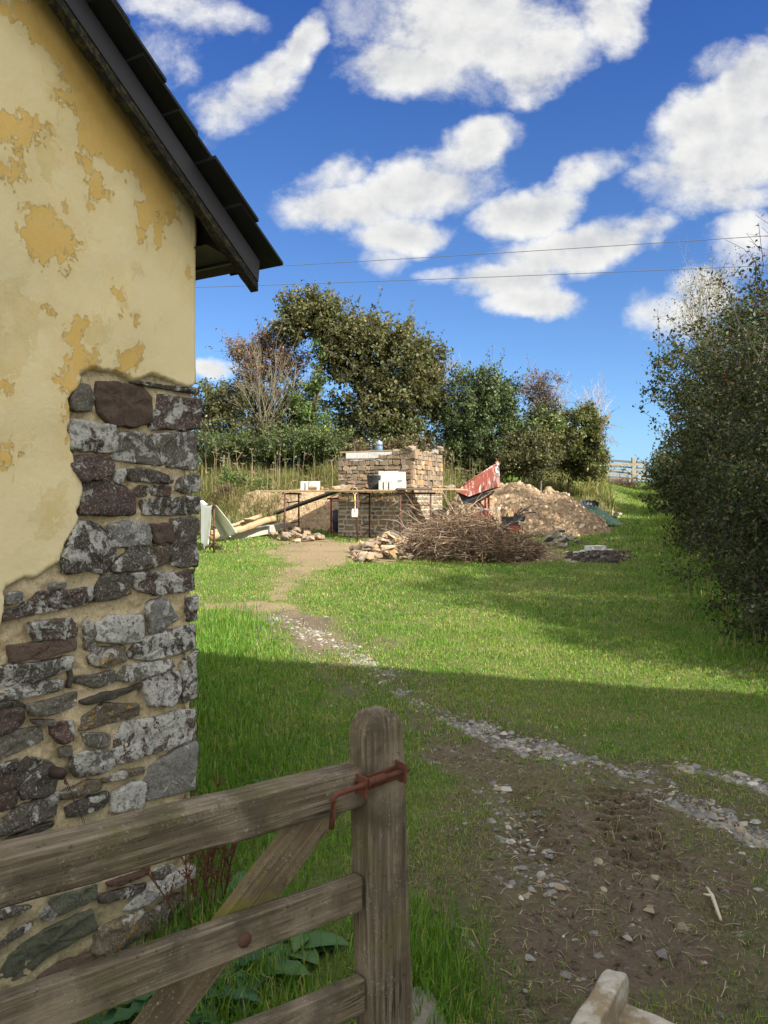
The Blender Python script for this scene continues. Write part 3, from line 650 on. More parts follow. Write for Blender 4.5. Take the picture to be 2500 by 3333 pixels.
SCL = {5: Z5, 3: Z3}
stones = [(wpoly(SCL[k](pl)), SCOL[c], l, c) for k, pl, c, l in ST]
# carry the rubble on to the left, beyond the photograph
rng = np.random.default_rng(77)
zz = .02
while zz < 1.55:
    hh = rng.uniform(.07, .14); tt_ = .86 + rng.uniform(0, .1)
    while tt_ < 1.9:
        ww = rng.uniform(.10, .3)
        q = np.array([(tt_, zz), (tt_ + ww*.5, zz - .005), (tt_ + ww, zz), (tt_ + ww + .01, zz + hh*.5), (tt_ + ww, zz + hh), (tt_ + ww*.5, zz + hh + .006), (tt_, zz + hh), (tt_ - .008, zz + hh*.5)])
        q += rng.normal(0, .008, q.shape)
        stones.append((q, list(SCOL.values())[rng.integers(0, 7)], rng.uniform(.1, .6), 'x')); tt_ += ww + .03
    zz += hh + .03
# render (plaster) outline
REN = wpoly([(655,1262),(560,1243),(437,1236),(300,1210),(252,1212),(229,1320),(229,1455),(258,1560),(260,1690),(218,1760),(200,1840),(62,1893),(10,1930),(-10,2164),(-200,2250),(-700,2250),(-1500,-800),(-300,-1500),(655,690)])
OCH = [Z6([(0,0),(250,0),(300,90),(420,270),(560,390),(700,600),(830,850),(910,930),(980,1080),(990,1240),(930,1230),(880,1250),(840,1300),(790,1360),(770,1280),(780,1050),(740,980),(640,990),(560,900),(430,850),(400,850),(430,760),(380,620),(340,620),(300,560),(370,500),(330,420),(260,380),(230,300),(160,230),(100,150),(0,80)]),
 Z6([(440,880),(530,970),(570,1020),(595,1120),(570,1110),(520,1115),(480,1050)]), Z6([(-300,600),(0,660),(60,690),(90,630),(160,700),(220,690),(310,840),(240,790),(150,840),(60,870),(40,820),(-300,780)]),
 Z6([(-200,960),(90,950),(140,1030),(70,1050),(-200,1040)]), Z6([(70,1330),(130,1210),(240,1190),(250,1150),(290,1190),(310,1260),(400,1300),(400,1400),(330,1530),(300,1450),(220,1530),(170,1470),(120,1380)]),
 Z6([(610,1650),(640,1635),(680,1665),(650,1690),(620,1690)]), Z6([(670,1775),(720,1780),(745,1830),(705,1805)]), Z6([(375,1830),(400,1800),(500,1840),(440,1890),(465,1980),(440,2120),(330,2120),(400,2000),(370,1940)]),
 Z6([(630,2070),(740,1980),(780,2030),(760,2080),(700,2130),(650,2120)]), Z6([(470,2030),(530,2010),(575,2060),(540,2110),(470,2110)]), Z6([(1045,1550),(1065,1560),(1065,1610),(1045,1600)]), Z6([(250,1740),(275,1760),(265,1780)]),
 Z6([(860,1290),(900,1270),(915,1340),(890,1400),(865,1380)]), Z6([(470,1160),(500,1170),(505,1210),(480,1215)]), Z6([(325,1200),(360,1205),(355,1225),(330,1220)]),
 Z5([(400,40),(460,0),(480,200),(430,400),(425,580),(395,560),(390,350),(370,180)]), Z5([(690,130),(720,20),(850,0),(860,40),(770,100),(760,140)]), Z5([(0,180),(50,190),(30,230),(0,240)]), Z5([(-100,560),(70,600),(40,710),(-100,660)]), Z5([(900,140),(935,145),(930,160),(900,160)])]
PALE = [Z6([(-100,1560),(40,1600),(100,1610),(130,1650),(200,1720),(210,1860),(180,1990),(60,2150),(-100,2150)]), Z6([(470,1380),(480,1260),(520,1290),(510,1370)]), Z6([(500,1790),(545,1770),(605,1880),(560,2000),(460,1980),(440,1890)]),
 Z6([(610,1690),(700,1700),(740,1780),(660,1780)]), Z6([(160,700),(300,720),(290,1100),(180,1020)]), Z6([(720,1530),(800,1500),(790,1570),(730,1580)]), Z5([(120,550),(180,540),(190,600),(140,610)]), Z5([(210,900),(400,800),(410,1000),(300,1180),(210,1160)]), Z5([(-50,580),(60,590),(20,700),(-50,700)]), Z6([(230,480),(360,470),(350,560),(280,590)])]
def uni(polys, T, Z):
    s = np.full(T.shape, -9.)
    for p_ in polys: s = np.maximum(s, sdist_poly(T, Z, wpoly(p_)))
    return s
house = empty('stone_house', W(0, 0))
tag(house, 'old stone house with peeling yellow and cream render above lichened rubble at its corner', 'house')
ta = np.concatenate([np.arange(0, 1.16, .0065), np.arange(1.16, 1.9, .03), np.arange(1.95, 2*EW + .01, .2)])
za = np.concatenate([[-.3], np.arange(-.05, 3.6, .0065), np.arange(3.6, Z_EAVE + EW * TP + .1, .08)])
TT, ZZ = np.meshgrid(ta, za)
top = Z_EAVE + np.minimum(TT, 2*EW - TT) * TP
inz = ZZ > top; ZZc = np.minimum(ZZ, top)
ren = sdist_poly(TT, ZZc, REN) + (fbm(TT*14, ZZc*14, 0, 5, 4) - .5) * .05
och = uni(OCH, TT, ZZc); pal = uni(PALE, TT, ZZc)
rough_n = (fbm(TT*6, ZZc*6, 0, 7, 4) - .5) * .010 + (fbm(TT*1.6, ZZc*1.6, 0, 8, 3) - .5) * .05 * np.clip(TT*3, 0, 1)
lump = (fbm(TT*30, ZZc*30, 0, 9, 5, .62) - .5) * .024 + (fbm(TT*9, ZZc*9, 0, 19, 3) - .5) * .022
rm = sstep(ren, -.004, .010)
OFF = rm * (.014 + rough_n) + (1 - rm) * (-.006 + lump)
# rounded corner and lower batter
OFF = OFF - .022 * np.clip(1 - TT / .025, 0, 1) ** 2
Tb = TT + np.where(TT < .05, (1 - rm) * .007 + .014 * np.clip((1.9 - ZZc) / 1.9, 0, 1) * 1, 0) + np.where(TT < .01, (fbm(ZZc*5, ZZc*0, 0, 12, 3) - .5) * .02, 0)
P3 = np.stack([HC[0] + HE[0]*Tb + HN[0]*OFF, HC[1] + HE[1]*Tb + HN[1]*OFF, ZZc], 2).reshape(-1, 3)
nyy, nxx = TT.shape; ii = np.arange(nyy*nxx).reshape(nyy, nxx)
wf_ = np.stack([ii[:-1,:-1].ravel(), ii[:-1,1:].ravel(), ii[1:,1:].ravel(), ii[1:,:-1].ravel()], 1)
keep = ~(inz[:-1,:-1] & inz[:-1,1:] & inz[1:,1:] & inz[1:,:-1]).ravel()
m, t = new_mat('render_and_mortar'); p = opos(t)
n1_ = t.noise(p, 18, 7, .68); n2_ = t.noise(p, 55, 5, .65); n3_ = t.noise(p, 3.2, 5, .6); n4_ = t.noise(t.mapping(p, scale=(1,1,.22)), 26, 4, .6)
fo = t.math('ADD', t.attr('ochre').outputs[2], t.math('MULTIPLY_ADD', t.math('ADD', n1_, t.math('MULTIPLY', n2_, .35)),   .20, -.135))
fo = t.math('ADD', fo, t.math('MULTIPLY_ADD', t.noise(t.mapping(p, scale=(1,1,.45)), 48, 4, .7), .07, -.035))
fp = t.math('ADD', t.attr('pale').outputs[2], t.math('MULTIPLY_ADD', n1_, .22, -.11))
cream = t.mix(n3_, (.63,.53,.295), (.69,.60,.37)); cream = t.mix(t.step(n4_, .62, .80), cream, (.50,.40,.19))
yel = t.mix(n3_, (.56,.35,.085), (.64,.42,.12)); yel = t.mix(t.step(n2_, .6, .8), yel, (.46,.29,.07))
ply = t.mix(t.step(n1_, .4, .6), (.56,.43,.19), (.60,.50,.27))
c = t.mix(t.math('MULTIPLY', t.step(fp, -.004, .006), .75), cream, ply)
c = t.mix(t.math('MULTIPLY', t.step(fo, -.005, .005), t.math('MULTIPLY_ADD', t.step(n1_, .35, .6), .18, .82)), c, yel)
c = t.mix(t.math('MULTIPLY', t.step(t.math('ADD', fo, t.math('MULTIPLY_ADD', n3_, .3, -.15)), -.10, .02), .35), c, (.60,.44,.17))
edge_l = t.math('MULTIPLY', t.step(fo, -.012, -.001), t.math('SUBTRACT', 1, t.step(fo, -.001, .003)))
c = t.mix(t.math('MULTIPLY', edge_l, .22), c, (.40,.29,.10))
crk = t.math('MULTIPLY', t.step(t.noise(t.mapping(p, scale=(1,1,.12)), 15, 6, .7), .69, .73), .5)
c = t.mix(crk, c, (.30,.25,.16))
dk = t.math('MULTIPLY', t.step(t.attr('dirt').outputs[2], .2, 1.0), t.math('MULTIPLY_ADD', n1_, .8, .25))  # mould and crease shade mixed into the render colour along the rake
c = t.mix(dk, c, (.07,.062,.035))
mor = t.mix(n2_, (.30,.24,.14), (.58,.485,.31)); n5_ = t.noise(p, 140, 4, .7); mor = t.mix(t.step(n1_, .52, .66), mor, (.33,.27,.165)); mor = t.mix(t.step(n5_, .56, .68), mor, (.56,.50,.36)); mor = t.mix(t.step(n5_, .44, .34), mor, (.19,.155,.09)); mor = t.mix(t.math('MULTIPLY', t.step(n3_, .54, .72), .7), mor, (.25,.225,.14))
mor = t.mix(t.math('MULTIPLY', t.attr('damp').outputs[2], t.math('MULTIPLY_ADD', n1_, .8, .2)), mor, (.115,.11,.055))
c = t.mix(t.step(t.attr('render').outputs[2], .35, .65), mor, c)
finish(t, c, .92, t.math('ADD', t.math('ADD', n2_, t.math('MULTIPLY', n1_, t.math('SUBTRACT', 1.0, t.attr('render').outputs[2]))), t.math('MULTIPLY', t.step(fo, -.004, .004), -1.6)), .7, .0034)
dirt_shade = np.clip(1 - (top - ZZc) / .05, 0, 1) * (TT < 4)            # mould stain and painted crease shade where the barge board meets the wall
damp = np.clip(1 - ZZc / .75, 0, 1)
gable = np_mesh('gable_wall', P3, [wf_[keep]], m, house, smooth=True, fattr={'ochre': och.ravel(), 'pale': pal.ravel(), 'render': rm.ravel(), 'dirt': dirt_shade.ravel(), 'damp': damp.ravel()})
# stonework
SVt, SF, SCc, SL, SO = [], [], [], [], []
rng = np.random.default_rng(5); nb = 0
for si, (P, colr, lich, kc) in enumerate(stones):
    n = len(P); Q = []
    for i in range(n):
        a_, b_ = P[i], P[(i+1) % n]; L = np.hypot(*(b_ - a_)); k = max(2, int(L / .011))
        for q in range(k):
            f = q / k; Q.append(a_ + (b_ - a_) * f)
    Q = np.array(Q); Q = Q.mean(0) + (Q - Q.mean(0)) * (1.0 + .0055 / max(.02, np.abs(Q - Q.mean(0)).mean())); N = len(Q)
    for _ in range(1): Q = Q * .72 + (np.roll(Q, 1, 0) + np.roll(Q, -1, 0)) * .14
    cen = Q.mean(0)
    nz = (fbm(Q[:,0]*38 + si, Q[:,1]*38, si, 3, 3) - .5) * .016
    d = Q - cen; ln = np.hypot(d[:,0], d[:,1])[:, None]; Q = Q + d / ln * nz[:, None]
    rad = ln.mean(); prot = rng.uniform(.012, .021); tilt = rng.normal(0, .07, 2)
    rings = [(1.04, -.3), (1.02, .45), (.985, .9), (.93, 1.0), (.74, 1.03), (.48, 1.05), (.22, 1.05)]
    V = []
    for sc_, pr in rings:
        q = cen + (Q - cen) * sc_
        o_ = prot * pr + ((fbm(q[:,0]*42, q[:,1]*42, si*3.1, 13, 4) - .5) * .018 + (fbm(q[:,0]*13, q[:,1]*13, si*1.7, 14, 2) - .5) * .022 + (q - cen) @ tilt * .8) * min(1, max(pr, 0) * 1.0)
        # step of split faces
        o_ = o_ - (fbm(q[:,0]*9, q[:,1]*30, si*5., 15, 2) > .56) * .0045 * max(pr, 0)
        V.append(np.stack([q[:,0], q[:,1], o_], 1))
    V.append(np.array([[cen[0], cen[1], prot * 1.1]]))
    V = np.concatenate(V); 
    tt2 = np.maximum(V[:,0], .003 + .012 * np.clip((1.9 - V[:,1]) / 1.9, 0, 1) * (V[:,0] < .05))
    X3 = np.stack([HC[0] + HE[0]*tt2 + HN[0]*V[:,2], HC[1] + HE[1]*tt2 + HN[1]*V[:,2], V[:,1]], 1)
    base = nb; nr = len(rings)
    for r_ in range(nr - 1):
        i0 = base + r_*N + np.arange(N); i1 = base + r_*N + (np.arange(N)+1) % N
        SF.append(np.stack([i0, i1, i1 + N, i0 + N], 1))
    i0 = base + (nr-1)*N + np.arange(N); i1 = base + (nr-1)*N + (np.arange(N)+1) % N; ce = np.full(N, base + nr*N)
    SF.append(('t', np.stack([i0, i1, ce], 1)))
    SVt.append(X3); nb += len(X3)
    cc = np.array(colr) * rng.uniform(.85, 1.15); SCc.append(np.repeat(cc[None], len(X3), 0)); SL.append(np.full(len(X3), lich)); SO.append(np.full(len(X3), .8 if kc == 'o' else rng.choice([0, .1, .4])))
quads = np.concatenate([f for f in SF if not isinstance(f, tuple)]); tris = np.concatenate([f[1] for f in SF if isinstance(f, tuple)])
m, t = new_mat('lichened_stone'); p = opos(t)
a1 = t.noise(p, 55, 7, .7); a2 = t.noise(p, 17, 6, .62, .6); a3 = t.noise(p, 170, 4, .7); a4 = t.noise(p, 30, 6, .65)
f = t.math('MULTIPLY_ADD', a1, 1.5, .25)
c = t.vmath('MULTIPLY', t.attr('col').outputs[0], t.node('ShaderNodeCombineXYZ', {0: f, 1: f, 2: f}).outputs[0])
c = t.mix(t.step(a4, .56, .72), c, t.mix(a1, (.05,.048,.042), (.15,.14,.12)))
th = t.math('MULTIPLY_ADD', t.attr('lichen').outputs[2], -.36, .685)
lf = t.math('ADD', t.math('MULTIPLY', a2, .74), t.math('ADD', t.math('MULTIPLY', a1, .20), t.math('MULTIPLY', a3, .06)))
lm = t.step(t.math('SUBTRACT', lf, th), -.008, .012)
lc = t.mix(a3, (.30,.295,.265), (.62,.61,.56)); lc = t.mix(t.step(a1, .50, .62), lc, (.15,.148,.135))
c = t.mix(t.math('MULTIPLY', lm, .92), c, lc)
sp_ = t.voro(p, 75, 0); spn = t.step(t.math('ADD', sp_, t.math('MULTIPLY_ADD', a1, .5, -.1)), .30, .26)
c = t.mix(t.math('MULTIPLY', spn, t.math('MULTIPLY', t.step(t.attr('lichen').outputs[2], .05, .4), .8)), c, (.42,.43,.41))
fs_p = t.step(t.noise(p, 130, 3, .62), .53, .63)
c = t.mix(t.math('MULTIPLY', fs_p, t.math('MULTIPLY', t.step(t.attr('lichen').outputs[2], .0, .5), .55)), c, (.33,.33,.31))
c = t.mix(t.math('MULTIPLY', t.step(t.noise(p, 95, 4, .65), .55, .66), .5), c, (.035,.031,.028))
om = t.math('MULTIPLY', t.step(t.noise(p, 24, 6, .65), t.math('MULTIPLY_ADD', t.attr('orange').outputs[2], -.16, .72), t.math('MULTIPLY_ADD', t.attr('orange').outputs[2], -.16, .75)), t.step(t.attr('orange').outputs[2], .02, .15))
c = t.mix(t.math('MULTIPLY', om, .85), c, t.mix(a1, (.28,.15,.02), (.45,.27,.05)))
finish(t, c, .93, t.math('ADD', t.math('ADD', a1, t.math('MULTIPLY', a3, .5)), t.math('MULTIPLY', lm, .5)), 1.0, .009)
np_mesh('stonework', np.concatenate(SVt), [quads, tris], m, house, cols=np.concatenate(SCc), smooth=True, fattr={'lichen': np.concatenate(SL), 'orange': np.concatenate(SO)})
# body of the house behind the gable
DEP = 6.0
hb = MB(); g1, g2 = (2*EW, 0)
for (t0, t1) in (((.03), (.03)), ((2*EW), (2*EW))):
    hb.add([W(t0, -.3, -.01), W(t0, -.3, -DEP), W(t0, Z_EAVE, -DEP), W(t0, Z_EAVE, -.01)], [(0,1,2,3)])
hb.add([W(0.03,-.3,-DEP), W(2*EW,-.3,-DEP), W(2*EW,Z_EAVE,-DEP), W(EW,Z_EAVE+EW*TP,-DEP), W(0.03,Z_EAVE,-DEP)], [(0,1,2,3,4)])
M['render_plain'] = m_plain('cream_render', (.56,.48,.29), .92, 12, .2, .3, .004, 0, (.50,.33,.09), .52, .56, 2.5)
hb.build('side_wall', M['render_plain'], house)
# roof: boards, slates, barge boards
M['barge'] = m_plain('black_painted_board', (.012,.010,.0125), .55, 14, .35, .12, .002, 0, (.009,.008,.009), .5, .7, 4, spec=.35)
M['slate'] = m_plain('mossy_slate', (.013,.013,.014), .75, 22, .45, .6, .006, 0, (.014,.016,.007), .50, .62, 9)
M['moss_edge'] = m_plain('mossy_trim', (.015,.013,.011), .95, 90, .6, .9, .006, 0, (.045,.042,.012), .50, .58, 45)
OB = .13                                        # barge board stands this far off the wall
e0, e1 = wpx(845, 948, OB), wpx(189, 0, OB)
BS = (e1[1] - e0[1]) / (e1[0] - e0[0])          # slope of the barge board
t_in = e0[0]
vt = wpx(850, 850, OB)                          # top of the board's end
BH = vt[1] - e0[1] - .0
s0, s1 = wpx(913, 833, OB + .05), wpx(384, 0, OB + .05)
SS = (s1[1] - s0[1]) / (s1[0] - s0[0])
print('house', PITCH*57.3, 'barge slope', math.degrees(math.atan(BS)), math.degrees(math.atan(SS)), 'tip', e0, vt, s0, 'eave', Z_EAVE)
tm = EW
def zb(t_): return e0[1] + (t_ - e0[0]) * BS     # underside of the barge board
def zs(t_): return s0[1] + (t_ - s0[0]) * SS     # top of the slates at the verge
bb = MB()
bb.prism([W(e0[0]+.0, zb(e0[0]) + .035, OB - .035), W(tm, zb(tm) + .035, OB - .035), W(tm, zb(tm) + BH, OB - .035), W(vt[0], vt[1], OB - .035)], [HN[0]*.03, HN[1]*.03, 0])
bb.build('bargeboard', M['barge'], house, bevel=.002)
bt = MB(); 
k_ = 80; rr = random.Random(4)
lo_ = [W(e0[0] + (tm - e0[0])*i/k_, zb(e0[0] + (tm - e0[0])*i/k_) - rr.uniform(-.003, .006), OB - .045) for i in range(k_ + 1)]
hi_ = [W(e0[0] + (tm - e0[0])*i/k_, zb(e0[0] + (tm - e0[0])*i/k_) + .031, OB - .045) for i in range(k_ + 1)]
vs_ = []; 
for a_, b_ in zip(lo_, hi_): vs_ += [Vector(a_), Vector(b_)]
nv = len(vs_); ext = Vector((HN[0]*.038, HN[1]*.038, 0)); vs2 = vs_ + [q + ext for q in vs_]
fs_ = []
for i in range(k_):
    a_ = 2*i; fs_ += [(a_, a_+1, a_+3, a_+2), (nv+a_, nv+a_+2, nv+a_+3, nv+a_+1), (a_, a_+2, nv+a_+2, nv+a_), (a_+1, nv+a_+1, nv+a_+3, a_+3)]
fs_ += [(0, nv, nv+1, 1)]
bt.add(vs2, fs_); bt.build('barge_trim', M['moss_edge'], house)
# roof deck underside (rafters and felt) and slates
rd = MB(); th = .03
for side in (0, 1):
    mir = (lambda t_: t_) if side == 0 else (lambda t_: 2*EW - t_)
    ta_, tb_ = s0[0] + .05, EW
    zu = lambda t_: zs(t_) - .085
    rd.add([W(mir(ta_), zu(ta_), OB - .036), W(mir(tb_), zu(tb_), OB - .036), W(mir(tb_), zu(tb_), -DEP - .1), W(mir(ta_), zu(ta_), -DEP - .1),
            W(mir(ta_), zu(ta_) + th, OB - .036), W(mir(tb_), zu(tb_) + th, OB - .036), W(mir(tb_), zu(tb_) + th, -DEP - .1), W(mir(ta_), zu(ta_) + th, -DEP - .1)],
           [(0,1,2,3),(4,7,6,5),(0,4,5,1),(3,2,6,7),(0,3,7,4)])
rd.build('roof_boarding', M['dark_board'], house)
fb = MB(); te, zfb = wpx(770, 859, OB - .05)
fb.prism([W(te, zfb, OB - .047), W(te + .02, zfb, OB - .047), W(te + .02, zs(te) - .09, OB - .047), W(te, zs(te) - .09, OB - .047)], [-HN[0]*(DEP + .1), -HN[1]*(DEP + .1), 0])
fb.build('fascia', M['barge'], house)
so = MB(); zso = wpx(653, 899, 0)[1]
so.add([W(te+.02, zfb + .012, OB - .05), W(.03, zfb + .03, OB - .05), W(.03, zfb + .03, -DEP), W(te+.02, zfb + .012, -DEP)], [(0,1,2,3)])
so.build('soffit', M['dark_board'], house)
sl_ = MB(); rr = random.Random(9)
L_ = EW - s0[0]; ncou = 16
for side in (0, 1):
    mir = (lambda t_: t_) if side == 0 else (lambda t_: 2*EW - t_)
    for ci in range(ncou):
        ta_ = s0[0] + L_ * ci / ncou - .01; tb_ = min(ta_ + L_ / ncou * 1.55, EW + .0)
        o_ = OB + .05 + rr.uniform(-.012, .012)
        while o_ > -DEP - .1:
            ww = rr.uniform(.24, .36); j = rr.uniform(-.012, .012); lift = rr.uniform(0, .006)
            z0, z1 = zs(ta_ + j) - .0 + lift, zs(tb_) - .012
            pts = []
            for (tq, zq) in ((ta_ + j, z0 - .012), (tb_, z1 - .012), (tb_, z1), (ta_ + j, z0)):
                pts.append(W(mir(tq), zq - .012, o_))
            sl_.prism(pts, [-HN[0]*(ww - .004), -HN[1]*(ww - .004), 0]); o_ -= ww
ro = sl_.build('roof_slates', M['slate'], house, noise=.004, nscale=9)
# iron pipe end built into the wall with twisted wire hanging from it
M['pipe'] = m_plain('brown_iron', (.045,.030,.027), .7, 60, .3, .4, .002, .2)
pp = wpx(170, 2510); pe = MB()
pe.tube([W(pp[0]+.02, pp[1]+.008, -.02), W(pp[0], pp[1], .045), W(pp[0]-.004, pp[1]-.004, .055)], [.017, .018, .014], 14)
ip = pe.build('iron_pipe_end', M['pipe'], house, smooth=True)
wi = MB(); a_ = W(pp[0]-.01, pp[1]-.022, .05); b_ = wpx(246, 2680); b_ = W(b_[0], b_[1], .05)
for k in range(2):
    wi.tube([Vector(a_).lerp(Vector(b_), q/8) + Vector((.003*math.sin(q*1.1+k*3), 0, .002*math.cos(q+k))) for q in range(9)], .0011, 5)
wi.tube([Vector(a_) + Vector((.004*math.cos(q*1.9), .004*math.sin(q*1.9), .006 - q*.0016)) for q in range(12)], .0016, 5)
tag(wi.build('twisted_wire', M['rust']), 'thin twisted rusty wire hanging from the iron pipe end on the stone wall', 'wire')

# ================================================================== FIELD GATE IN FRONT
PG = Vector((0, 1.5, 0)); GA = math.atan2(-.615, -.788)
gxv = Vector((-.788, -.615, 0)).normalized(); gnv = Vector((.615, -.788, 0)).normalized()
def gpx(x, y, off=0.):
    a, b = (x - CX) / F, -(y - HY) / F
    Y = (PG.dot(gnv) + off) / (a * gnv.x + gnv.y); P = Vector((a * Y, Y, 0))
    return ((P - PG).dot(gxv), EYE + b * Y)
woodA = ((.050,.040,.029), (.125,.102,.072), (.225,.19,.145))
M['gate_rail'] = m_wood('weathered_rail', *woodA, axis='X', green=.7, gcol=(.085,.082,.028))
M['gate_style'] = m_wood('weathered_style', *woodA, axis='Z', green=.7, gcol=(.095,.09,.03))
M['gate_brace'] = m_wood('weathered_brace', (.07,.05,.033), (.15,.115,.078), (.22,.18,.13), axis='X', rot=R(-40), green=.75, gcol=(.13,.125,.022))
gate = empty('timber_gate', PG, GA)
tag(gate, 'weathered grey timber field gate standing open in the foreground, with a rusty spring bolt', 'gate')
def gbar(name, tl, tr, br, bl, thk, mat, y0=0., bevel=.006, seed=1, noise=.0022, ext=None):
    """front face corners in gate coordinates (s, z); thickness runs back from y0"""
    mb = MB(); n = 26
    vs = []
    for i in range(n + 1):
        f = i / n
        tp = (tl[0] + (tr[0]-tl[0])*f, tl[1] + (tr[1]-tl[1])*f); bt_ = (bl[0] + (br[0]-bl[0])*f, bl[1] + (br[1]-bl[1])*f)
        vs += [(tp[0], y0, tp[1]), (bt_[0], y0, bt_[1]), (bt_[0], y0 - thk, bt_[1]), (tp[0], y0 - thk, tp[1])]
    fs = []
    for i in range(n):
        a_ = 4*i
        for k in range(4): fs.append((a_+k, a_+(k+1) % 4, a_+4+(k+1) % 4, a_+4+k))
    fs += [(3,2,1,0), (4*n, 4*n+1, 4*n+2, 4*n+3)]
    mb.add(vs, fs)
    return mb.build(name, mat, gate, bevel=bevel, world=False, noise=noise, nscale=11, seed=seed, seg=3)
def ext_line(p, q, s): f = (s - p[0]) / (q[0] - p[0]); return (s, p[1] + (q[1] - p[1]) * f)
SE = 2.3
a0, a1 = gpx(1150, 2508), gpx(0, 2788); b0, b1 = gpx(1150, 2632), gpx(0, 2963)
sR = gpx(1203, 2600)[0]
gbar('top_rail', ext_line(a0, a1, SE), ext_line(a0, a1, sR), ext_line(b0, b1, sR), ext_line(b0, b1, SE), .062, M['gate_rail'], .006, .010, 1, .004)
a0, a1 = gpx(1182, 2857), gpx(0, 3262); b0, b1 = gpx(1182, 2965), gpx(238, 3333); s2 = gpx(1184, 2900)[0]
gbar('rail', ext_line(a0, a1, SE), ext_line(a0, a1, s2), ext_line(b0, b1, s2), ext_line(b0, b1, SE), .028, M['gate_rail'], 0, .005, 2, .003)
mid0, mid1 = ext_line(a0, a1, s2), ext_line(a0, a1, SE)
a0, a1 = gpx(1190, 3190), gpx(837, 3333); b0 = gpx(1194, 3300); s3 = gpx(1192, 3250)[0]
sl3 = (a1[1]-a0[1])/(a1[0]-a0[0])
gbar('rail', (SE, a0[1] + sl3*(SE-a0[0])), (s3, a0[1]), (s3, b0[1]), (SE, b0[1] + sl3*(SE-a0[0])), .028, M['gate_rail'], 0, .005, 3, .003)
for dz in (.20, .39):
    gbar('rail', (SE, a0[1] - dz + sl3*(SE-a0[0])), (s3, a0[1] - dz), (s3, b0[1] - dz), (SE, b0[1] - dz + sl3*(SE-a0[0])), .028, M['gate_rail'], 0, .005, 4, .003)
# brace behind the rails, from the top rail at the head down toward the hinge
q1, q2 = gpx(1015, 2664, -.03), gpx(598, 3192, -.03); r1 = gpx(1160, 2637, -.03)
up = (Vector(q1) - Vector(q2)).normalized()
r2b = gpx(700, 3225, -.03)
L1 = Vector(q2) - up * .55; L2 = Vector(r2b) - up * .60
brc = gbar('brace', (L1.x, L1.y), (q1[0], q1[1] + .03), (r1[0], r1[1] + .03), (L2.x, L2.y), .026, M['gate_brace'], -.030, .004, 5, .002)
# head style with rounded top, leaning a little
sx0, sx1 = gpx(1195, 2500, .012)[0], gpx(1313, 2400, .012)[0]; ztop = gpx(1250, 2318, .012)[1]
bx0, bx1 = gpx(1216, 3333, .012)[0], gpx(1344, 3333, .012)[0]; zbot = gpx(1280, 3333, .012)[1]
lean = lambda z: (ztop - z) / (ztop - zbot)
prof = [(1.0, 0), (1.0, .02), (1.0, .2), (1.0, .35), (1.0, .5), (1.0, .7), (1.0, .85), (1, .955)]
mb = MB(); vs_ = []; zl = []
zlow = .06
hts = [zlow + (ztop - .045 - zlow) * k / 34 for k in range(35)] + [ztop - .045 + .045 * math.sin(a_) for a_ in (R(18), R(36), R(54), R(70), R(82))]
for z in hts:
    f = lean(z); l_ = sx0 + (bx0 - sx0) * max(0, f - .12) / .88 if f > .12 else sx0; r_ = sx1 + (bx1 - sx1) * f
    c_ = (l_ + r_) / 2; hw = abs(l_ - r_) / 2
    if z > ztop - .045:
        q = (z - ztop + .045) / .045; k = math.sqrt(max(0, 1 - q*q)); hw *= .22 + .78 * k
        dp = .030 * (.55 + .45*k)
    else: dp = .030
    yc = .012 - .030
    vs_ += [(c_ - hw, yc + dp, z), (c_ + hw, yc + dp, z), (c_ + hw, yc - dp, z), (c_ - hw, yc - dp, z)]
fs_ = []; n = len(hts)
for i in range(n - 1):
    for k in range(4): fs_.append((4*i+k, 4*i+(k+1) % 4, 4*i+4+(k+1) % 4, 4*i+4+k))
fs_ += [(3,2,1,0), (4*n-4, 4*n-3, 4*n-2, 4*n-1)]
mb.add(vs_, fs_); mb.build('head_style', M['gate_style'], gate, bevel=.007, world=False, noise=.0022, nscale=9, seed=8, seg=2)
hs_ = MB(); hs_.box((SE + .04, -.02, .66), (.09, .07, 1.28)); hs_.build('hinge_style', M['gate_style'], gate, bevel=.006, world=False)
# spring bolt
LO = .012
def G3(x, y, off): 
    s_, z_ = gpx(x, y, off); return Vector((s_, off, z_))
M['latch'] = m_plain('rusty_latch', (.115,.045,.028), .85, 70, .35, .5, .0012, .25, (.075,.028,.018), .5, .62, 40)
lt = MB()
pa, pb = G3(1155, 2562, LO + .004), G3(1312, 2506, LO + .004)
lt.bar(pa, pb, .005, .028, up=(0, 0, 1)); 
bk = MB()
plate = lt.build('latch_plate', M['latch'], gate, bevel=.002, world=False)
for (x, y) in ((1182, 2558), (1309, 2512)):
    c_ = G3(x, y, LO + .022); 
    bk = MB(); bk.box(c_ + Vector((0, -.004, -.001)), (.005, .034, .038)); bk.build('latch_bracket', M['latch'], gate, bevel=.002, world=False)
bo = MB(); yb = LO + .028
P1, P2 = G3(1090, 2588, yb), G3(1330, 2503, yb); hd = G3(1078, 2698, yb)
ax = (P2 - P1).normalized()
bo.tube([hd, hd.lerp(P1, .82), P1 + Vector((.008, 0, -.010)) - ax*.0, P1 + ax*.006, P1 + ax*.03, P2], .0050, 12)
bolt = bo.build('bolt_rod', M['latch'], gate, smooth=True, world=False)
sg = MB(); c0 = G3(1196, 2549, yb); c1 = G3(1252, 2530, yb); side = Vector((0, 1, 0)); upv = ax.cross(side)
sg.tube([c0.lerp(c1, k/120) + (side*math.cos(k*.72) + upv*math.sin(k*.72))*.0072 for k in range(121)], .0016, 5)
sg.build('spring', M['latch'], gate, smooth=True, world=False)
bh = MB(); b0_ = G3(796, 3060, .002)
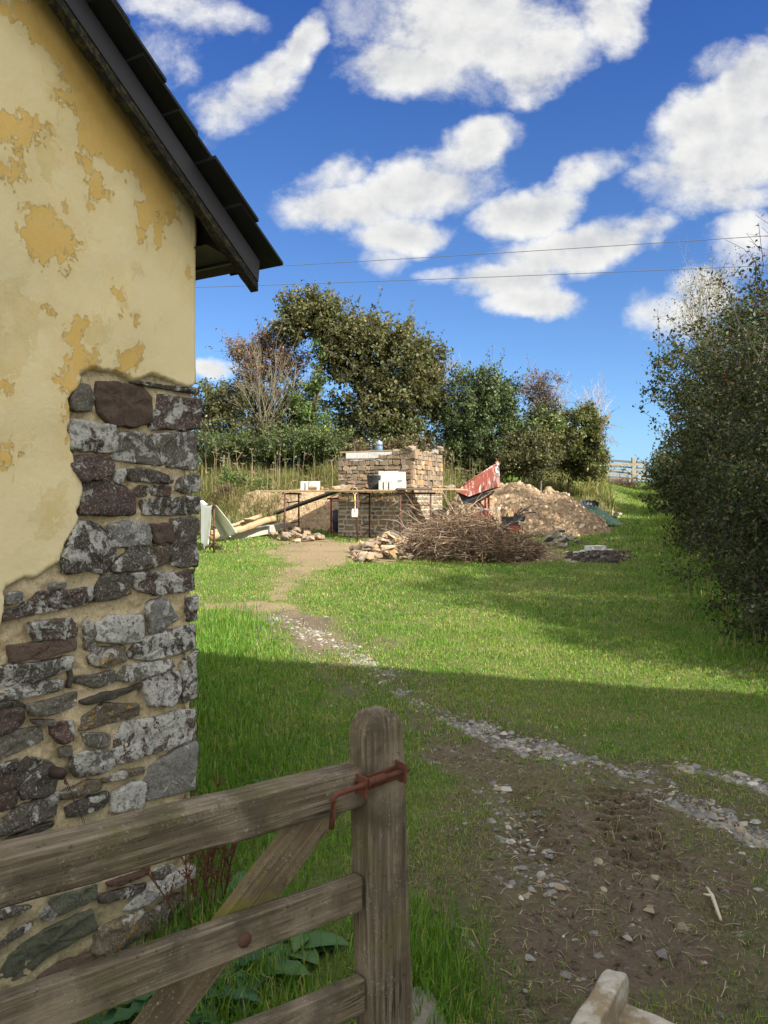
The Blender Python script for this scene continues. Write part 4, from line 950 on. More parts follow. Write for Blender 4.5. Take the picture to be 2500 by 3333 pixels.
bh.add(*(lambda: ([(b0_.x + .0125*math.cos(a)*r, .001 + h, b0_.z + .0125*math.sin(a)*r) for (r, h) in ((1,0),(1,.003),(.75,.006),(.35,.008)) for a in [k*math.pi/7 for k in range(14)]],
   [(r*14+k, r*14+(k+1)%14, (r+1)*14+(k+1)%14, (r+1)*14+k) for r in range(3) for k in range(14)] + [tuple(range(42, 56))]))())
bh.build('bolt_head', M['rust'], gate, smooth=True, world=False)

# ================================================================== STONE TROUGH at the lower right, slab at the gate foot
M['trough'] = m_plain('worn_stone', (.33,.31,.265), .92, 45, .40, .7, .006, 0, (.20,.16,.10), .44, .60, 13)
tr = empty('stone_trough', (.62, 1.72, 0)); tag(tr, 'worn pale stone trough with a chipped pointed corner, at the bottom of the gateway', 'trough')
def rough_slab(name, poly, ext, parent, seed, sub=4, ns=.012):
    mb = MB(); mb.prism(poly, ext); return mb.build(name, M['trough'], parent, bevel=.007, sub=sub, noise=ns, nscale=9, seed=seed, smooth=True, seg=3)
Yt = 1.86
A1 = px(1978, 3165, Yt) + Vector((0, 0, .028)); zT = A1.z
dirn = Vector((-.577, -.817, 0)); side = Vector((.817, -.577, 0))
w_ = .055
p0 = A1.copy(); p1 = A1 + dirn * .62
rough_slab('side_wall', [p0 - Vector((0,0,zT-.02)) + Vector((0,.03,0)), p1 - Vector((0,0,zT-.02)), p1 + Vector((0,0,-.06)), p0 + dirn*.06, p0 + dirn*.02 + Vector((0,0,-.004)), p0 + Vector((0,0,-.03))], side * w_, tr, 3)
e0_ = p0 + side * (w_ - .012) + dirn * .012 + Vector((0, 0, -.070)); e1_ = e0_ + side * .42 + Vector((0, 0, .0))
rough_slab('end_wall', [Vector((e0_.x, e0_.y, .02)), Vector((e1_.x, e1_.y, .02)), e1_ + Vector((0, 0, -.035)), e0_ + side*.2 + Vector((0,0,-.012)), e0_], dirn * .07, tr, 5)
q0 = e1_ - side*.06
rough_slab('side_wall', [Vector((q0.x, q0.y, .02)) + dirn*.073, Vector((q0.x, q0.y, .02)) + dirn * .6, q0 + dirn*.6 + Vector((0,0,-.08)), q0 + dirn*.073 + Vector((0, 0, -.04))], side * .06, tr, 7)
bt = MB(); c_ = (p0 + p1)/2 + side*.24; bt.box((c_.x, c_.y, .07), (.36, .52, .08), Matrix.Rotation(math.atan2(side.y, side.x), 3, 'Z'))
bt.build('base', M['trough'], tr, bevel=.01)
sp0 = gp(1385, 3290)
s_ = MB(); s_.box((sp0.x - .02, sp0.y - .12, sp0.z + .015), (.16, .34, .05), Matrix.Rotation(.25, 3, 'Z')); tag(s_.build('stone_slab', m_plain('slab_stone', (.16,.145,.12), .95, 40, .4, .5, .004), bevel=.012, noise=.006, sub=3, smooth=True), 'flat grey stone slab in the grass at the foot of the gate head', 'slab')

# ================================================================== BUILDING SITE
rnd = random.Random(21)
KX, KY = .65, 18.0
HD = Vector((-.92, .39, 0)).normalized(); HF = Vector((-.39, -.92, 0)).normalized()   # along the front to the left; out of the front
HS = -HF                                                                           # along the right side, going back
KZ = float(zg(KX, KY)) - .02
def Hp(L, off, z): return Vector((KX, KY, 0)) + HD * L + HF * off + Vector((0, 0, z))
FW, SW = 1.92, 2.24
Z_PL = px(1250, 1597, 17.7).z                     # platform level
Z_LOW = Z_PL - .06; Z_TOP = px(1102, 1492, 18.8).z
hut = empty('stone_hut', (KX, KY, KZ)); tag(hut, 'small half-built square hut of coursed rubble stone with a pale block lining', 'hut')
M['hut_stone'] = m_col('hut_stone', .9, 16, .45, .6, .012)
M['mortar'] = m_plain('pale_mortar', (.36,.33,.27), .95, 40, .25, .4, .005)
M['gap'] = m_plain('dark_joint', (.13,.10,.075), .95, 30, .3, .3, .005)
HPAL = [(.22,.16,.105),(.25,.19,.125),(.18,.135,.095),(.28,.22,.15),(.20,.165,.125),(.27,.175,.09),(.18,.145,.11),(.24,.17,.115)]
def rubble(mb, org, ax, nrm, wd, z0, z1, hmin, hmax, wmin, wmax, joint, prot, seed, ragged=0., corner=()):
    r = random.Random(seed); z = z0
    while z < z1 - .02:
        h = min(r.uniform(hmin, hmax), z1 - z + ragged * r.random())
        x = 0.
        while x < wd - .03:
            w_ = min(r.uniform(wmin, wmax), wd - x)
            if wd - x - w_ < .07: w_ = wd - x
            parts = [(z, h)]
            if h > .15 and r.random() < .35 and w_ < .26: k = r.uniform(.4, .6); parts = [(z, h*k), (z + h*k, h*(1-k))]
            for (zq, hq) in parts:
                j = joint * .5; pr = r.uniform(*prot)
                pts = [(x + j, zq + j), (x + w_*.5, zq + j), (x + w_ - j, zq + j), (x + w_ - j, zq + hq*.5), (x + w_ - j, zq + hq - j), (x + w_*.5, zq + hq - j), (x + j, zq + hq - j), (x + j, zq + hq*.5)]
                jj = min(.024, w_*.12, hq*.16)
                pts = [(a + r.uniform(-jj, jj) * (0 if (a < .03 or a > wd - .03) else 1), b + r.uniform(-jj, jj)) for a, b in pts]
                ca, cb = x + w_/2, zq + hq/2
                k = 8; vs = []
                tx, tz = r.uniform(-.08, .08), r.uniform(-.12, .06)
                for (sc_, dp) in ((1, -.06), (1, pr*.75), (.90, pr)):
                    for a, b in pts:
                        a2, b2 = ca + (a-ca)*sc_, cb + (b-cb)*sc_
                        d_ = dp + ((a2-ca)*tx + (b2-cb)*tz if dp > 0 else 0)
                        vs.append(Vector(org) + ax*a2 + nrm*d_ + Vector((0,0,b2)))
                fs = [(q*k+i, q*k+(i+1)%k, (q+1)*k+(i+1)%k, (q+1)*k+i) for q in range(2) for i in range(k)] + [tuple(range(16, 24))]
                c_ = r.choice(HPAL); f = r.uniform(.55, .95)
                if corner: f *= corner[0]
                mb.add(vs, fs, tuple(q*f for q in c_))
            x += w_
        z += h
def core(name, z0, z1, mat, ins):
    mb = MB(); q = [Hp(ins, -ins, z0), Hp(FW - ins, -ins, z0), Hp(FW - ins, -SW + ins, z0), Hp(ins, -SW + ins, z0)]
    mb.prism(q, (0, 0, z1 - z0)); return mb
mb = core('x', KZ - .3, Z_LOW - .02, None, .004); o_ = mb.build('mortar_bed', M['mortar'], hut)
mb = core('x', Z_LOW, Z_TOP - .10, None, .05); mb.build('backing', M['gap'], hut)
mb = MB()
rubble(mb, Hp(FW, 0, 0), -HD, HF, FW, KZ, Z_LOW, .09, .19, .10, .30, .034, (.004, .014), 3)
rubble(mb, Hp(0, 0, 0), HS, HD * -1, SW, KZ, Z_LOW, .08, .16, .10, .27, .030, (.004, .014), 4)
rubble(mb, Hp(FW, -SW, 0), HF, HD, SW, KZ, Z_LOW, .08, .16, .10, .27, .030, (.004, .014), 5)
mb.build('lower_wall', M['hut_stone'], hut)
mb = MB()
# ledge course where the wall changes, then the drier upper wall
rubble(mb, Hp(FW, .02, 0), -HD, HF, FW + .02, Z_LOW, Z_PL + .07, .09, .13, .10, .22, .012, (.01, .04), 6)
rubble(mb, Hp(FW, -.01, 0), -HD, HF, FW, Z_PL + .07, Z_TOP - .02, .075, .15, .10, .26, .012, (.004, .035), 7, .03)
rubble(mb, Hp(0, 0, 0), HS, HD * -1, SW, Z_LOW, Z_TOP + .10, .085, .155, .09, .22, .012, (.004, .03), 8, .05, (1.1,))
rubble(mb, Hp(FW, -SW, 0), HF, HD, SW, Z_LOW, Z_TOP - .02, .085, .155, .1, .24, .012, (.004, .03), 9, .03)
# stepped rise of the front toward the corner
for i, (L, h_, w_) in enumerate(((.72,.10,.26),(.52,.11,.2),(.40,.19,.18),(.18,.22,.24),(.0,.22,.2))):
    rubble(mb, Hp(L + w_*.5, 0, 0), -HD, HF, w_, Z_TOP - .04, Z_TOP - .04 + h_, .085, .12, .1, .2, .012, (.005, .03), 30 + i)
    mb.box(Hp(L, -.10, Z_TOP - .04 + h_*.5 - .005), (w_*.95, .16, h_), Matrix.Rotation(math.atan2(HD.y, HD.x), 3, 'Z'), (.2,.15,.1))
mb.build('upper_wall', M['hut_stone'], hut)
bl = MB()
ZB0, ZB1 = Z_TOP - .25, px(1200, 1474, 18.9).z
for i in range(5):
    L0 = .34 + i * .30
    bl.bar(Hp(L0, -.30, (ZB0+ZB1)/2), Hp(L0 + .293, -.30, (ZB0+ZB1)/2), .10, ZB1 - ZB0)
for i in range(5):
    for L in (FW - .25, .28):
        bl.bar(Hp(L, -.42 - i*.34, (ZB0+ZB1)/2 - .01), Hp(L, -.42 - i*.34 - .335, (ZB0+ZB1)/2 - .01), .10, ZB1 - ZB0)
bl.build('block_lining', M['white_block'], hut, bevel=.005)
# angular rubble meshes shared by the loose stones
def angular(seed, sx, sy, sz):
    r = random.Random(seed); bm = bmesh.new()
    for i in range(16):
        p = Vector((r.uniform(-1, 1), r.uniform(-1, 1), r.uniform(-1, 1)))
        m_ = max(abs(q) for q in p); p = p / m_ * r.uniform(.8, 1)
        bm.verts.new((p.x*sx, p.y*sy, p.z*sz))
    bmesh.ops.convex_hull(bm, input=bm.verts)
    bmesh.ops.delete(bm, geom=[v for v in bm.verts if not v.link_faces], context='VERTS')
    bmesh.ops.bevel(bm, geom=list(bm.edges), offset=.008, segments=1, affect='EDGES', clamp_overlap=True)
    me = bpy.data.meshes.new('rubble'); bm.to_mesh(me); bm.free()
    c = HPAL[seed % len(HPAL)]; c = tuple(q * .95 for q in c)
    a = me.color_attributes.new('col', 'FLOAT_COLOR', 'POINT'); a.data.foreach_set('color', np.tile(np.array([*c, 1], np.float32), len(me.vertices)))
    me.materials.append(M['stone']); return me
RUB = [angular(i, r_[0], r_[1], r_[2]) for i, r_ in enumerate([(.11,.085,.06),(.13,.09,.075),(.085,.08,.055),(.15,.08,.05),(.10,.10,.08),(.075,.06,.06),(.17,.11,.07),(.12,.07,.045)] * 2)]
RUBG = []
for me in RUB[:6]:
    q = me.copy(); n_ = len(q.vertices); q.color_attributes['col'].data.foreach_set('color', np.tile(np.array([.20,.175,.145,1], np.float32), n_)); RUBG.append(q)
def loose(name, loc, s=1., me=None, label=None, group=None, r=rnd, flat=True, cat='stone'):
    o = bpy.data.objects.new(name, me or r.choice(RUB)); COL.objects.link(o)
    o.location = loc; o.scale = (s, s, s); o.rotation_euler = (r.uniform(-.35, .35) if flat else r.uniform(-1, 1), r.uniform(-.35, .35), r.uniform(0, 6.28))
    return tag(o, label, cat, group)
# capping stones lying loose on the wall heads
zc = Z_TOP + .18
for (x, y, Yd, s, lab) in ((1339, 1464, 18.05, 1.15, 'large squared tan stone standing on the front corner of the hut wall'), (1287, 1471, 18.3, .8, 'flattish stone lying at the top of the white block lining'),
        (1416, 1474, 19.7, 1.0, 'rounded pale boulder on the right wall head of the hut'), (1434, 1462, 20.0, .85, 'squared stone topmost at the far end of the right hut wall')):
    p = px(x, y, Yd); loose('cap_stone', p, s, RUB[4], lab, 'loose stones on the hut wall', flat=True)
for k in range(7):
    p = Hp(.10, -.35 - k*.24, Z_TOP + .14 + rnd.uniform(0, .04)); loose('cap_stone', p, rnd.uniform(.5, .75), RUB[k % 8], 'small tan stone in the loose row along the right wall head of the hut', 'loose row on the right wall head')
# timber batten and gas bottle behind the lining
bt = MB(); bt.bar(Hp(FW + .08, -.30, ZB1 + .02), Hp(.35, -.30, ZB1 + .035), .09, .03, col=None); tag(bt.build('timber_batten', M['board'], bevel=.003), 'pale timber batten laid along the top of the white block lining', 'batten')
gb_p = Hp(1.07, -.55, ZB1 - .02)
gb = empty('gas_bottle', gb_p); tag(gb, 'blue gas bottle with a grey collar standing behind the white block lining on the hut', 'gas bottle')
M['blue'] = m_plain('blue_paint', (.075,.13,.20), .5, 30, .25, .1, .002, .1); M['grey_steel'] = m_plain('grey_steel', (.23,.26,.29), .5, 30, .2, .1, .002, .4)
q = MB(); q.tube([gb_p + Vector((0,0,z)) for z in (0,.02,.16,.185,.195)], [.085,.095,.095,.085,.06], 16); q.build('cylinder', M['blue'], gb, smooth=True)
q = MB(); q.tube([gb_p + Vector((0,0,z)) for z in (.185,.19,.29,.295)], [.06,.085,.085,.078], 16); q.build('collar', M['grey_steel'], gb, smooth=True)
q = MB(); q.tube([gb_p + Vector((0,0,z)) for z in (.29,.335)], [.03,.025], 10); q.build('valve', M['grey_steel'], gb)
# trestles
def trestle(name, A, B, zt, label, mat, feet=True, hook=None, group='builders trestles'):
    A = Vector((A[0], A[1], float(zg(A[0], A[1])))); B = Vector((B[0], B[1], float(zg(B[0], B[1]))))
    root = empty(name, (A + B) / 2); tag(root, label, 'trestle', group)
    d = (B - A); d.z = 0; d.normalize(); n_ = Vector((-d.y, d.x, 0)); up = Vector((0, 0, 1))
    zt_ = zt
    for P in (A, B):
        m_ = MB(); m_.tube([P - up*.02, Vector((P.x, P.y, zt_ - .03))], .021, 8); m_.tube([Vector((P.x, P.y, P.z + .52)), Vector((P.x, P.y, P.z + .58))], .026, 8)
        m_.build('post', mat, root, smooth=True)
        m_ = MB()
        for s_ in (-1, 1): m_.tube([P + up*.24, P + n_*.27*s_ + up*.0], .012, 6)
        m_.build('brace_foot', mat, root)
    m_ = MB(); m_.bar(Vector((A.x, A.y, zt_ - .02)) - d*.10, Vector((B.x, B.y, zt_ - .02)) + d*.10, .045, .045); m_.build('top_bar', mat, root, bevel=.004)
    for hz in (.36, .86):
        m_ = MB(); m_.tube([Vector((A.x, A.y, A.z + hz)), Vector((B.x, B.y, B.z + hz))], .015, 6); m_.build('cross_bar', mat, root)
    return root
zt = Z_PL - .045
def H2(L, off): p = Hp(L, off, 0); return (p.x, p.y)
trestle('trestle', H2(2.95, .80), H2(2.95, .12), zt, 'rusty brown trestle holding the left end of the scaffold boards', M['rust'])
trestle('trestle', H2(1.03, .80), H2(1.03, .12), zt, 'rusty brown trestle behind the shovel, standing mid way under the boards', M['rust'])
trestle('trestle', (px(1303, 0, 17.25).x, 17.25), (px(1402, 0, 17.35).x, 17.35), zt, 'rusty trestle half hidden by the brushwood at the hut corner', M['rust'])
trestle('trestle', H2(2.28, -.32), H2(1.98, -.75), zt - .12, 'dark red trestle beside the left end of the hut', M['red_steel'])
# scaffold boards
def board(a, b, wd, label, mat='board', group='scaffold boards', th=.038):
    m_ = MB(); m_.bar(a, b, wd, th); o = m_.build('scaffold_board', M[mat], bevel=.004, noise=.003, nscale=2)
    return tag(o, label, 'board', group)
for i, off in enumerate((.70, .46, .22)):
    board(Hp(3.62 - .1*i, off, Z_PL - .005), Hp(-.02 + .05*i, off, Z_PL + .002*i), .236, ['outermost tan scaffold board of the long platform in front of the hut', 'middle tan scaffold board of the long platform', 'innermost tan scaffold board against the hut wall'][i])
b0 = px(1290, 1590, 17.35); b1 = px(1484, 1590, 17.5)
for i in range(4):
    a_ = Vector((b0.x + (0 if i < 2 else .2*(i-1)), 17.22 + i*.237, Z_PL + .035 + .0*i)); b_ = Vector((b1.x + .1*i, 17.4 + i*.24, Z_PL + .025))
    if i == 0:
        board(a_, Vector((px(1400,0,17.3).x, 17.31, Z_PL + .035)), .23, 'short grey scaffold board lapped over the right end of the platform', 'dark_board'); board(Vector((px(1404,0,17.3).x, 17.32, Z_PL + .03)), b_, .23, 'tan scaffold board running right from the hut corner toward the red skip')
    else: board(a_, b_, .235, ['', 'second tan board behind the front one right of the hut corner', 'third tan board of the right platform, close to the hut corner', 'rearmost tan board of the right platform, butting against the hut corner'][i])
board(px(1092, 1600, 19.3), px(893, 1672, 20.3), .30, 'dark plank sloping down as a ramp from the platform to the earth bank', 'dark_board', th=.05)
# concrete blocks
def block(loc, size, rz, label, group):
    m_ = MB(); m_.box((0, 0, size[2]/2), size); o = m_.build('concrete_block', M['white_block'], bevel=.006)
    o.location = loc; o.rotation_euler = (0, 0, rz); return tag(o, label, 'block', group)
az = math.atan2(-HD.y, -HD.x)
ZP2 = Z_PL + .016
def on_pl(x, Yd=None, off=.5): # platform point under a photo column
    a = (x - CX) / F; L = ((KX + HF.x*off) - a * (KY + HF.y*off)) / (a * HD.y - HD.x); return Hp(L, off, ZP2)
for x, dx in ((990, 0), (1006, 1), (1024, 2)):
    block(on_pl(x, off=.45), (.10, .215, .215) if dx != 2 else (.2, .215, .215), az + .1, ['leftmost narrow white block of the three on the left of the platform', 'middle white block of the three on the left of the platform', 'broad white block with a stone leaning on it'][dx], 'white blocks on the platform')
for k, x in enumerate((1246, 1263, 1280)):
    block(on_pl(x, off=.60 - .0*k), (.095, .30, .215), az + .05, ['upright white block next to the black tub', 'middle upright white block under the big block', 'right upright white block under the big block'][k], 'white blocks by the tub')
block(on_pl(1300, off=.34), (.26, .2, .215), az, 'weathered white block at the right end of the lower row', 'white blocks by the tub')
block(on_pl(1264, off=.48) + Vector((0, 0, .217)), (.44, .12, .215), az + .06, 'large grey-white block lying on top of the upright blocks', 'white blocks by the tub')
block(on_pl(1306, off=.36) + Vector((0, 0, .217)), (.15, .2, .10), az, 'small lower white block at the upper right of the block stack', 'white blocks by the tub')
block(on_pl(1305, off=.36) + Vector((0, 0, .319)), (.16, .2, .095), az + .05, 'topmost small white block at the right of the block stack', 'white blocks by the tub')
# tub
tp = on_pl(1219, off=.52); tub = empty('rubber_tub', tp); tag(tub, 'black rubber builders tub with pale mortar marks, standing on the platform', 'tub')
m_ = MB(); n_ = 20; rr_ = [(.125, 0), (.16, .15), (.178, .33), (.185, .335), (.172, .33), (.15, .12), (.115, .02)]
vs_ = [tp + Vector((r_*math.cos(2*math.pi*k/n_), r_*math.sin(2*math.pi*k/n_), z_)) for r_, z_ in rr_ for k in range(n_)]
m_.add(vs_, [(q*n_+k, q*n_+(k+1)%n_, (q+1)*n_+(k+1)%n_, (q+1)*n_+k) for q in range(6) for k in range(n_)] + [tuple(range(n_-1,-1,-1)), tuple(range(6*n_, 7*n_))])
m_.build('body', M['black_rubber'], tub, smooth=True)
for s_ in (-1, 1):
    m_ = MB(); m_.tube([tp + Vector((.17*s_*math.cos(.3) + .0, -.06 + .12*k/6, .33 + .055*math.sin(math.pi*k/6))) for k in range(7)], .011, 6); m_.build('handle', M['black_rubber'], tub, smooth=True)
for x, off, s, lab in ((1018, .62, .9, 'brown stone leaning against the left blocks on the platform'), (1047, .5, .75, 'small tan stone on the boards right of the left blocks'), (1062, .4, .7, 'little stone lying on the boards behind the ramp top'),
                       (1090, .5, 1.0, 'flat tan stone on the boards at the left end of the hut'), (1108, .35, 1.05, 'tan stone next to the hut wall at its left end'), (1128, .5, .95, 'buff stone on the boards behind the shovel handle'),
                       (1148, .35, .9, 'pale stone at the wall foot right of the shovel'), (1170, .3, .7, 'small stone on the boards left of the tub')):
    loose('loose_stone', on_pl(x, off=off) + Vector((0, 0, .05 * s)), s, RUB[(x // 7) % 8], lab, 'stones on the platform')
for x in (1345, 1370, 1392, 1415, 1432, 1450, 1470):
    p = px(x, 1582, 17.75); loose('loose_stone', Vector((p.x, 17.62 + .002*(x-1340), Z_PL + .08)), rnd.uniform(.6, .9), RUB[x % 8], 'tan stone in the row along the boards right of the hut corner', 'stone row on the right boards')
# shovel
sv0 = px(1155, 1592, 16.95); sh = empty('shovel', sv0); tag(sh, 'square-mouthed shovel with a yellow shaft band hanging blade down on the platform edge', 'shovel')
T = lambda x, y: px(x, y, 16.95)
M['yellow'] = m_plain('yellow_plastic', (.60,.36,.03), .5, 20, .15); M['shaft'] = m_plain('ash_shaft', (.30,.22,.13), .7, 30, .2); M['blade'] = m_plain('worn_steel', (.42,.42,.40), .55, 30, .25, .2, .002, .3)
m_ = MB(); top_ = T(1155, 1588)
m_.tube([T(1149,1604), T(1147,1594), T(1150,1588), T(1160,1588), T(1163,1594), T(1160,1604)], .011, 6); m_.tube([T(1149,1604), T(1155,1612), T(1160,1604)], .012, 6); m_.build('handle', M['shaft'], sh, smooth=True)
m_ = MB(); m_.tube([T(1155,1610), T(1156,1660)], .017, 8); m_.build('shaft', M['shaft'], sh, smooth=True)
m_ = MB(); m_.tube([T(1155.2,1618), T(1155.4,1634)], .0185, 8); m_.build('grip_band', M['yellow'], sh, smooth=True)
m_ = MB(); fw = Vector((0, -.006, 0))
g_ = [(1146,1656),(1165,1656),(1166,1668),(1164,1683),(1145,1683),(1144,1668)]
m_.prism([T(*q) + Vector((0, .010, 0)) for q in g_], Vector((0, -.02, 0))); m_.tube([T(1156,1640) - fw, T(1155.5,1666) + fw*3], [.019, .008], 8); m_.build('blade', M['blade'], sh, bevel=.004)
# rubble heaps: every stone on its own
def heap(poly_, n, h, smin, smax, group, label, meshes, seed, zbase=None):
    r = random.Random(seed); P = np.array([gp(*q)[:2] for q in poly_]); lo, hi = P.min(0), P.max(0); c_ = 0
    while c_ < n:
        X, Y = r.uniform(lo[0], hi[0]), r.uniform(lo[1], hi[1]); s_ = float(sdist_poly(np.array([X]), np.array([Y]), P)[0])
        if s_ < 0: continue
        z_ = float(gz_at(X, Y)) + h * min(1, s_ / .45) * r.random()
        loose('rubble_stone', (X, Y, z_ + .04), r.uniform(smin, smax), r.choice(meshes), label, group, r, False); c_ += 1
heap([(868,1752),(905,1735),(985,1722),(1020,1745),(1055,1760),(1000,1768),(930,1766)], 78, .20, .48, 1.0, 'stones heaped left of the hut', 'angular tan building stone in the low heap between the log and the hut', RUB, 5)
heap([(1132,1822),(1150,1798),(1200,1778),(1290,1758),(1330,1770),(1350,1800),(1330,1835),(1230,1838),(1180,1836)], 140, .30, .48, 1.1, 'stones heaped in front of the hut', 'angular tan building stone in the heap left of the brushwood', RUB, 6)
heap([(1775,1772),(1790,1745),(1830,1732),(1862,1755),(1890,1772),(1850,1785)], 30, .28, .6, 1.1, 'grey stones at the foot of the earth heap', 'grey angular stone in the small heap at the foot of the earth mound', RUBG, 7)
heap([(1500,1800),(1560,1760),(1700,1765),(1790,1785),(1740,1830),(1640,1838)], 32, .12, .5, .95, 'pale stones behind the brushwood', 'pale stone lying around the right side of the brushwood', RUB, 8)
heap([(1270,1720),(1390,1712),(1420,1745),(1290,1757)], 18, .22, .7, 1.2, 'stones under the hut platform', 'tan stone piled under the platform at the hut corner', RUB, 9)
# log on kerb, stake, sheet on trestle
Yl = 17.6
M['log'] = m_plain('peeled_log', (.27,.19,.115), .9, 30, .35, .6, .01, 0, (.22,.12,.06), .5, .6, 4); M['log_end'] = M['log']
l0, l1 = px(682, 1752, 17.2), px(893, 1688, 18.6)
m_ = MB(); r_ = random.Random(3)
m_.tube([l0.lerp(l1, k/16) + Vector((0, 0, .02*math.sin(k*.6))) for k in range(17)], [.095 + r_.uniform(-.012, .012) - .02*k/16 for k in range(17)], 12)
tag(m_.build('log', M['log'], smooth=True, noise=.015, nscale=5), 'barked tan tree log lying slanted on the concrete kerb', 'log')
m_ = MB(); r_ = random.Random(4); la, lb = l0 + Vector((0, .16, .12)), l1 + Vector((-.35, .14, .06))
m_.tube([la.lerp(lb, k/8) for k in range(9)], [.05 + r_.uniform(-.01, .01) for k in range(9)], 8); tag(m_.build('log', M['log'], noise=.01, nscale=6, smooth=True), 'thin grey pole lying behind the barked log', 'pole')
m_ = MB(); k0, k1 = px(720, 1752, 17.9), px(930, 1712, 19.3); m_.bar(k0, k1, .22, .20); tag(m_.build('concrete_kerb', M['concrete'], bevel=.015, noise=.008, sub=2), 'grey concrete kerb beam under the log', 'kerb')
o_ = loose('loose_stone', px(812, 1692, 18.05), 1.1, RUB[3], 'pale flat stone lying on top of the barked log', None)
st_ = MB(); st_.tube([px(733, 1768, 17.0), px(733, 1752, 17.0), px(735, 1740, 17.05), px(729, 1732, 17.25), px(725, 1728, 17.5)], [.012,.016,.014,.012,.008], 6); tag(st_.build('iron_stake', M['rust'], smooth=True), 'bent rusty iron stake holding the log', 'stake')
ta_, tb_ = (px(697, 0, 15.2).x, 15.2), (px(655, 0, 16.5).x, 16.5)
zt_c = px(706, 1643, 15.2).z
tc = trestle('trestle', ta_, tb_, zt_c, 'rusty trestle draped with a white sheet beside the house corner', M['rust'])
# draped sheet
M['sheet'] = m_plain('dusty_white_sheet', (.66,.66,.60), .85, 8, .12, .4, .01, 0, (.50,.44,.30), .56, .75, 3)
A_ = Vector((ta_[0], ta_[1], zt_c)); B_ = Vector((tb_[0], tb_[1], zt_c + .09))
nu, nv_ = 26, 40; vs_ = []; d_ = (B_ - A_); dn = Vector((d_.y, -d_.x, 0)).normalized()
if dn.x > 0: dn = -dn                         # dn: toward the house side
for i in range(nu):
    f = i / (nu - 1)
    for j in range(nv_):
        g_ = (j / (nv_ - 1) - .5) * 2
        ff = f if g_ >= 0 else f + (.42 - f) * .62 * abs(g_) ** .8
        topp = A_.lerp(B_, ff) + Vector((0, 0, .012 - .05*math.sin(f*math.pi)))
        lf, lr = .92 - .22*abs(f - .4), .58 + .22*f
        fold = .035 * math.sin(f*11 + 2.0*g_) * abs(g_) + .02*math.sin(f*23 + 4*g_)*abs(g_)
        if g_ < 0: p = topp + dn*(.03 + .05*abs(g_)**.8 + fold) + Vector((0, 0, -lf*abs(g_)))
        else: p = topp - dn*(.03 + .42*g_ + fold) + Vector((0, 0, -lr*g_)) + Vector((.0, -.05*g_, 0))
        vs_.append(p)
m_ = MB(); m_.add(vs_, [(i*nv_+j, (i+1)*nv_+j, (i+1)*nv_+j+1, i*nv_+j+1) for i in range(nu-1) for j in range(nv_-1)])
so_ = m_.build('dust_sheet', M['sheet'], smooth=True); tag(so_, 'stained white dust sheet hanging over the left trestle', 'sheet')
md = so_.modifiers.new('solid', 'SOLIDIFY'); md.thickness = .006
# dark barrel left of the hut
p_ = px(1103, 1695, 19.6); m_ = MB(); m_.tube([Vector((p_.x, 19.6, float(zg(p_.x, 19.6)) + z)) for z in (0, .02, .3, .32, .58, .62)], [.15,.16,.165,.175,.16,.13], 16)
tag(m_.build('plastic_drum', m_plain('dark_blue_plastic', (.02,.03,.05), .5, 20, .2), smooth=True), 'dark blue plastic drum half hidden behind the left end of the hut', 'drum')
# earth heap
M['soil'] = None
m, t = new_mat('heaped_soil'); p = opos(t)
s1_ = t.noise(p, 7, 8, .68); s2_ = t.noise(p, 28, 5, .6); s3_ = t.noise(p, 1.4, 4, .6)
c = t.ramp(s1_, [(.3, (.13,.088,.05)), (.5, (.26,.185,.112)), (.7, (.38,.29,.19))]); c = t.mix(t.step(s3_, .5, .68), c, (.24,.165,.10)); c = t.mix(t.step(s2_, .62, .7), c, (.42,.34,.235))
finish(t, c, .97, t.math('ADD', s1_, t.math('MULTIPLY', s2_, .5)), 1.0, .06); M['soil'] = m
def mound(name, cx, cy, peaks, rx, ry, seed, label, n=130, lump=.22):
    xs = np.linspace(cx - rx, cx + rx, n); ys = np.linspace(cy - ry, cy + ry, n); X, Y = np.meshgrid(xs, ys); Z = np.zeros_like(X)
    for (px_, py_, h, sx, sy) in peaks:
        q = np.hypot((X - px_) / sx, (Y - py_) / sy); Z = np.maximum(Z, h * (1 - sstep(q, .0, 1.)) ** .82)
    ww = (fbm(X*1.2, Y*1.2, 0, seed, 4) - .5) * lump * 1.8 + (fbm(X*4, Y*4, 0, seed+3, 4) - .5) * lump * 1.3 + np.abs(fbm(X*9, Y*9, 0, seed+5, 3) - .5) * lump * .9
    Z = Z + ww * sstep(Z, .0, .25) - .09
    Zw = Z + zg(X, Y); i_ = np.arange(n*n).reshape(n, n)
    o = np_mesh(name, np.stack([X.ravel(), Y.ravel(), Zw.ravel()], 1), [np.stack([i_[:-1,:-1].ravel(), i_[:-1,1:].ravel(), i_[1:,1:].ravel(), i_[1:,:-1].ravel()], 1)], M['soil'], smooth=False)
    tag(o, label, 'earth heap'); return lambda x, y: float(np.interp(x, xs, Zw[int(np.clip(round((y - ys[0]) / (ys[1]-ys[0])), 0, n-1))]))
mz = mound('earth_heap', 3.9, 20.9, [(3.7,21.2,1.34,2.3,2.2),(4.5,20.9,1.15,1.9,1.9),(2.7,21.2,1.25,1.6,1.8),(4.95,20.2,.60,1.2,1.4)], 3.0, 2.9, 3, 'large heap of brown excavated earth behind the brushwood and dumper')
mz2 = mound('earth_heap', -3.0, 22.0, [(-2.3,22.0,.95,1.9,1.6),(-3.6,22.2,.78,1.7,1.4),(-1.2,21.6,.8,1.3,1.3)], 3.2, 2.4, 9, 'low bank of dug tan earth behind the ramp', 100, .16)
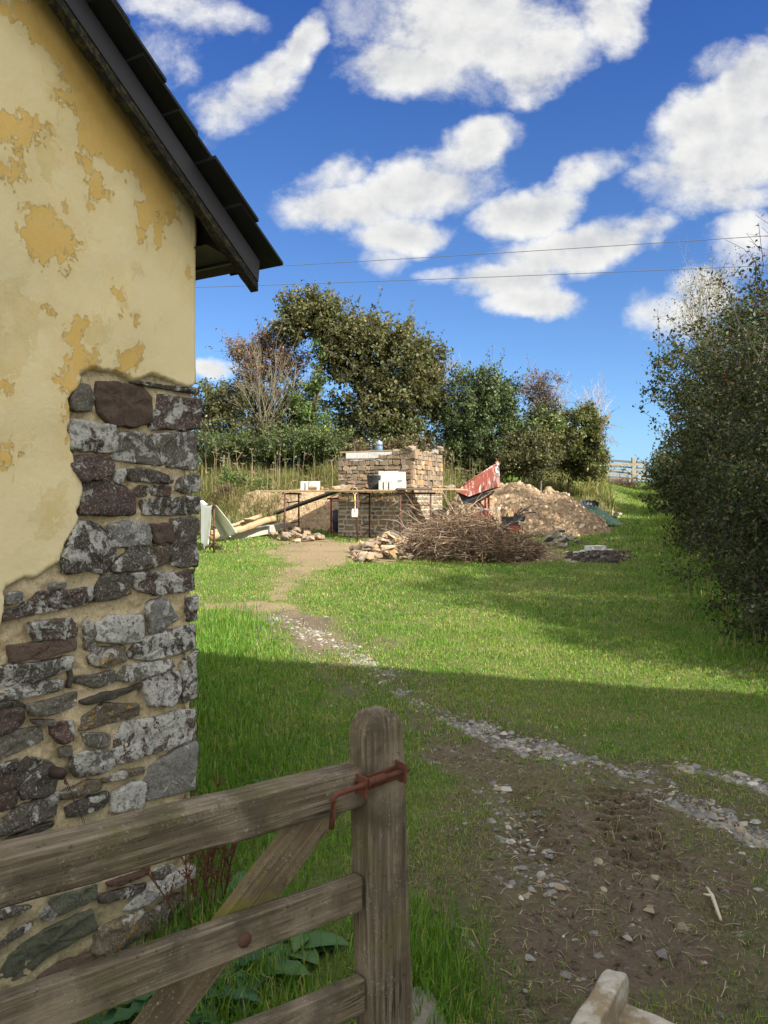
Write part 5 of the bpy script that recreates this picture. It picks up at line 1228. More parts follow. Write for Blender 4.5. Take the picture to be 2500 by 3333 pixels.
def clods(n, mzf, lo, hi, seed, label):
    r = np.random.default_rng(seed); X = r.uniform(lo[0], hi[0], n); Y = r.uniform(lo[1], hi[1], n); Z = np.array([mzf(a, b) for a, b in zip(X, Y)])
    k = Z > zg(X, Y) + .02; X, Y, Z = X[k], Y[k], Z[k]; n = len(X); s = r.uniform(.02, .07, n) * r.choice([1,1,1,1.6], n)
    base = np.array([(1,0,-.8),(.3,.9,-.8),(-.8,.6,-.7),(-.85,-.5,-.8),(.2,-1,-.9),(.5,-.45,.5),(-.5,.4,.6)])
    V = base[None] * s[:,None,None] * r.uniform(.6, 1.35, (n,7,3)); a = r.uniform(0,6.28,n); ca, sa = np.cos(a)[:,None], np.sin(a)[:,None]
    VV = np.stack([V[...,0]*ca - V[...,1]*sa + X[:,None], V[...,0]*sa + V[...,1]*ca + Y[:,None], V[...,2] + Z[:,None] - s[:,None]*.15], 2)
    b = np.arange(n)[:,None]*7; tri = [(0,1,5),(1,6,5),(1,2,6),(2,3,6),(3,5,6),(3,4,5),(4,0,5)]
    c = pick_cols(n, r, [(.22,.155,.095),(.31,.23,.145),(.17,.12,.075),(.38,.30,.21)], [3,3,2,1])
    tag(np_mesh('soil_clods', VV.reshape(-1,3), [np.concatenate([b + np.array([q]) for q in tri])], M['stone'], cols=np.repeat(c,7,0)), label, 'soil', kind='stuff')
clods(2300, mz, (1.4,18.4), (6.6,22.2), 2, 'clods of dry earth on the large heap'); clods(700, mz2, (-5.4,20.2), (-.2,22.6), 4, 'clods of dry earth on the low bank')
# ------------------------------------------------------------------ high tip dumper with red skip
Yk = 18.7
dm_o = px(1560, 1745, Yk); dump = empty('mini_dumper', Vector((dm_o.x, Yk, float(zg(dm_o.x, Yk))))); tag(dump, 'small tracked dumper with its rusty red skip raised, parked behind the brushwood', 'dumper')
m, t = new_mat('red_skip_paint'); p = opos(t); r1_ = t.noise(p, 9, 6, .65); r2_ = t.noise(t.mapping(p, rot=(0, .5, 0), scale=(1,1,.16)), 24, 5, .7); r3_ = t.noise(p, 2.6, 3)
c = t.mix(r1_, (.165,.040,.028), (.24,.070,.048)); c = t.mix(t.step(r1_, .6, .72), c, (.13,.035,.025)); c = t.mix(t.math('MULTIPLY', t.step(r2_, .50, .58), t.step(r3_, .44, .56)), c, (.45,.42,.40))
finish(t, c, .6, r1_, .2, .003); M['skip'] = m
dv = Vector((.30, .95, 0)).normalized() * .66
S = lambda x, y, k=0: px(x, y, Yk) + dv * k
side_ = [(1479,1597),(1610,1513),(1615,1585),(1525,1617)]
m_ = MB()
v_ = [S(*q) for q in side_] + [S(*q, 1) for q in side_]
inn = lambda q, k: S(*q, k) 
ci = px(1565, 1572, Yk)
vi = [S(*q, .05) .lerp(ci + dv*.05, .06) for q in side_] + [S(*q, .95).lerp(ci + dv*.95, .06) for q in side_]
vi[0] = S(1486,1596,.05); vi[1] = S(1606,1519,.05); vi[4] = S(1486,1596,.95); vi[5] = S(1606,1519,.95)
m_.add(v_ + vi, [(0,3,2,1), (4,5,6,7), (1,2,6,5), (2,3,7,6), (3,0,4,7), (8,9,10,11), (12,15,14,13), (9,13,14,10), (10,14,15,11), (11,15,12,8), (0,1,9,8), (1,5,13,9), (5,4,12,13), (4,0,8,12)])
sk = m_.build('skip', M['skip'], dump, bevel=.006)
m_ = MB()
for (q, r_) in ((0, 1), (4, 5)): m_.tube([v_[q], v_[r_]], .020, 6)
m_.tube([v_[1], v_[5]], .02, 6); m_.tube([v_[0], v_[4]], .018, 6); m_.build('rim', M['skip'], sk, smooth=True)
m_ = MB(); m_.prism([S(1611,1514,.12), S(1611,1500,.2), S(1611,1499,.85), S(1611,1513,.98)], (.012, -.004, 0)); m_.build('label_board', M['skip'], dump)
M['sticker'] = m_plain('white_sticker', (.60,.58,.55), .6, 30, .2, 0); M['sticker_y'] = m_plain('yellow_sticker', (.62,.40,.05), .6, 30, .15, 0); M['sticker_b'] = m_plain('blue_sticker', (.12,.16,.30), .6, 30, .15, 0)
def on_end(k0, k1, f0, f1, nm, mat):    # patch on the skip's right-hand end plate
    e = Vector((.006, -.002, 0)); P = lambda k, f: S(1610, 1513, k).lerp(S(1615, 1585, k), f) + e
    mm_ = MB(); mm_.prism([P(k0,f0), P(k1,f0), P(k1,f1), P(k0,f1)], (.002, -.001, 0)); mm_.build(nm, mat, sk)
on_end(.08,.34,.10,.34,'sticker',M['sticker']); on_end(.08,.34,.36,.52,'sticker',M['grey_steel']); on_end(.44,.66,.02,.12,'sticker',M['sticker']); on_end(.44,.66,.22,.34,'sticker',M['sticker']); on_end(.44,.66,.36,.50,'sticker',M['sticker_b']); on_end(.76,.94,.10,.24,'sticker',M['sticker_b']); on_end(.76,.94,.26,.48,'sticker',M['sticker_y'])
mm_ = MB(); P_ = lambda k, z: S(1611, 1507, k) + Vector((.014, -.004, z))
for k in range(6):
    k0 = .24 + k*.095; mm_.prism([P_(k0,.012), P_(k0+.06,.012), P_(k0+.06,-.03), P_(k0,-.03)], (.002, -.001, 0))
mm_.build('white_lettering_band', M['sticker'], sk)
dk = M['black_rubber']
m_ = MB(); m_.prism([S(1488,1604,.15), S(1525,1619,.15), S(1600,1597,.15), S(1590,1610,.15), S(1540,1640,.15), S(1505,1640,.15)], dv*.7); m_.build('tipping_cradle', dk, dump, bevel=.01)
for k in (.15, .85):
    m_ = MB(); m_.bar(S(1577, 1612, k), S(1578, 1665, k), .05, .05, up=(0,1,0)); m_.bar(S(1545, 1632, k), S(1600, 1700, k), .045, .045, up=(0,1,0)); m_.build('lift_arm', M['red_steel'], dump, bevel=.004)
m_ = MB(); m_.tube([S(1530,1640,.5), S(1590,1690,.5)], .028, 8); m_.build('ram', M['grey_steel'], dump, smooth=True)
m_ = MB(); m_.box(S(1585, 1712, .5), (.95, .34, .10), Matrix.Rotation(.12, 3, 'Z')); m_.build('chassis', M['dark_board'], dump, bevel=.01)
for k in (0.0, 1.0):
    c_ = S(1585, 1740, k); mm_ = MB(); pts = []
    for i in range(24):
        a = 2*math.pi*i/24; cx_ = .40 if math.cos(a) > 0 else -.40
        pts.append(c_ + Vector((cx_ + .15*math.cos(a), 0, .15*math.sin(a) + .02)))
    mm_.prism(pts, dv.normalized()*.16); trk = mm_.build('track', dk, dump, bevel=.006)
# guard hoop, engine and control levers at the right
R_ = lambda x, y, k: px(x, y, 18.2) + dv*k
for k in (0, .7):
    m_ = MB(); m_.tube([R_(1541,1735,k), R_(1553,1668,k), R_(1580,1666,k), R_(1584,1722,k)], .016, 6); m_.build('guard_hoop', m_plain('bright_red_paint', (.42,.035,.025), .5, 20, .15), dump, smooth=True)
m_ = MB(); m_.box(px(1660, 1700, 18.3), (.30, .36, .28), Matrix.Rotation(.2, 3, 'Z')); m_.box(px(1690, 1684, 18.3), (.24, .3, .14), Matrix.Rotation(.3, 3, 'Y')); m_.tube([px(1640,1722,18.1), px(1640,1690,18.1)], .05, 10); m_.tube([px(1668,1716,18.0), px(1694,1716,18.0)], .06, 10); m_.build('engine', dk, dump, bevel=.015)
for i, (x0, y0, x1, y1) in enumerate(((1680,1680,1730,1646),(1694,1676,1744,1668),(1672,1688,1700,1652),(1690,1670,1720,1660),(1640,1708,1652,1672))):
    m_ = MB(); m_.tube([px(x0,y0,18.2+.05*i), px((x0+x1)/2,(y0+y1)/2-3,18.2+.05*i), px(x1,y1,18.2+.05*i)], [.011,.010,.015], 6); m_.build('control_lever', dk, dump, smooth=True)
m_ = MB(); m_.bar(px(1656,1672,18.15), px(1660,1690,18.15), .03, .03); m_.build('lever_grip', M['yellow'], dump)
m_ = MB(); m_.bar(px(1674,1655,18.2), px(1682,1672,18.2), .03, .02); m_.build('lever_grip', m_plain('orange_paint', (.50,.12,.03), .5), dump)
m_ = MB(); m_.box(px(1672, 1724, 18.0), (.22, .2, .16)); m_.build('battery_guard', m_plain('red_guard_paint', (.36,.03,.025), .5, 20, .2), dump, bevel=.02)
m_ = MB(); m_.tube([px(1578,1700,17.9), px(1588,1724,17.9)], .02, 8); tag(m_.build('plastic_pipe', M['white_block'], smooth=True), 'short white plastic pipe leaning by the red hoop', 'pipe')
m_ = MB(); m_.bar(px(1582,1690,18.4), px(1630,1730,18.0), .26, .04); tag(m_.build('timber_plank', M['board'], bevel=.004), 'mossy timber plank leaning against the dumper chassis', 'plank')
for x0, y0, x1, y1, lab in ((1550,1652,1610,1662,'grey plank laid level beneath the raised red skip'),(1618,1652,1622,1700,'bent grey steel pipe upright behind the dumper levers')):
    m_ = MB(); m_.bar(px(x0,y0,18.6), px(x1,y1,18.5), .08, .04) if x1 - x0 > 20 else m_.tube([px(x0-6,y0+2,18.5), px(x0,y0,18.5), px(x1,y1,18.5)], .016, 6); tag(m_.build('timber_plank' if x1-x0 > 20 else 'steel_pipe', M['concrete']), lab, 'plank' if x1-x0 > 20 else 'pipe')
# white block on the grass by the ash
p_ = gp(1938, 1792); o = block((p_.x, p_.y, p_.z), (.40, .20, .10), .35, 'single pale block lying on the grass beside the burnt patch', None)
# ------------------------------------------------------------------ green tarpaulin bundle with planks
Yt_ = 24.5
def TP(x, y, d=0): return px(x, y, Yt_ + d)
Yt_ = 22.3; n_ = 44; m_ = MB(); vs_ = []; r_ = np.random.default_rng(4)
g0 = gp(1895, 1680); 
for i in range(n_):
    f = i / (n_ - 1)
    for j in range(n_):
        g = j / (n_ - 1)
        x = 1886 + 118*f; 
        hgt = math.sin(math.pi*min(1, g*1.0)) ** .7 * (np.interp(f, [0,.12,.3,.55,.8,1], [.12,.56,.62,.42,.22,.05]))
        bx = px(x, 1600, Yt_); Yq = 21.8 + 1.0*g - .25*f
        z_ = float(zg(bx.x, Yq)) + hgt + .04*float(fbm(np.array(f*9), np.array(g*7), 0, 5, 3) - .5) * 1.8 + .02
        vs_.append((bx.x, Yq, z_ + .04))
m_.add(vs_, [(i*n_+j, (i+1)*n_+j, (i+1)*n_+j+1, i*n_+j+1) for i in range(n_-1) for j in range(n_-1)])
mt_ = m_plain('green_tarpaulin', (.035,.105,.055), .5, 6, .25, .4, .02, 0, (.02,.05,.03), .5, .64, 4, spec=.45)
tag(m_.build('tarpaulin', mt_, smooth=True), 'crumpled green tarpaulin thrown over a low bundle beside the earth heap', 'tarpaulin')
q = px(1906, 1640, 21.7); m_ = MB()
for i in range(5): m_.add([(q.x + .1*i - .16 + .03*(i%2), 21.72 + .05*i, q.z - .06 + .03*i), (q.x + .02 + .1*i, 21.75 + .05*i, q.z - .10), (q.x + .04 + .1*i, 21.9, q.z + .12 - .02*i), (q.x - .13 + .1*i, 21.85, q.z + .14 - .01*i)], [(0,1,2,3)])
tag(m_.build('plastic_sheeting', m_plain('black_plastic', (.03,.035,.045), .25, 8, .2, .3, .01, spec=.6)), 'shiny dark plastic sheeting bunched at the head of the tarpaulin', 'plastic sheet')
for k, (x0, y0, x1, y1, dd, lab) in enumerate(((1900,1669,2010,1688,0,'grey weathered plank lowest in front of the tarpaulin'), (1922,1664,2018,1682,.35,'grey plank with a knotty edge behind the lowest plank'), (1894,1664,1930,1676,.1,'short pale plank at the left end of the tarpaulin'))):
    m_ = MB(); a_, b_ = gp(x0, y0), gp(x1, y1); a_.z += .06 + .05*k; b_.z += .05 + .04*k
    m_.bar(a_, b_, .2, .06); tag(m_.build('plank', M['concrete'], bevel=.008, noise=.01, nscale=4), lab, 'plank', 'planks by the tarpaulin')
# stick on the mud
p_ = gp(2330, 2985); m_ = MB(); m_.tube([gp(2300, 2905) + Vector((0,0,.02)), gp(2318, 2935) + Vector((0,0,.018)), gp(2330, 2965) + Vector((0,0,.016)), gp(2347, 3010) + Vector((0,0,.014))], [.004,.008,.007,.005], 7); m_.tube([gp(2318, 2935) + Vector((0,0,.018)), gp(2290, 2940) + Vector((0,0,.03))], [.006,.003], 6)
tag(m_.build('dry_stick', m_plain('bleached_wood', (.42,.37,.28), .9, 60, .3, .4, .002), smooth=True), 'bleached dry stick lying on the mud at the right', 'stick')
# ------------------------------------------------------------------ far gates
M['far_wood'] = m_plain('grey_gate_timber', (.20,.18,.14), .9, 12, .3, .3, .004, 0, (.15,.14,.11), .5, .65, 2)
M['far_dark'] = m_plain('dark_gate_timber', (.085,.085,.08), .9, 12, .3)
def far_gate(name, Yg, xl, xr, rows, zb_, label, mat, brace, post_r=None, tilt=0.):
    g0 = px(xl, rows[0], Yg); root = empty(name, Vector(((g0.x + px(xr,0,Yg).x)/2, Yg, zb_))); tag(root, label, 'gate', 'gates at the top of the lane')
    for i, y in enumerate(rows):
        a_, b_ = px(xl, y + tilt*(xr-xl)*.5, Yg), px(xr, y - tilt*(xr-xl)*.5, Yg); m_ = MB(); m_.bar(a_, b_, .03 if i else .055, .12 if i == 0 else .085); m_.build('top_rail' if i == 0 else 'rail', mat, root)
    for (x0, y0, x1, y1) in brace:
        m_ = MB(); m_.bar(px(x0,y0,Yg-.05), px(x1,y1,Yg-.05), .03, .10, up=(0,1,0)); m_.build('brace', mat, root)
    for xs in (xl, xr):
        m_ = MB(); a_ = px(xs, rows[0] - 2, Yg); m_.bar(Vector((a_.x, Yg, zb_)), a_, .07, .09, up=(0,1,0)); m_.build('style', mat, root)
    return root
zf = float(zg(13.5, 41))
far_gate('field_gate', 41, 1935, 2106, [1512,1529,1543,1556,1569], px(0, 1577, 41).z, 'pale weathered five-bar timber gate at the top of the lane', M['far_wood'], [(2018,1515,2102,1574),(2018,1515,1950,1556)])
far_gate('field_gate', 43.5, 1960, 2104, [1502,1520,1538,1556], px(0, 1575, 43.5).z, 'darker tilted gate seen behind the pale five-bar gate', M['far_dark'], [(2052,1505,2022,1540)], tilt=-.075)
for x, y0, y1, w_, Yg, lab in ((2062,1489,1580,.20,43.0,'thick square grey gatepost rising above the far gates'), (2074,1499,1570,.08,43.2,'thin dark post right beside the thick far gatepost')):
    m_ = MB(); a_ = px(x, y0, Yg); m_.bar(Vector((a_.x, Yg, float(zg(a_.x, Yg)) - .1)), a_, w_, w_, up=(0,1,0)); tag(m_.build('gate_post', M['far_wood'] if w_ > .1 else M['far_dark'], bevel=.01), lab, 'post')
# ------------------------------------------------------------------ power lines
for k, (xa, ya, xb, yb, lab) in enumerate(((-700, 965, 3300, 715, 'upper thin power line crossing the sky'), (-700, 985, 3300, 818, 'lower thin power line crossing the sky'))):
    ya, yb = ((880, 770), (935, 866))[k]
    A_, B_ = px(653, ya, 62), px(2460, yb, 48)
    d = (B_ - A_); A2, B2 = A_ - d*.9, B_ + d*.9
    m_ = MB(); pts = []
    for i in range(41):
        f = i/40; q = A2.lerp(B2, f); s = (f - .9/2.8) * (f - 1.9/2.8) * 2.0; q.z += s; pts.append(q)
    m_.tube(pts, .021, 5); tag(m_.build('power_line', M['far_dark'], smooth=True), lab, 'power line')

# ================================================================== VEGETATION
class Tubes:
    """many thin tapered tubes in one mesh"""
    def __init__(s, n=5): s.V = []; s.F = []; s.n = n; s.k = 0; s.C = []
    def add(s, pts, rad, col=(.1,.09,.07), n=None):
        n = n or s.n; pts = np.asarray(pts, float); m = len(pts); rad = np.broadcast_to(np.asarray(rad, float), (m,))
        d = np.gradient(pts, axis=0); d /= np.linalg.norm(d, axis=1)[:, None] + 1e-9
        ref = np.array([.31, .17, .93]) if abs(d[0] @ np.array([.31,.17,.93])) < .95 else np.array([1., 0, 0])
        x = np.cross(d, ref); x /= np.linalg.norm(x, axis=1)[:, None] + 1e-9; y = np.cross(d, x)
        a = np.arange(n) * 2 * np.pi / n
        V = pts[:, None] + (x[:, None] * np.cos(a)[None, :, None] + y[:, None] * np.sin(a)[None, :, None]) * rad[:, None, None]
        s.V.append(V.reshape(-1, 3)); s.C.append(np.repeat(np.array(col)[None], m*n, 0))
        i = (np.arange(m - 1)[:, None] * n + np.arange(n)[None]).ravel() + s.k; j = (np.arange(m - 1)[:, None] * n + (np.arange(n)[None] + 1) % n).ravel() + s.k
        s.F.append(np.stack([i, j, j + n, i + n], 1)); s.k += m * n
    def build(s, name, mat, parent=None): return np_mesh(name, np.concatenate(s.V), [np.concatenate(s.F)], mat, parent, cols=np.concatenate(s.C), smooth=True)
def curve(a, b, k, r, w): 
    f = np.linspace(0, 1, k)[:, None]; p = a + (b - a) * f; L = np.linalg.norm(b - a)
    off = r.normal(0, w * L, (k, 3)); off = np.cumsum(off, 0) / k ** .5; off -= off[0] * (1 - f) + off[-1] * f
    return p + off
def leaf_quads(C, size, cols, r, outn=None, aspect=.55, outw=.5, droop=.2):
    n = len(C); nr = r.normal(0, 1, (n, 3)); nr /= np.linalg.norm(nr, axis=1)[:, None]
    if outn is not None: nr = nr + outn * outw; 
    nr[:, 2] += .35; nr /= np.linalg.norm(nr, axis=1)[:, None]
    d = np.cross(nr, r.normal(0, 1, (n, 3))); d /= np.linalg.norm(d, axis=1)[:, None] + 1e-9; d[:, 2] -= droop; s_ = np.cross(nr, d); s_ /= np.linalg.norm(s_, axis=1)[:, None] + 1e-9
    L = (size * r.uniform(.6, 1.35, n))[:, None]
    V = np.empty((n, 4, 3)); V[:, 0] = C - d*L*.5; V[:, 2] = C + d*L*.5; f = r.uniform(.0, .18, (n, 1)); V[:, 1] = C + s_*L*aspect*.5 + nr*L*f - d*L*.05; V[:, 3] = C - s_*L*aspect*.5 + nr*L*f - d*L*.05
    return V.reshape(-1, 3), np.repeat(cols, 4, 0)
def mkleaves(name, C, size, pal, wts, r, parent, outn=None, mat='leaf', aspect=.6, cl=None, outw=.5):
    n = len(C); cols = pick_cols(n, r, pal, wts)
    if cl is not None: cols = cols * cl[:, None]
    V, c = leaf_quads(C, size, cols, r, outn, aspect, outw)
    return np_mesh(name, V, [np.arange(n*4).reshape(n, 4)], M[mat], parent, cols=c)
def plant(name, label, cat, Y, blobs, ncl, nleaf, lsize, pal, wts, seed, trunk=None, group=None, sig=.16, mat='leaf', bark=(.11,.095,.075), depth=1.0, twig=.006, shell=.45, base=None, shoots=0, dj=0., spray=0, world_blobs=None, zmin=None, rb=.05):
    """crown built of leaf clumps on branches; blobs are (column, row, half width, half height[, dy]) at depth Y"""
    r = np.random.default_rng(seed)
    if world_blobs is None:
        B = []
        for b in blobs:
            dy = b[4] if len(b) > 4 else 0.; Yb = Y + dy; c = px(b[0], b[1], Yb); rx, rz = b[2]/F*Yb, b[3]/F*Yb
            B.append((np.array(c), np.array([rx, max(min(rx, rz*1.3), rx*.5) * depth, rz])))
    else: B = [(np.array(a), np.array(b)) for a, b in world_blobs]
    vol = np.array([(b[1][0]*b[1][1]*b[1][2]) ** .75 for b in B]); vol /= vol.sum()
    bi = r.choice(len(B), ncl, p=vol)
    u = r.normal(0, 1, (ncl, 3)); u /= np.linalg.norm(u, axis=1)[:, None]; q = r.random(ncl) ** shell
    lumpy = .80 + .40*np.array([vnoise(*(v*2.1 + i*3.7)) for v, i in zip(u, bi)]).ravel()
    cen = np.array([b[0] for b in B])[bi]; rad = np.array([b[1] for b in B])[bi]
    P = cen + u * q[:, None] * rad * lumpy[:, None]
    gz = zg(P[:, 0], P[:, 1]); P[:, 2] = np.maximum(P[:, 2], gz + .08)
    bx, by = (B[0][0][0], Y) if base is None else (px(base[0], 0, Y + (base[1] if len(base) > 1 else 0)).x, Y + (base[1] if len(base) > 1 else 0))
    bz = float(zg(bx, by)); root = empty(name, (bx, by, bz)); tag(root, label, cat, group)
    T = Tubes(5)
    if trunk is None: tp = [np.array([bx, by, bz - .1]), np.array([bx + r.normal(0,.05), by, bz + .5*(P[:, 2].mean() - bz)]), np.array([P[:, 0].mean(), P[:, 1].mean(), P[:, 2].mean()])]
    else: tp = [np.array(px(x, y, Y + (d[0] if d else 0))) for x, y, *d in trunk]
    tpts = np.concatenate([curve(a, b, 7, r, .03)[(0 if i == 0 else 1):] for i, (a, b) in enumerate(zip(tp[:-1], tp[1:]))])
    T.add(tpts, np.linspace(rb, rb*.35, len(tpts)), bark, 8)
    nodes = tpts.copy(); nrad = np.linspace(rb, rb*.35, len(tpts))
    order = np.argsort(np.linalg.norm(P[:, None] - tpts[None], axis=2).min(1))
    for i in order:
        d = np.linalg.norm(nodes - P[i], axis=1) + .5*np.maximum(nodes[:, 2] - P[i, 2], 0); k = int(np.argmin(d))
        c = curve(nodes[k], P[i], 5, r, .07); r0 = min(nrad[k]*.75, .02 + .012*np.linalg.norm(P[i] - nodes[k])); r1 = max(twig, r0*.4)
        T.add(c, np.linspace(r0, r1, 5), bark, 4)
        nodes = np.concatenate([nodes, c[2:]]); nrad = np.concatenate([nrad, np.linspace(r0, r1, 5)[2:]])
    # twigs and leaves
    tw = []; L_ = []; N_ = []; CLc = []
    per = max(1, nleaf // ncl); ntw = 4
    shade = r.uniform(.75, 1.25, ncl)
    for i in range(ncl):
        out = u[i]
        for k in range(ntw):
            d = out*.6 + r.normal(0, .75, 3); d[2] += .25; d /= np.linalg.norm(d)
            ln = sig * r.uniform(1.2, 2.6); e = P[i] + d*ln
            T.add(np.array([P[i], P[i] + d*ln*.5 + r.normal(0, .02, 3), e]), [twig, twig*.8, twig*.5], bark, 3)
            m_ = per // ntw; f = r.random(m_) ** .8; L_.append(P[i] + d[None]*(f*ln)[:, None] + r.normal(0, sig*.42, (m_, 3))); N_.append(np.repeat(out[None], m_, 0)); CLc.append(np.full(m_, shade[i] * r.uniform(.85, 1.15)))
        if spray and r.random() < spray and q[i] > .75:
            d = out + np.array([0, 0, .8]) + r.normal(0, .3, 3); d /= np.linalg.norm(d); ln = sig * r.uniform(3, 6); T.add(np.array([P[i], P[i] + d*ln*.5 + r.normal(0,.04,3), P[i] + d*ln]), [twig, twig*.8, twig*.5], bark, 3)
            m_ = per // 3; f = r.random(m_); L_.append(P[i] + d[None]*(f*ln)[:, None] + r.normal(0, sig*.22, (m_, 3))); N_.append(np.repeat(out[None], m_, 0)); CLc.append(np.full(m_, shade[i]))
    T.build('trunk', M['bark'], root)
    if nleaf: mkleaves('crown', np.concatenate(L_), lsize, pal, wts, r, root, np.concatenate(N_), mat, cl=np.concatenate(CLc))
    return root
def whips(name, label, cat, Y, base, tips, seed, col, per=1, rad=.012, fork=2, group=None, wob=.05, fl=1.):
    r = np.random.default_rng(seed); b = px(*base, Y); root = empty(name, (b.x, Y, float(zg(b.x, Y)))); tag(root, label, cat, group); T = Tubes(4)
    bb = np.array([b.x, Y, b.z])
    for (x, y, *d) in tips:
        e = np.array(px(x, y, Y + r.normal(0, .35))); s = bb + r.normal(0, .12, 3) * np.array([1, 1, .3]); c = curve(s, e, 9, r, wob); T.add(c, np.linspace(rad, rad*.35, 9), col, 4)
        for k in range(fork * 3):
            i = r.integers(3, 8); dr = (c[-1] - c[0]); L = np.linalg.norm(dr); dr = dr / L + r.normal(0, .38, 3); e2 = c[i] + dr * L * fl * r.uniform(.12, .35); c2 = curve(c[i], e2, 5, r, .06); T.add(c2, np.linspace(rad*.5, rad*.22, 5), col, 3)
            for q in range(2):
                j = r.integers(1, 4); T.add(np.array([c2[j], c2[j] + (dr + r.normal(0, .5, 3)) * L * .08]), [rad*.3, rad*.2], col, 3)
    T.build('branches', M['bark'], root); return root
OAK = [(.062,.074,.024),(.088,.094,.034),(.115,.105,.042),(.15,.11,.045),(.042,.055,.018)]
DRK = [(.034,.056,.018),(.05,.078,.024),(.068,.10,.029),(.095,.12,.038)]
IVY = [(.045,.085,.02),(.065,.12,.027),(.10,.15,.035),(.14,.175,.05)]
MIX = [(.055,.068,.024),(.08,.09,.031),(.115,.113,.042),(.075,.058,.03),(.14,.135,.056)]
RED = [(.15,.075,.055),(.20,.11,.075),(.11,.09,.045),(.23,.14,.085),(.09,.095,.038)]
Yo = 27.0
plant('oak_tree', 'large brown-green oak with upright shoots along its top, directly behind the hut', 'tree', Yo,
    [(1230,1140,150,75),(1330,1200,120,100),(1200,1095,110,55),(1140,1120,80,60),(1090,1065,60,50),(1330,1290,130,90),(1255,1370,110,100),(1385,1240,55,75),(1300,1430,120,60),(1220,1250,60,70),(1330,1080,28,50),(1180,1240,80,60),(1140,1190,70,55),(1190,1330,60,60),(1100,1180,50,45),(1265,1075,26,40),(1165,1065,28,30),(1405,1330,60,70),(1205,1050,20,34)],
    680, 38000, .125, OAK, [3,4,2.5,.8,2], 3, [(1300,1560),(1290,1430),(1260,1280),(1200,1170)], sig=.20, spray=.5, rb=.16, twig=.009)
plant('ivy_clad_tree', 'leaning tree with an ivy covered trunk and a small round top, left of the oak', 'tree', Yo - .3,
    [(1005,1000,100,45),(960,1070,75,38),(930,1080,40,25),(1050,1040,55,50),(1080,1085,50,40),(1000,1030,80,40),(1075,1130,45,50),(1010,965,60,25)], 230, 12000, .115, OAK, [3,4,2.5,.8,2], 5, [(1010,1520),(1015,1380),(1045,1200),(1050,1100),(1010,1020)], sig=.18, spray=.4, rb=.13, twig=.008)
plant('ivy', 'bright green ivy wrapped round the trunk left of the oak', 'ivy', Yo - .5, [(1015,1300,62,75),(995,1370,75,65),(960,1330,40,50),(1035,1220,26,60),(1045,1120,28,50),(1030,1420,55,50)], 150, 8000, .10, IVY, [2,3,3,1.2], 6, [(1010,1520),(1015,1380),(1045,1200)], sig=.13, rb=.05)
plant('hawthorn', 'thin reddish berried hawthorn on the left skyline', 'tree', Yo, [(820,1130,90,26),(880,1110,50,36),(790,1150,40,22),(960,1160,60,32),(850,1165,80,28),(930,1200,60,40),(840,1220,60,36),(770,1165,24,16)], 230, 7600, .085, RED, [3,3,2,1.5,2], 7, [(850,1520),(858,1300),(855,1180),(850,1130)], sig=.17, spray=.5, rb=.09, twig=.008)
whips('bare_sapling', 'pale leafless sapling fanning out in front of the ivy trunk', 'tree', Yo - .9, (860,1400), [(770,1180),(800,1130),(830,1110),(850,1120),(880,1130),(905,1150),(930,1160),(960,1190),(990,1170),(1000,1210),(1040,1200),(790,1260),(760,1300),(1010,1250),(840,1180),(880,1190),(920,1210),(700,1370),(1090,1280)], 4, (.165,.14,.105), rad=.013, fork=3)
plant('hedge_shrub', 'dark olive hedge shrub next to the house corner', 'shrub', Yo, [(700,1300,75,60),(670,1340,70,90),(760,1290,60,45),(720,1400,90,75),(560,1350,90,90),(470,1400,90,80),(560,1450,110,60)], 330, 15000, .10, MIX, [3,3,2,1,1], 8, sig=.18, group='shrubs of the back hedge')
plant('hedge_shrub', 'brown-green hedge shrub under the reddish hawthorn', 'shrub', Yo - .2, [(850,1280,90,60),(830,1380,110,70),(790,1310,80,60),(910,1390,80,70),(930,1290,50,60)], 230, 10500, .10, MIX, [3,2.5,2,1.6,1], 9, sig=.18, group='shrubs of the back hedge')
plant('hedge_shrub', 'dark leafy shrub filling the gap between ivy trunk and oak', 'shrub', Yo + .4, [(1100,1340,55,55),(1080,1420,110,55),(1160,1400,60,50)], 130, 5200, .105, DRK, [3,3,2,1], 10, sig=.19, group='shrubs of the back hedge')
plant('bramble', 'low bright green bramble bank below the ivy trunk', 'bramble', Yo - 1.3, [(900,1440,150,38),(1010,1440,120,38),(760,1450,110,32),(1100,1470,60,28)], 240, 9500, .085, [(.045,.075,.018),(.065,.10,.024),(.09,.125,.035),(.05,.06,.02)], [3,3,2,1], 11, sig=.16)
plant('bramble', 'brown bramble thicket under the oak beside the hut', 'bramble', Yo - 1.2, [(1240,1480,110,40),(1340,1470,80,50),(1160,1480,60,32),(1420,1500,50,50)], 190, 7000, .085, RED + MIX, [1,1,1,.5,1,2,2,1,1,1], 12, sig=.16)
plant('holly_tree', 'broad dense dark green evergreen right of the oak', 'tree', 26.5, [(1570,1270,95,65),(1540,1340,110,80),(1620,1330,75,90),(1490,1400,70,90),(1600,1420,120,80),(1660,1380,50,70),(1530,1450,90,55),(1520,1240,40,45),(1650,1270,35,45)],
    560, 30000, .095, DRK, [3,3.5,2.5,1], 13, [(1560,1540),(1560,1400),(1565,1280)], sig=.17, mat='glossy_leaf', spray=.45, rb=.1)
whips('bare_shoots', 'thin leafless shoots standing between the oak and the evergreen', 'shoots', 27.2, (1480,1300), [(1425,1160),(1440,1180),(1460,1170),(1475,1155),(1490,1165),(1500,1180),(1448,1200),(1520,1195)], 14, (.24,.20,.19), rad=.012, fork=2, wob=.03)
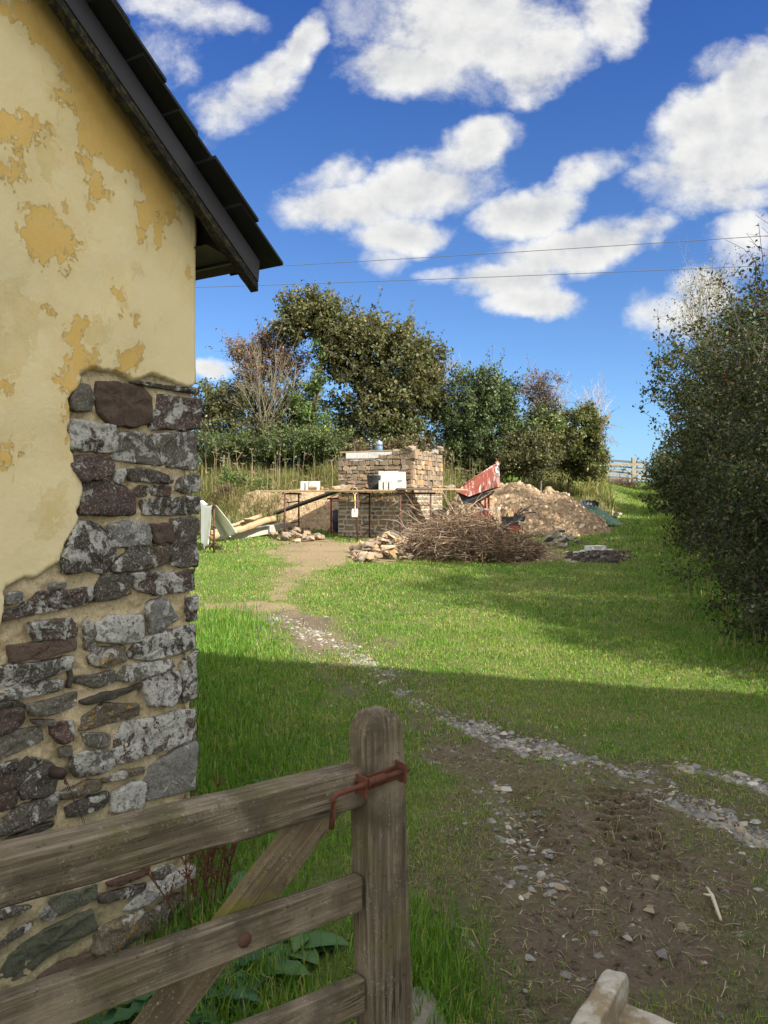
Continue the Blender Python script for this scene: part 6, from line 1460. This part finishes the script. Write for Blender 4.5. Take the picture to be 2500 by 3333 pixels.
plant('hawthorn', 'purplish half-bare hawthorn with an ivy base, right of the evergreen', 'tree', 26.5, [(1760,1240,50,26),(1745,1280,55,28),(1780,1300,40,24),(1760,1330,45,30)], 110, 2300, .075, [(.09,.055,.06),(.12,.075,.07),(.07,.065,.035),(.10,.09,.05)], [2,2,2,1], 15, [(1760,1540),(1762,1380),(1755,1250),(1765,1215)], sig=.17, spray=.6, bark=(.16,.12,.12), twig=.009)
plant('ivy', 'ivy mass on the lower trunk of the purplish hawthorn', 'ivy', 26.3, [(1760,1350,40,40),(1770,1400,60,45),(1810,1345,18,22),(1790,1390,40,40)], 120, 5200, .095, IVY + MIX, [2,2,1.5,.6,1,1,1,1,.5], 16, sig=.15)
plant('pollard_trunk', 'ivy smothered pollard stump with pale sawn limbs at the end of the hedge', 'tree', 27, [(1860,1400,75,55),(1905,1360,45,40),(1930,1420,30,60),(1948,1450,28,80),(1940,1510,40,40),(1840,1440,80,45),(1925,1340,22,28)], 230, 10500, .10, [(.07,.085,.022),(.10,.115,.03),(.13,.13,.045),(.05,.065,.018)], [3,3,2,1.5], 17, [(1940,1540),(1945,1420),(1950,1370)], sig=.15, rb=.14)
q = MB(); q.tube([px(1948,1440,26.7), px(1955,1380,26.7), px(1984,1352,26.7)], [.10,.09,.07], 10, (.11,.09,.065)); q.tube([px(1946,1400,26.75), px(1947,1338,26.75)], [.07,.055], 10, (.11,.09,.065)); tag(q.build('sawn_limb', M['bark'], smooth=True, noise=.02, nscale=6), 'forked pale sawn limb sticking out of the ivy stump', 'limb')
whips('bare_shoots', 'fan of bare pinkish shoots springing from the ivy stump', 'shoots', 27, (1945,1380), [(1880,1290),(1900,1260),(1915,1275),(1930,1250),(1945,1265),(1960,1250),(1975,1260),(1985,1300),(1995,1340),(2005,1380),(1990,1400),(2000,1430),(2010,1460),(1970,1290)], 18, (.30,.24,.22), rad=.011, fork=3, wob=.06)
whips('bare_shoots', 'thin bare shoots behind the small ivy stub', 'shoots', 27.5, (1830,1370), [(1800,1240),(1815,1230),(1825,1235),(1840,1250),(1855,1270),(1850,1300)], 19, (.30,.24,.22), rad=.011, fork=2, wob=.03)
plant('bramble', 'olive bramble bank behind the earth heap', 'bramble', 26, [(1700,1470,100,60),(1640,1490,80,45),(1760,1460,80,60),(1720,1520,110,35)], 260, 11000, .085, MIX, [3,3,3,1,1.5], 20, sig=.16, spray=.2)
plant('bramble', 'yellow-green bramble bank sloping down beside the far gate', 'bramble', 28, [(1850,1480,100,50),(1905,1500,60,45),(1935,1525,36,28),(1880,1530,90,30)], 240, 10000, .09, [(.09,.095,.03),(.12,.12,.04),(.15,.14,.055),(.07,.08,.025),(.11,.08,.04)], [3,3,2,2,1], 21, sig=.16, spray=.2)
plant('dock_clump', 'russet clump of dead docks in front of the far gate', 'weed', 36, [(2020,1572,32,18),(2050,1576,26,16),(1995,1578,20,16)], 70, 2200, .06, [(.16,.10,.075),(.20,.13,.095),(.13,.085,.06)], [2,2,1], 22, sig=.13, bark=(.2,.14,.1))

FILL = MIX[:3] + DRK[2:]
for i, (lab, bl, n_, k_) in enumerate((('dark bramble bank rising behind the tall grass next to the house corner', [(680,1470,80,45),(760,1490,90,40),(850,1490,90,40),(700,1530,80,30),(800,1540,100,28)], 9000, 220), ('bramble bank below the oak between the stalks and the hut', [(950,1500,90,38),(1050,1500,90,40),(1130,1510,70,36),(1000,1545,110,26),(1120,1440,60,40)], 9000, 220),
        ('dark undergrowth at the foot of the oak behind the hut', [(1230,1520,100,40),(1330,1530,90,40),(1420,1540,80,34),(1290,1400,90,60)], 8000, 200), ('leafy undergrowth at the foot of the evergreen behind the skip', [(1500,1510,80,46),(1590,1520,90,42),(1680,1530,90,34),(1450,1470,60,50),(1560,1470,90,40)], 9000, 220))):
    plant('bramble', lab, 'bramble', Yo - .3, bl, k_, n_, .10, FILL, [2,2,1,2,2], 80 + i, sig=.19, spray=.15)
# ------------------------------------------------------------------ right hedge, shrub by shrub
HEDGE = [(6.6,2.4,1.0),(8.2,3.85,1.35),(10.0,4.4,1.45),(12.2,4.7,1.5),(14.8,4.5,1.55),(17.8,4.1,1.6),(21.2,3.1,1.6),(25.5,2.5,1.6),(30.5,2.0,1.6),(35.5,1.7,1.6)]
HPALS = [(.020,.036,.010),(.031,.050,.014),(.048,.062,.018),(.095,.088,.035),(.052,.037,.018)]
hl = ['nearest low hedge shrub at the right edge', 'tall dark hawthorn with red berries at the right edge of the picture', 'dark hedge hawthorn behind the berried one, reaching over the lane', 'tall hedge hawthorn in the middle of the right hedge, with twigs sticking out left', 'dark hedge shrub below the pale leafless tree',
      'dark overhanging hedge shrub beyond the pale leafless tree', 'lower dark hedge shrub half way up the lane', 'low shrub of the right hedge past the bend of shade', 'low dark shrub just before the far gate end of the hedge', 'farthest low shrub of the right hedge beside the far gate']
HROOT = {}
for i, (Y, hgt, rad) in enumerate(HEDGE):
    X = float(hedgeX(Y)) + (rad * .95 + .15 if i > 4 else rad * .82 - .08); r = np.random.default_rng(100 + i); g = float(zg(X, Y)); wb = []
    for k in range(9):
        f = (k % 3) / 2.; wb.append(((X + r.normal(0, .22) - .12*f, Y + r.normal(0, .5), g + hgt*(.24 + .5*f) + r.normal(0, .1)), (rad*r.uniform(.7, 1.0)*(1 - .15*f), rad*r.uniform(.8, 1.1), hgt*r.uniform(.2, .26))))
    for k in range(3): wb.append(((X - rad*.35 + r.normal(0, .1), Y + (k-1)*.8, g + .35), (rad*.62, .75, .42)))
    near = max(Y, 7.) ; ls = float(np.clip(.0055*near, .045, .13)); nl = int(np.clip(46000*(9./near)**.9, 9000, 48000))
    HROOT[i] = plant('hedge_hawthorn', hl[i], 'hedge shrub', Y, None, int(np.clip(nl/70, 130, 420)), nl, ls, HPALS, [3,3,2.5,1.2,.8], 40 + i, group='shrubs of the right hedge', sig=.13 + .004*Y, bark=(.045,.038,.03), world_blobs=wb, base=((X/Y)*F + CX,), spray=.3 if i in (1,2,3,4,5) else .1, shell=.28, rb=.07, twig=.004 + .0002*Y, trunk=None)
# reach of twigs over the lane, berries
rb_ = np.random.default_rng(5); T = Tubes(4); LV = []
tips = [(2150,1185,14),(2160,1225,14),(2135,1400,16),(2150,1290,15),(2220,1160,13),(2180,1140,14),(2430,760,9.5),(2460,700,9.3),(2480,740,9.2),(2360,780,9.6),(2400,880,10),(2300,1090,12),(2130,1395,15),(2170,1330,14.5)]
SPR = {}
for (x, y, Y) in tips:
    T, LV = SPR.setdefault(int(np.argmin([abs(h_[0] - Y) for h_ in HEDGE])), (Tubes(4), []))
    e = np.array(px(x, y, Y)); s = e + np.array([1.1 + rb_.random()*.5, rb_.normal(0,.3), -.7 - .5*rb_.random()]); c = curve(s, e, 8, rb_, .05); T.add(c, np.linspace(.009, .003, 8), (.13,.10,.08), 4)
    for k in range(7):
        j = rb_.integers(2, 7); d = rb_.normal(0, .12, 3); e2 = c[j] + d*1.6; T.add(curve(c[j], e2, 4, rb_, .08), np.linspace(.004, .002, 4), (.13,.10,.08), 3)
        if y > 800: LV.append(e2 + rb_.normal(0, .05, (16, 3)))
    if y > 800: LV.append(c[3:].repeat(10, 0) + rb_.normal(0, .06, (50, 3)))
for k_, (T, LV) in SPR.items():
    T.build('overhanging_twigs', M['bark'], HROOT[k_])
    if LV: mkleaves('overhanging_leaves', np.concatenate(LV), .065, HPALS, [3,3,2,2,1], rb_, HROOT[k_])
bp = []
for k in range(260):
    x, y = rb_.uniform(2300, 2520), rb_.uniform(800, 1330); Y = rb_.uniform(8.0, 9.6)
    if x > 2250 + abs(y - 800)*.0 + rb_.uniform(0, 120): bp.append(np.array(px(x, y, Y)))
bp = np.array(bp); oc = np.array([(1,0,0),(-1,0,0),(0,1,0),(0,-1,0),(0,0,1),(0,0,-1)]) * .008; of = np.array([(0,2,4),(2,1,4),(1,3,4),(3,0,4),(2,0,5),(1,2,5),(3,1,5),(0,3,5)])
n = len(bp); o = np_mesh('haws', (bp[:,None] + oc[None]).reshape(-1,3), [(np.arange(n)[:,None,None]*6 + of[None]).reshape(-1,3)], m_plain('red_berry', (.16,.012,.012), .35, 10, .1), smooth=True); tag(o, 'dark red haws scattered on the right hawthorn', 'berries', kind='stuff')
# pale leafless tree behind the hedge
Yp = 17.5
wt = [(2190,900),(2200,950),(2230,870),(2260,850),(2290,840),(2320,835),(2350,850),(2380,860),(2400,900),(2210,1010),(2240,1060),(2280,880),(2330,880),(2190,980),(2420,950),(2260,940),(2300,930),(2360,920)]
wt = [(x*.75 + 575, y*.8 + 215) for x, y in wt]
whips('pale_tree', 'pale nearly leafless tree with yellow-green tips rising out of the right hedge', 'tree', Yp, (2340,1330), wt, 31, (.15,.125,.08), rad=.011, fork=4, wob=.05, fl=.6)
r = np.random.default_rng(32); C = []
for (x, y) in wt: C.append(np.array(px(x + 12, y + 20, Yp)) + r.normal(0, .26, (55, 3)))
tag(mkleaves('pale_leaves', np.concatenate(C), .05, [(.13,.135,.045),(.17,.16,.06),(.10,.11,.035)], [2,2,1], r, None), 'sparse yellowing leaves on the pale tree tips', 'leaves', kind='stuff')
# ------------------------------------------------------------------ rough bank: tall dry grass and hogweed stalks
DRY = [(.25,.205,.105),(.18,.165,.07),(.12,.14,.042),(.32,.27,.155),(.085,.115,.03)]
def rough(name, n, X0, X1, Y0, Y1, hh, ww, pal, wts, seed, label, test=None, lean=.95):
    r = np.random.default_rng(seed); X = r.uniform(X0, X1, n); Y = r.uniform(Y0, Y1, n); k = fbm(X*.9, Y*.9, 0, seed, 3) + r.normal(0, .06, n) > .40
    if test is not None: k &= test(X, Y)
    X, Y = X[k], Y[k]; n = len(X); h = hh * r.uniform(.35, 1.25, n) * (.55 + .9*fbm(X*.7, Y*.7, 0, seed+5, 3))
    return blades(name, X, Y, h, ww * r.uniform(.7, 1.3, n), pick_cols(n, r, pal, wts), r, label, lean)
nothut = lambda X, Y: ~((X > -1.6) & (X < 1.9) & (Y < 21.6))
rough('rough_grass', 52000, -9, 2.2, 21.6, 26.6, .85, .022, DRY, [2.2,2.5,2.5,.6,2.4], 1, 'tall dry grass on the bank behind the hut', nothut)
rough('rough_grass', 9000, -7, -2.7, 18.9, 22.5, .55, .022, DRY, [1.5,2.5,3,.6,2], 2, 'rough green and straw coloured grass behind the log', lambda X, Y: Y > 18.9 + (X + 3.5)*.4)
rough('rough_grass', 18000, 5.4, 12.5, 22.5, 37, .42, .035, DRY, [1.6,2.5,3,.8,2], 3, 'rough yellow-green grass on the verge beyond the earth heap', lambda X, Y: (X < .262*Y + 1.0) & ~((Y < 24.2) & (X > 5.3)))
rough('rough_grass', 9000, .9, 6.5, 22.6, 26, .5, .024, DRY, [1.2,2.2,3,.6,2.4], 4, 'long grass growing behind the red skip', None)
r = np.random.default_rng(8); T = Tubes(4); hp_ = []
for k in range(130):
    X = r.uniform(-7.5, -.3) if k < 105 else r.uniform(1.7, 3.2); Y = r.uniform(22.2, 25.6); z = float(zg(X, Y)); h = r.uniform(.8, 1.5); b = np.array([X, Y, z]); e = b + np.array([r.normal(0,.08), r.normal(0,.08), h]); c = curve(b, e, 5, r, .02); col = [(.27,.215,.135),(.19,.135,.085),(.14,.15,.06)][r.integers(0,3)]
    T.add(c, np.linspace(.009, .005, 5), col, 4)
    if r.random() < .6:
        for q in range(r.integers(1, 4)):
            s_ = c[r.integers(2, 5)]; e2 = s_ + np.array([r.normal(0,.14), r.normal(0,.14), r.uniform(.1,.28)]); T.add(np.array([s_, e2]), [.005,.004], col, 3)
            for w_ in range(9):
                a = w_*.7; T.add(np.array([e2, e2 + np.array([.075*math.cos(a), .075*math.sin(a), .05])]), [.003,.004], col, 3)
hs = T.build('hogweed_stalks', M['bark']); tag(hs, 'dry hogweed stalks with flat seed heads standing in the bank grass', 'hogweed', kind='stuff')
plant('elder_bush', 'small bright green bush in the rough grass behind the log', 'bush', 23.2, [(745,1560,28,30),(780,1580,50,24),(830,1590,50,18)], 60, 2600, .085, IVY + [(.16,.17,.05)], [2,3,3,1.5,1], 61, sig=.13)
plant('dead_weed', 'patch of brown dead weeds in the rough grass left of the small bush', 'weed', 22.2, [(735,1610,30,24)], 26, 900, .06, [(.15,.09,.05),(.10,.07,.04),(.07,.07,.03)], [2,2,1], 62, sig=.11)
# ------------------------------------------------------------------ brush pile
r = np.random.default_rng(12); T = Tubes(4); bc = gp(1560, 1838); bcx, bcy = bc.x, bc.y + 1.05; bg_ = float(zg(bcx, bcy)); LV = []
BC = [(.19,.135,.095),(.14,.095,.065),(.10,.068,.048),(.27,.205,.15),(.075,.05,.035)]
for k in range(2300):
    th = r.uniform(0, 2*np.pi); q = r.random() ** .55; x = bcx + 1.28*q*np.cos(th); y = bcy + .95*q*np.sin(th); top_ = .76*max(0, 1 - ((x - bcx - .05)/1.38)**2 - ((y - bcy)/1.05)**2) ** .62 * (1 - .36*(x - bcx)) * (.6 + .8*float(fbm(np.array(x*1.8), np.array(y*1.8), 0, 9, 3))); z = float(zg(x, y)) + r.random() ** .7 * max(.05, top_)
    d = r.normal(0, 1, 3); d[2] = d[2]*.45 + .12; d[0] *= 1.25; d /= np.linalg.norm(d); L = r.uniform(.2, .62) * r.choice([1, 1, 1.5]); a = np.array([x, y, z]) - d*L*.5; b = np.array([x, y, z]) + d*L*.5
    a[2] = max(a[2], float(zg(a[0], a[1])) + .01); b[2] = max(b[2], float(zg(b[0], b[1])) + .01)
    R0 = r.choice([.004, .006, .010], p=[.5,.38,.12]); c = curve(a, b, 4, r, .07); T.add(c, np.linspace(R0, R0*.45, 4), BC[r.integers(0,5)], 4)
    if r.random() < .35: LV.append(c.repeat(2, 0) + r.normal(0, .035, (8, 3)))
for (x0,y0,x1,y1,Y) in ((1420,1780,1275,1690,15.2),(1450,1760,1290,1650,15.6),(1480,1740,1330,1640,15.8),(1420,1790,1240,1720,15),(1500,1700,1440,1600,16),(1560,1780,1600,1640,15),(1540,1740,1595,1810,13.6),(1560,1730,1480,1620,16),(1640,1760,1790,1770,14.4),(1660,1800,1780,1780,14),(1400,1750,1300,1740,15.3),(1520,1660,1600,1600,16.2),(1500,1740,1420,1560,16),(1620,1720,1700,1690,15.3),(1700,1810,1740,1790,13.9),(1450,1720,1400,1640,16)):
    a, b = np.array(px(x0,y0,Y)), np.array(px(x1,y1,Y+.2)); c = curve(a, b, 8, r, .035); T.add(c, np.linspace(.011,.004,8), BC[3] if r.random() < .6 else BC[0], 5)
    for k in range(5):
        j = r.integers(2, 7); e = c[j] + (b - a)*r.uniform(.1,.3) + r.normal(0,.10,3); T.add(curve(c[j], e, 4, r, .06), np.linspace(.005,.002,4), BC[3], 3)
bp_ = empty('brush_pile', (bcx, bcy, bg_)); tag(bp_, 'broad heap of dead brown brushwood on the grass in front of the dumper', 'brush pile')
T.build('branches', M['bark'], bp_); mkleaves('dead_leaves', np.concatenate(LV), .05, [(.17,.105,.055),(.11,.07,.04),(.24,.17,.10)], [2,2,1], r, bp_)
# ------------------------------------------------------------------ weeds by the gate
def rosette(name, label, loc, n, L, wd, cols, seed, lobed=False, lift=.5):
    r = np.random.default_rng(seed); V = []; Fc = []; C = []; k = 0; z0 = float(gz_at(loc[0], loc[1]))
    for i in range(n):
        a = r.uniform(0, 6.28); ll = L * r.uniform(.6, 1.2); up = r.uniform(.3, 1.1) * lift; m_ = 13 if lobed else 8; dirn_ = np.array([math.cos(a), math.sin(a), 0]); sd = np.array([-math.sin(a), math.cos(a), 0]); col = np.array(cols[r.integers(0, len(cols))]) * r.uniform(.8, 1.2)
        for j in range(m_):
            f = j / (m_ - 1); p = np.array([*loc[:2], z0]) + dirn_*ll*f + np.array([0, 0, ll*up*(f - .75*f*f) + .01]); w_ = wd * math.sin(math.pi*min(1, .08 + f*.92)) ** .7 * r.uniform(.85, 1.15)
            if lobed: w_ *= 1.25 if j % 2 else .45
            V += [p - sd*w_ + np.array([0,0,.25*w_]), p, p + sd*w_ + np.array([0,0,.25*w_])]; C += [col, col*1.15, col]
            if j: b = k + 3*j; Fc += [(b-3, b, b+1, b-2), (b-2, b+1, b+2, b-1)]
        k += 3*m_
    return tag(np_mesh(name, np.array(V), [np.array(Fc)], M['glossy_leaf'], cols=np.array(C), smooth=True), label, 'weed')
for i, (x, y, n, L, w_, lob, lab) in enumerate(((640,3250,11,.20,.028,True,'spiny thistle rosette at the foot of the gate, left of the diagonal brace'), (930,3100,9,.17,.034,False,'broad dock leaves in the grass between the gate rails'), (830,3190,8,.15,.032,False,'dock leaves close behind the gate brace'), (1000,3050,7,.11,.024,False,'small dock plant behind the middle gate rail'),
        (560,3290,9,.18,.026,True,'second thistle nearer the left gate end'), (700,2960,8,.15,.032,False,'dock leaves against the house corner'), (880,2560,6,.09,.02,False,'little broad-leaved weed in the lawn above the gate'))):
    g_ = gp(x, y); rosette('thistle' if lob else 'dock_plant', lab, g_, n + 3, L*1.35, w_*1.3, [(.03,.075,.018),(.045,.10,.025),(.06,.12,.035)] if not lob else [(.025,.07,.03),(.04,.095,.04)], 70 + i, lob)
for i, (x, y, h) in enumerate(((640,2960,.42),(690,3010,.46),(610,3040,.40),(720,2960,.36))):
    r = np.random.default_rng(90+i); g_ = np.array(gp(x, y)); T = Tubes(4); col = (.085,.035,.022)
    for s_ in range(3):
        e = g_ + np.array([r.normal(0,.07), r.normal(0,.07), h*r.uniform(.75,1.1)]); c = curve(g_, e, 7, r, .04); T.add(c, np.linspace(.0035,.0018,7), col, 5)
        for k in range(16):
            j = r.integers(2,7); e2 = c[j] + np.array([r.normal(0,.03), r.normal(0,.03), r.uniform(.02,.09)]); T.add(np.array([c[j], e2]), [.0014,.001], col, 3)
            for w_ in range(7): p = c[j] + (e2-c[j])*r.random(); T.add(np.array([p, p + r.normal(0,.0035,3)]), [.0028,.002], (.11,.045,.03), 4)
    tag(T.build('dead_dock', M['bark']), 'dry red-brown dock stems with seeds against the foot of the wall', 'weed', 'dock stems by the wall')
# ------------------------------------------------------------------ barn behind the camera whose roof shades the yard
bn, btv = np.array([.27, .963]), np.array([.963, -.27]); bn /= np.hypot(*bn); btv /= np.hypot(*btv)
def Bp(n_, t_, z): q = bn*n_ + btv*t_; return (float(q[0]), float(q[1]), z)
bz0 = -.3; N1, N0, T0, T1, HE_, HR = 2.78, -3.2, 3.05, 13.0, 6.35, 9.7
barn = empty('stone_barn', Bp(0, 8, 0)); tag(barn, 'tall stone barn standing behind and to the right of the gateway', 'barn')
q = MB(); ne = N1 - .22
q.prism([Bp(ne, T0 + .2, bz0), Bp(N0 + .22, T0 + .2, bz0), Bp(N0 + .22, T0 + .2, HE_ - .12), Bp((N0+N1)/2, T0 + .2, HR - .2), Bp(ne, T0 + .2, HE_ - .12)], Vector((*btv, 0)) * (T1 - T0 - .4)); q.build('wall', M['concrete'], barn)
q = MB(); mid_ = (N0+N1)/2
for e_ in (N1, N0): q.prism([Bp(e_, T0, HE_), Bp(mid_, T0, HR), Bp(mid_, T0, HR - .12), Bp(e_, T0, HE_ - .12)], Vector((*btv, 0)) * (T1 - T0))
q.build('roof', M['slate'], barn)
for (t0, z0, w_, h_) in ((4.5,.9,.9,1.1),(8,0,1.6,2.4),(11,.9,.9,1.1),(5.5,4.2,.8,.9),(10.5,4.2,.8,.9)):
    q = MB(); q.prism([Bp(ne + .004, t0, z0), Bp(ne + .004, t0 + w_, z0), Bp(ne + .004, t0 + w_, z0 + h_), Bp(ne + .004, t0, z0 + h_)], Vector((*bn, 0)) * .05); q.build('door' if z0 == 0 else 'window', M['dark_board'], barn)
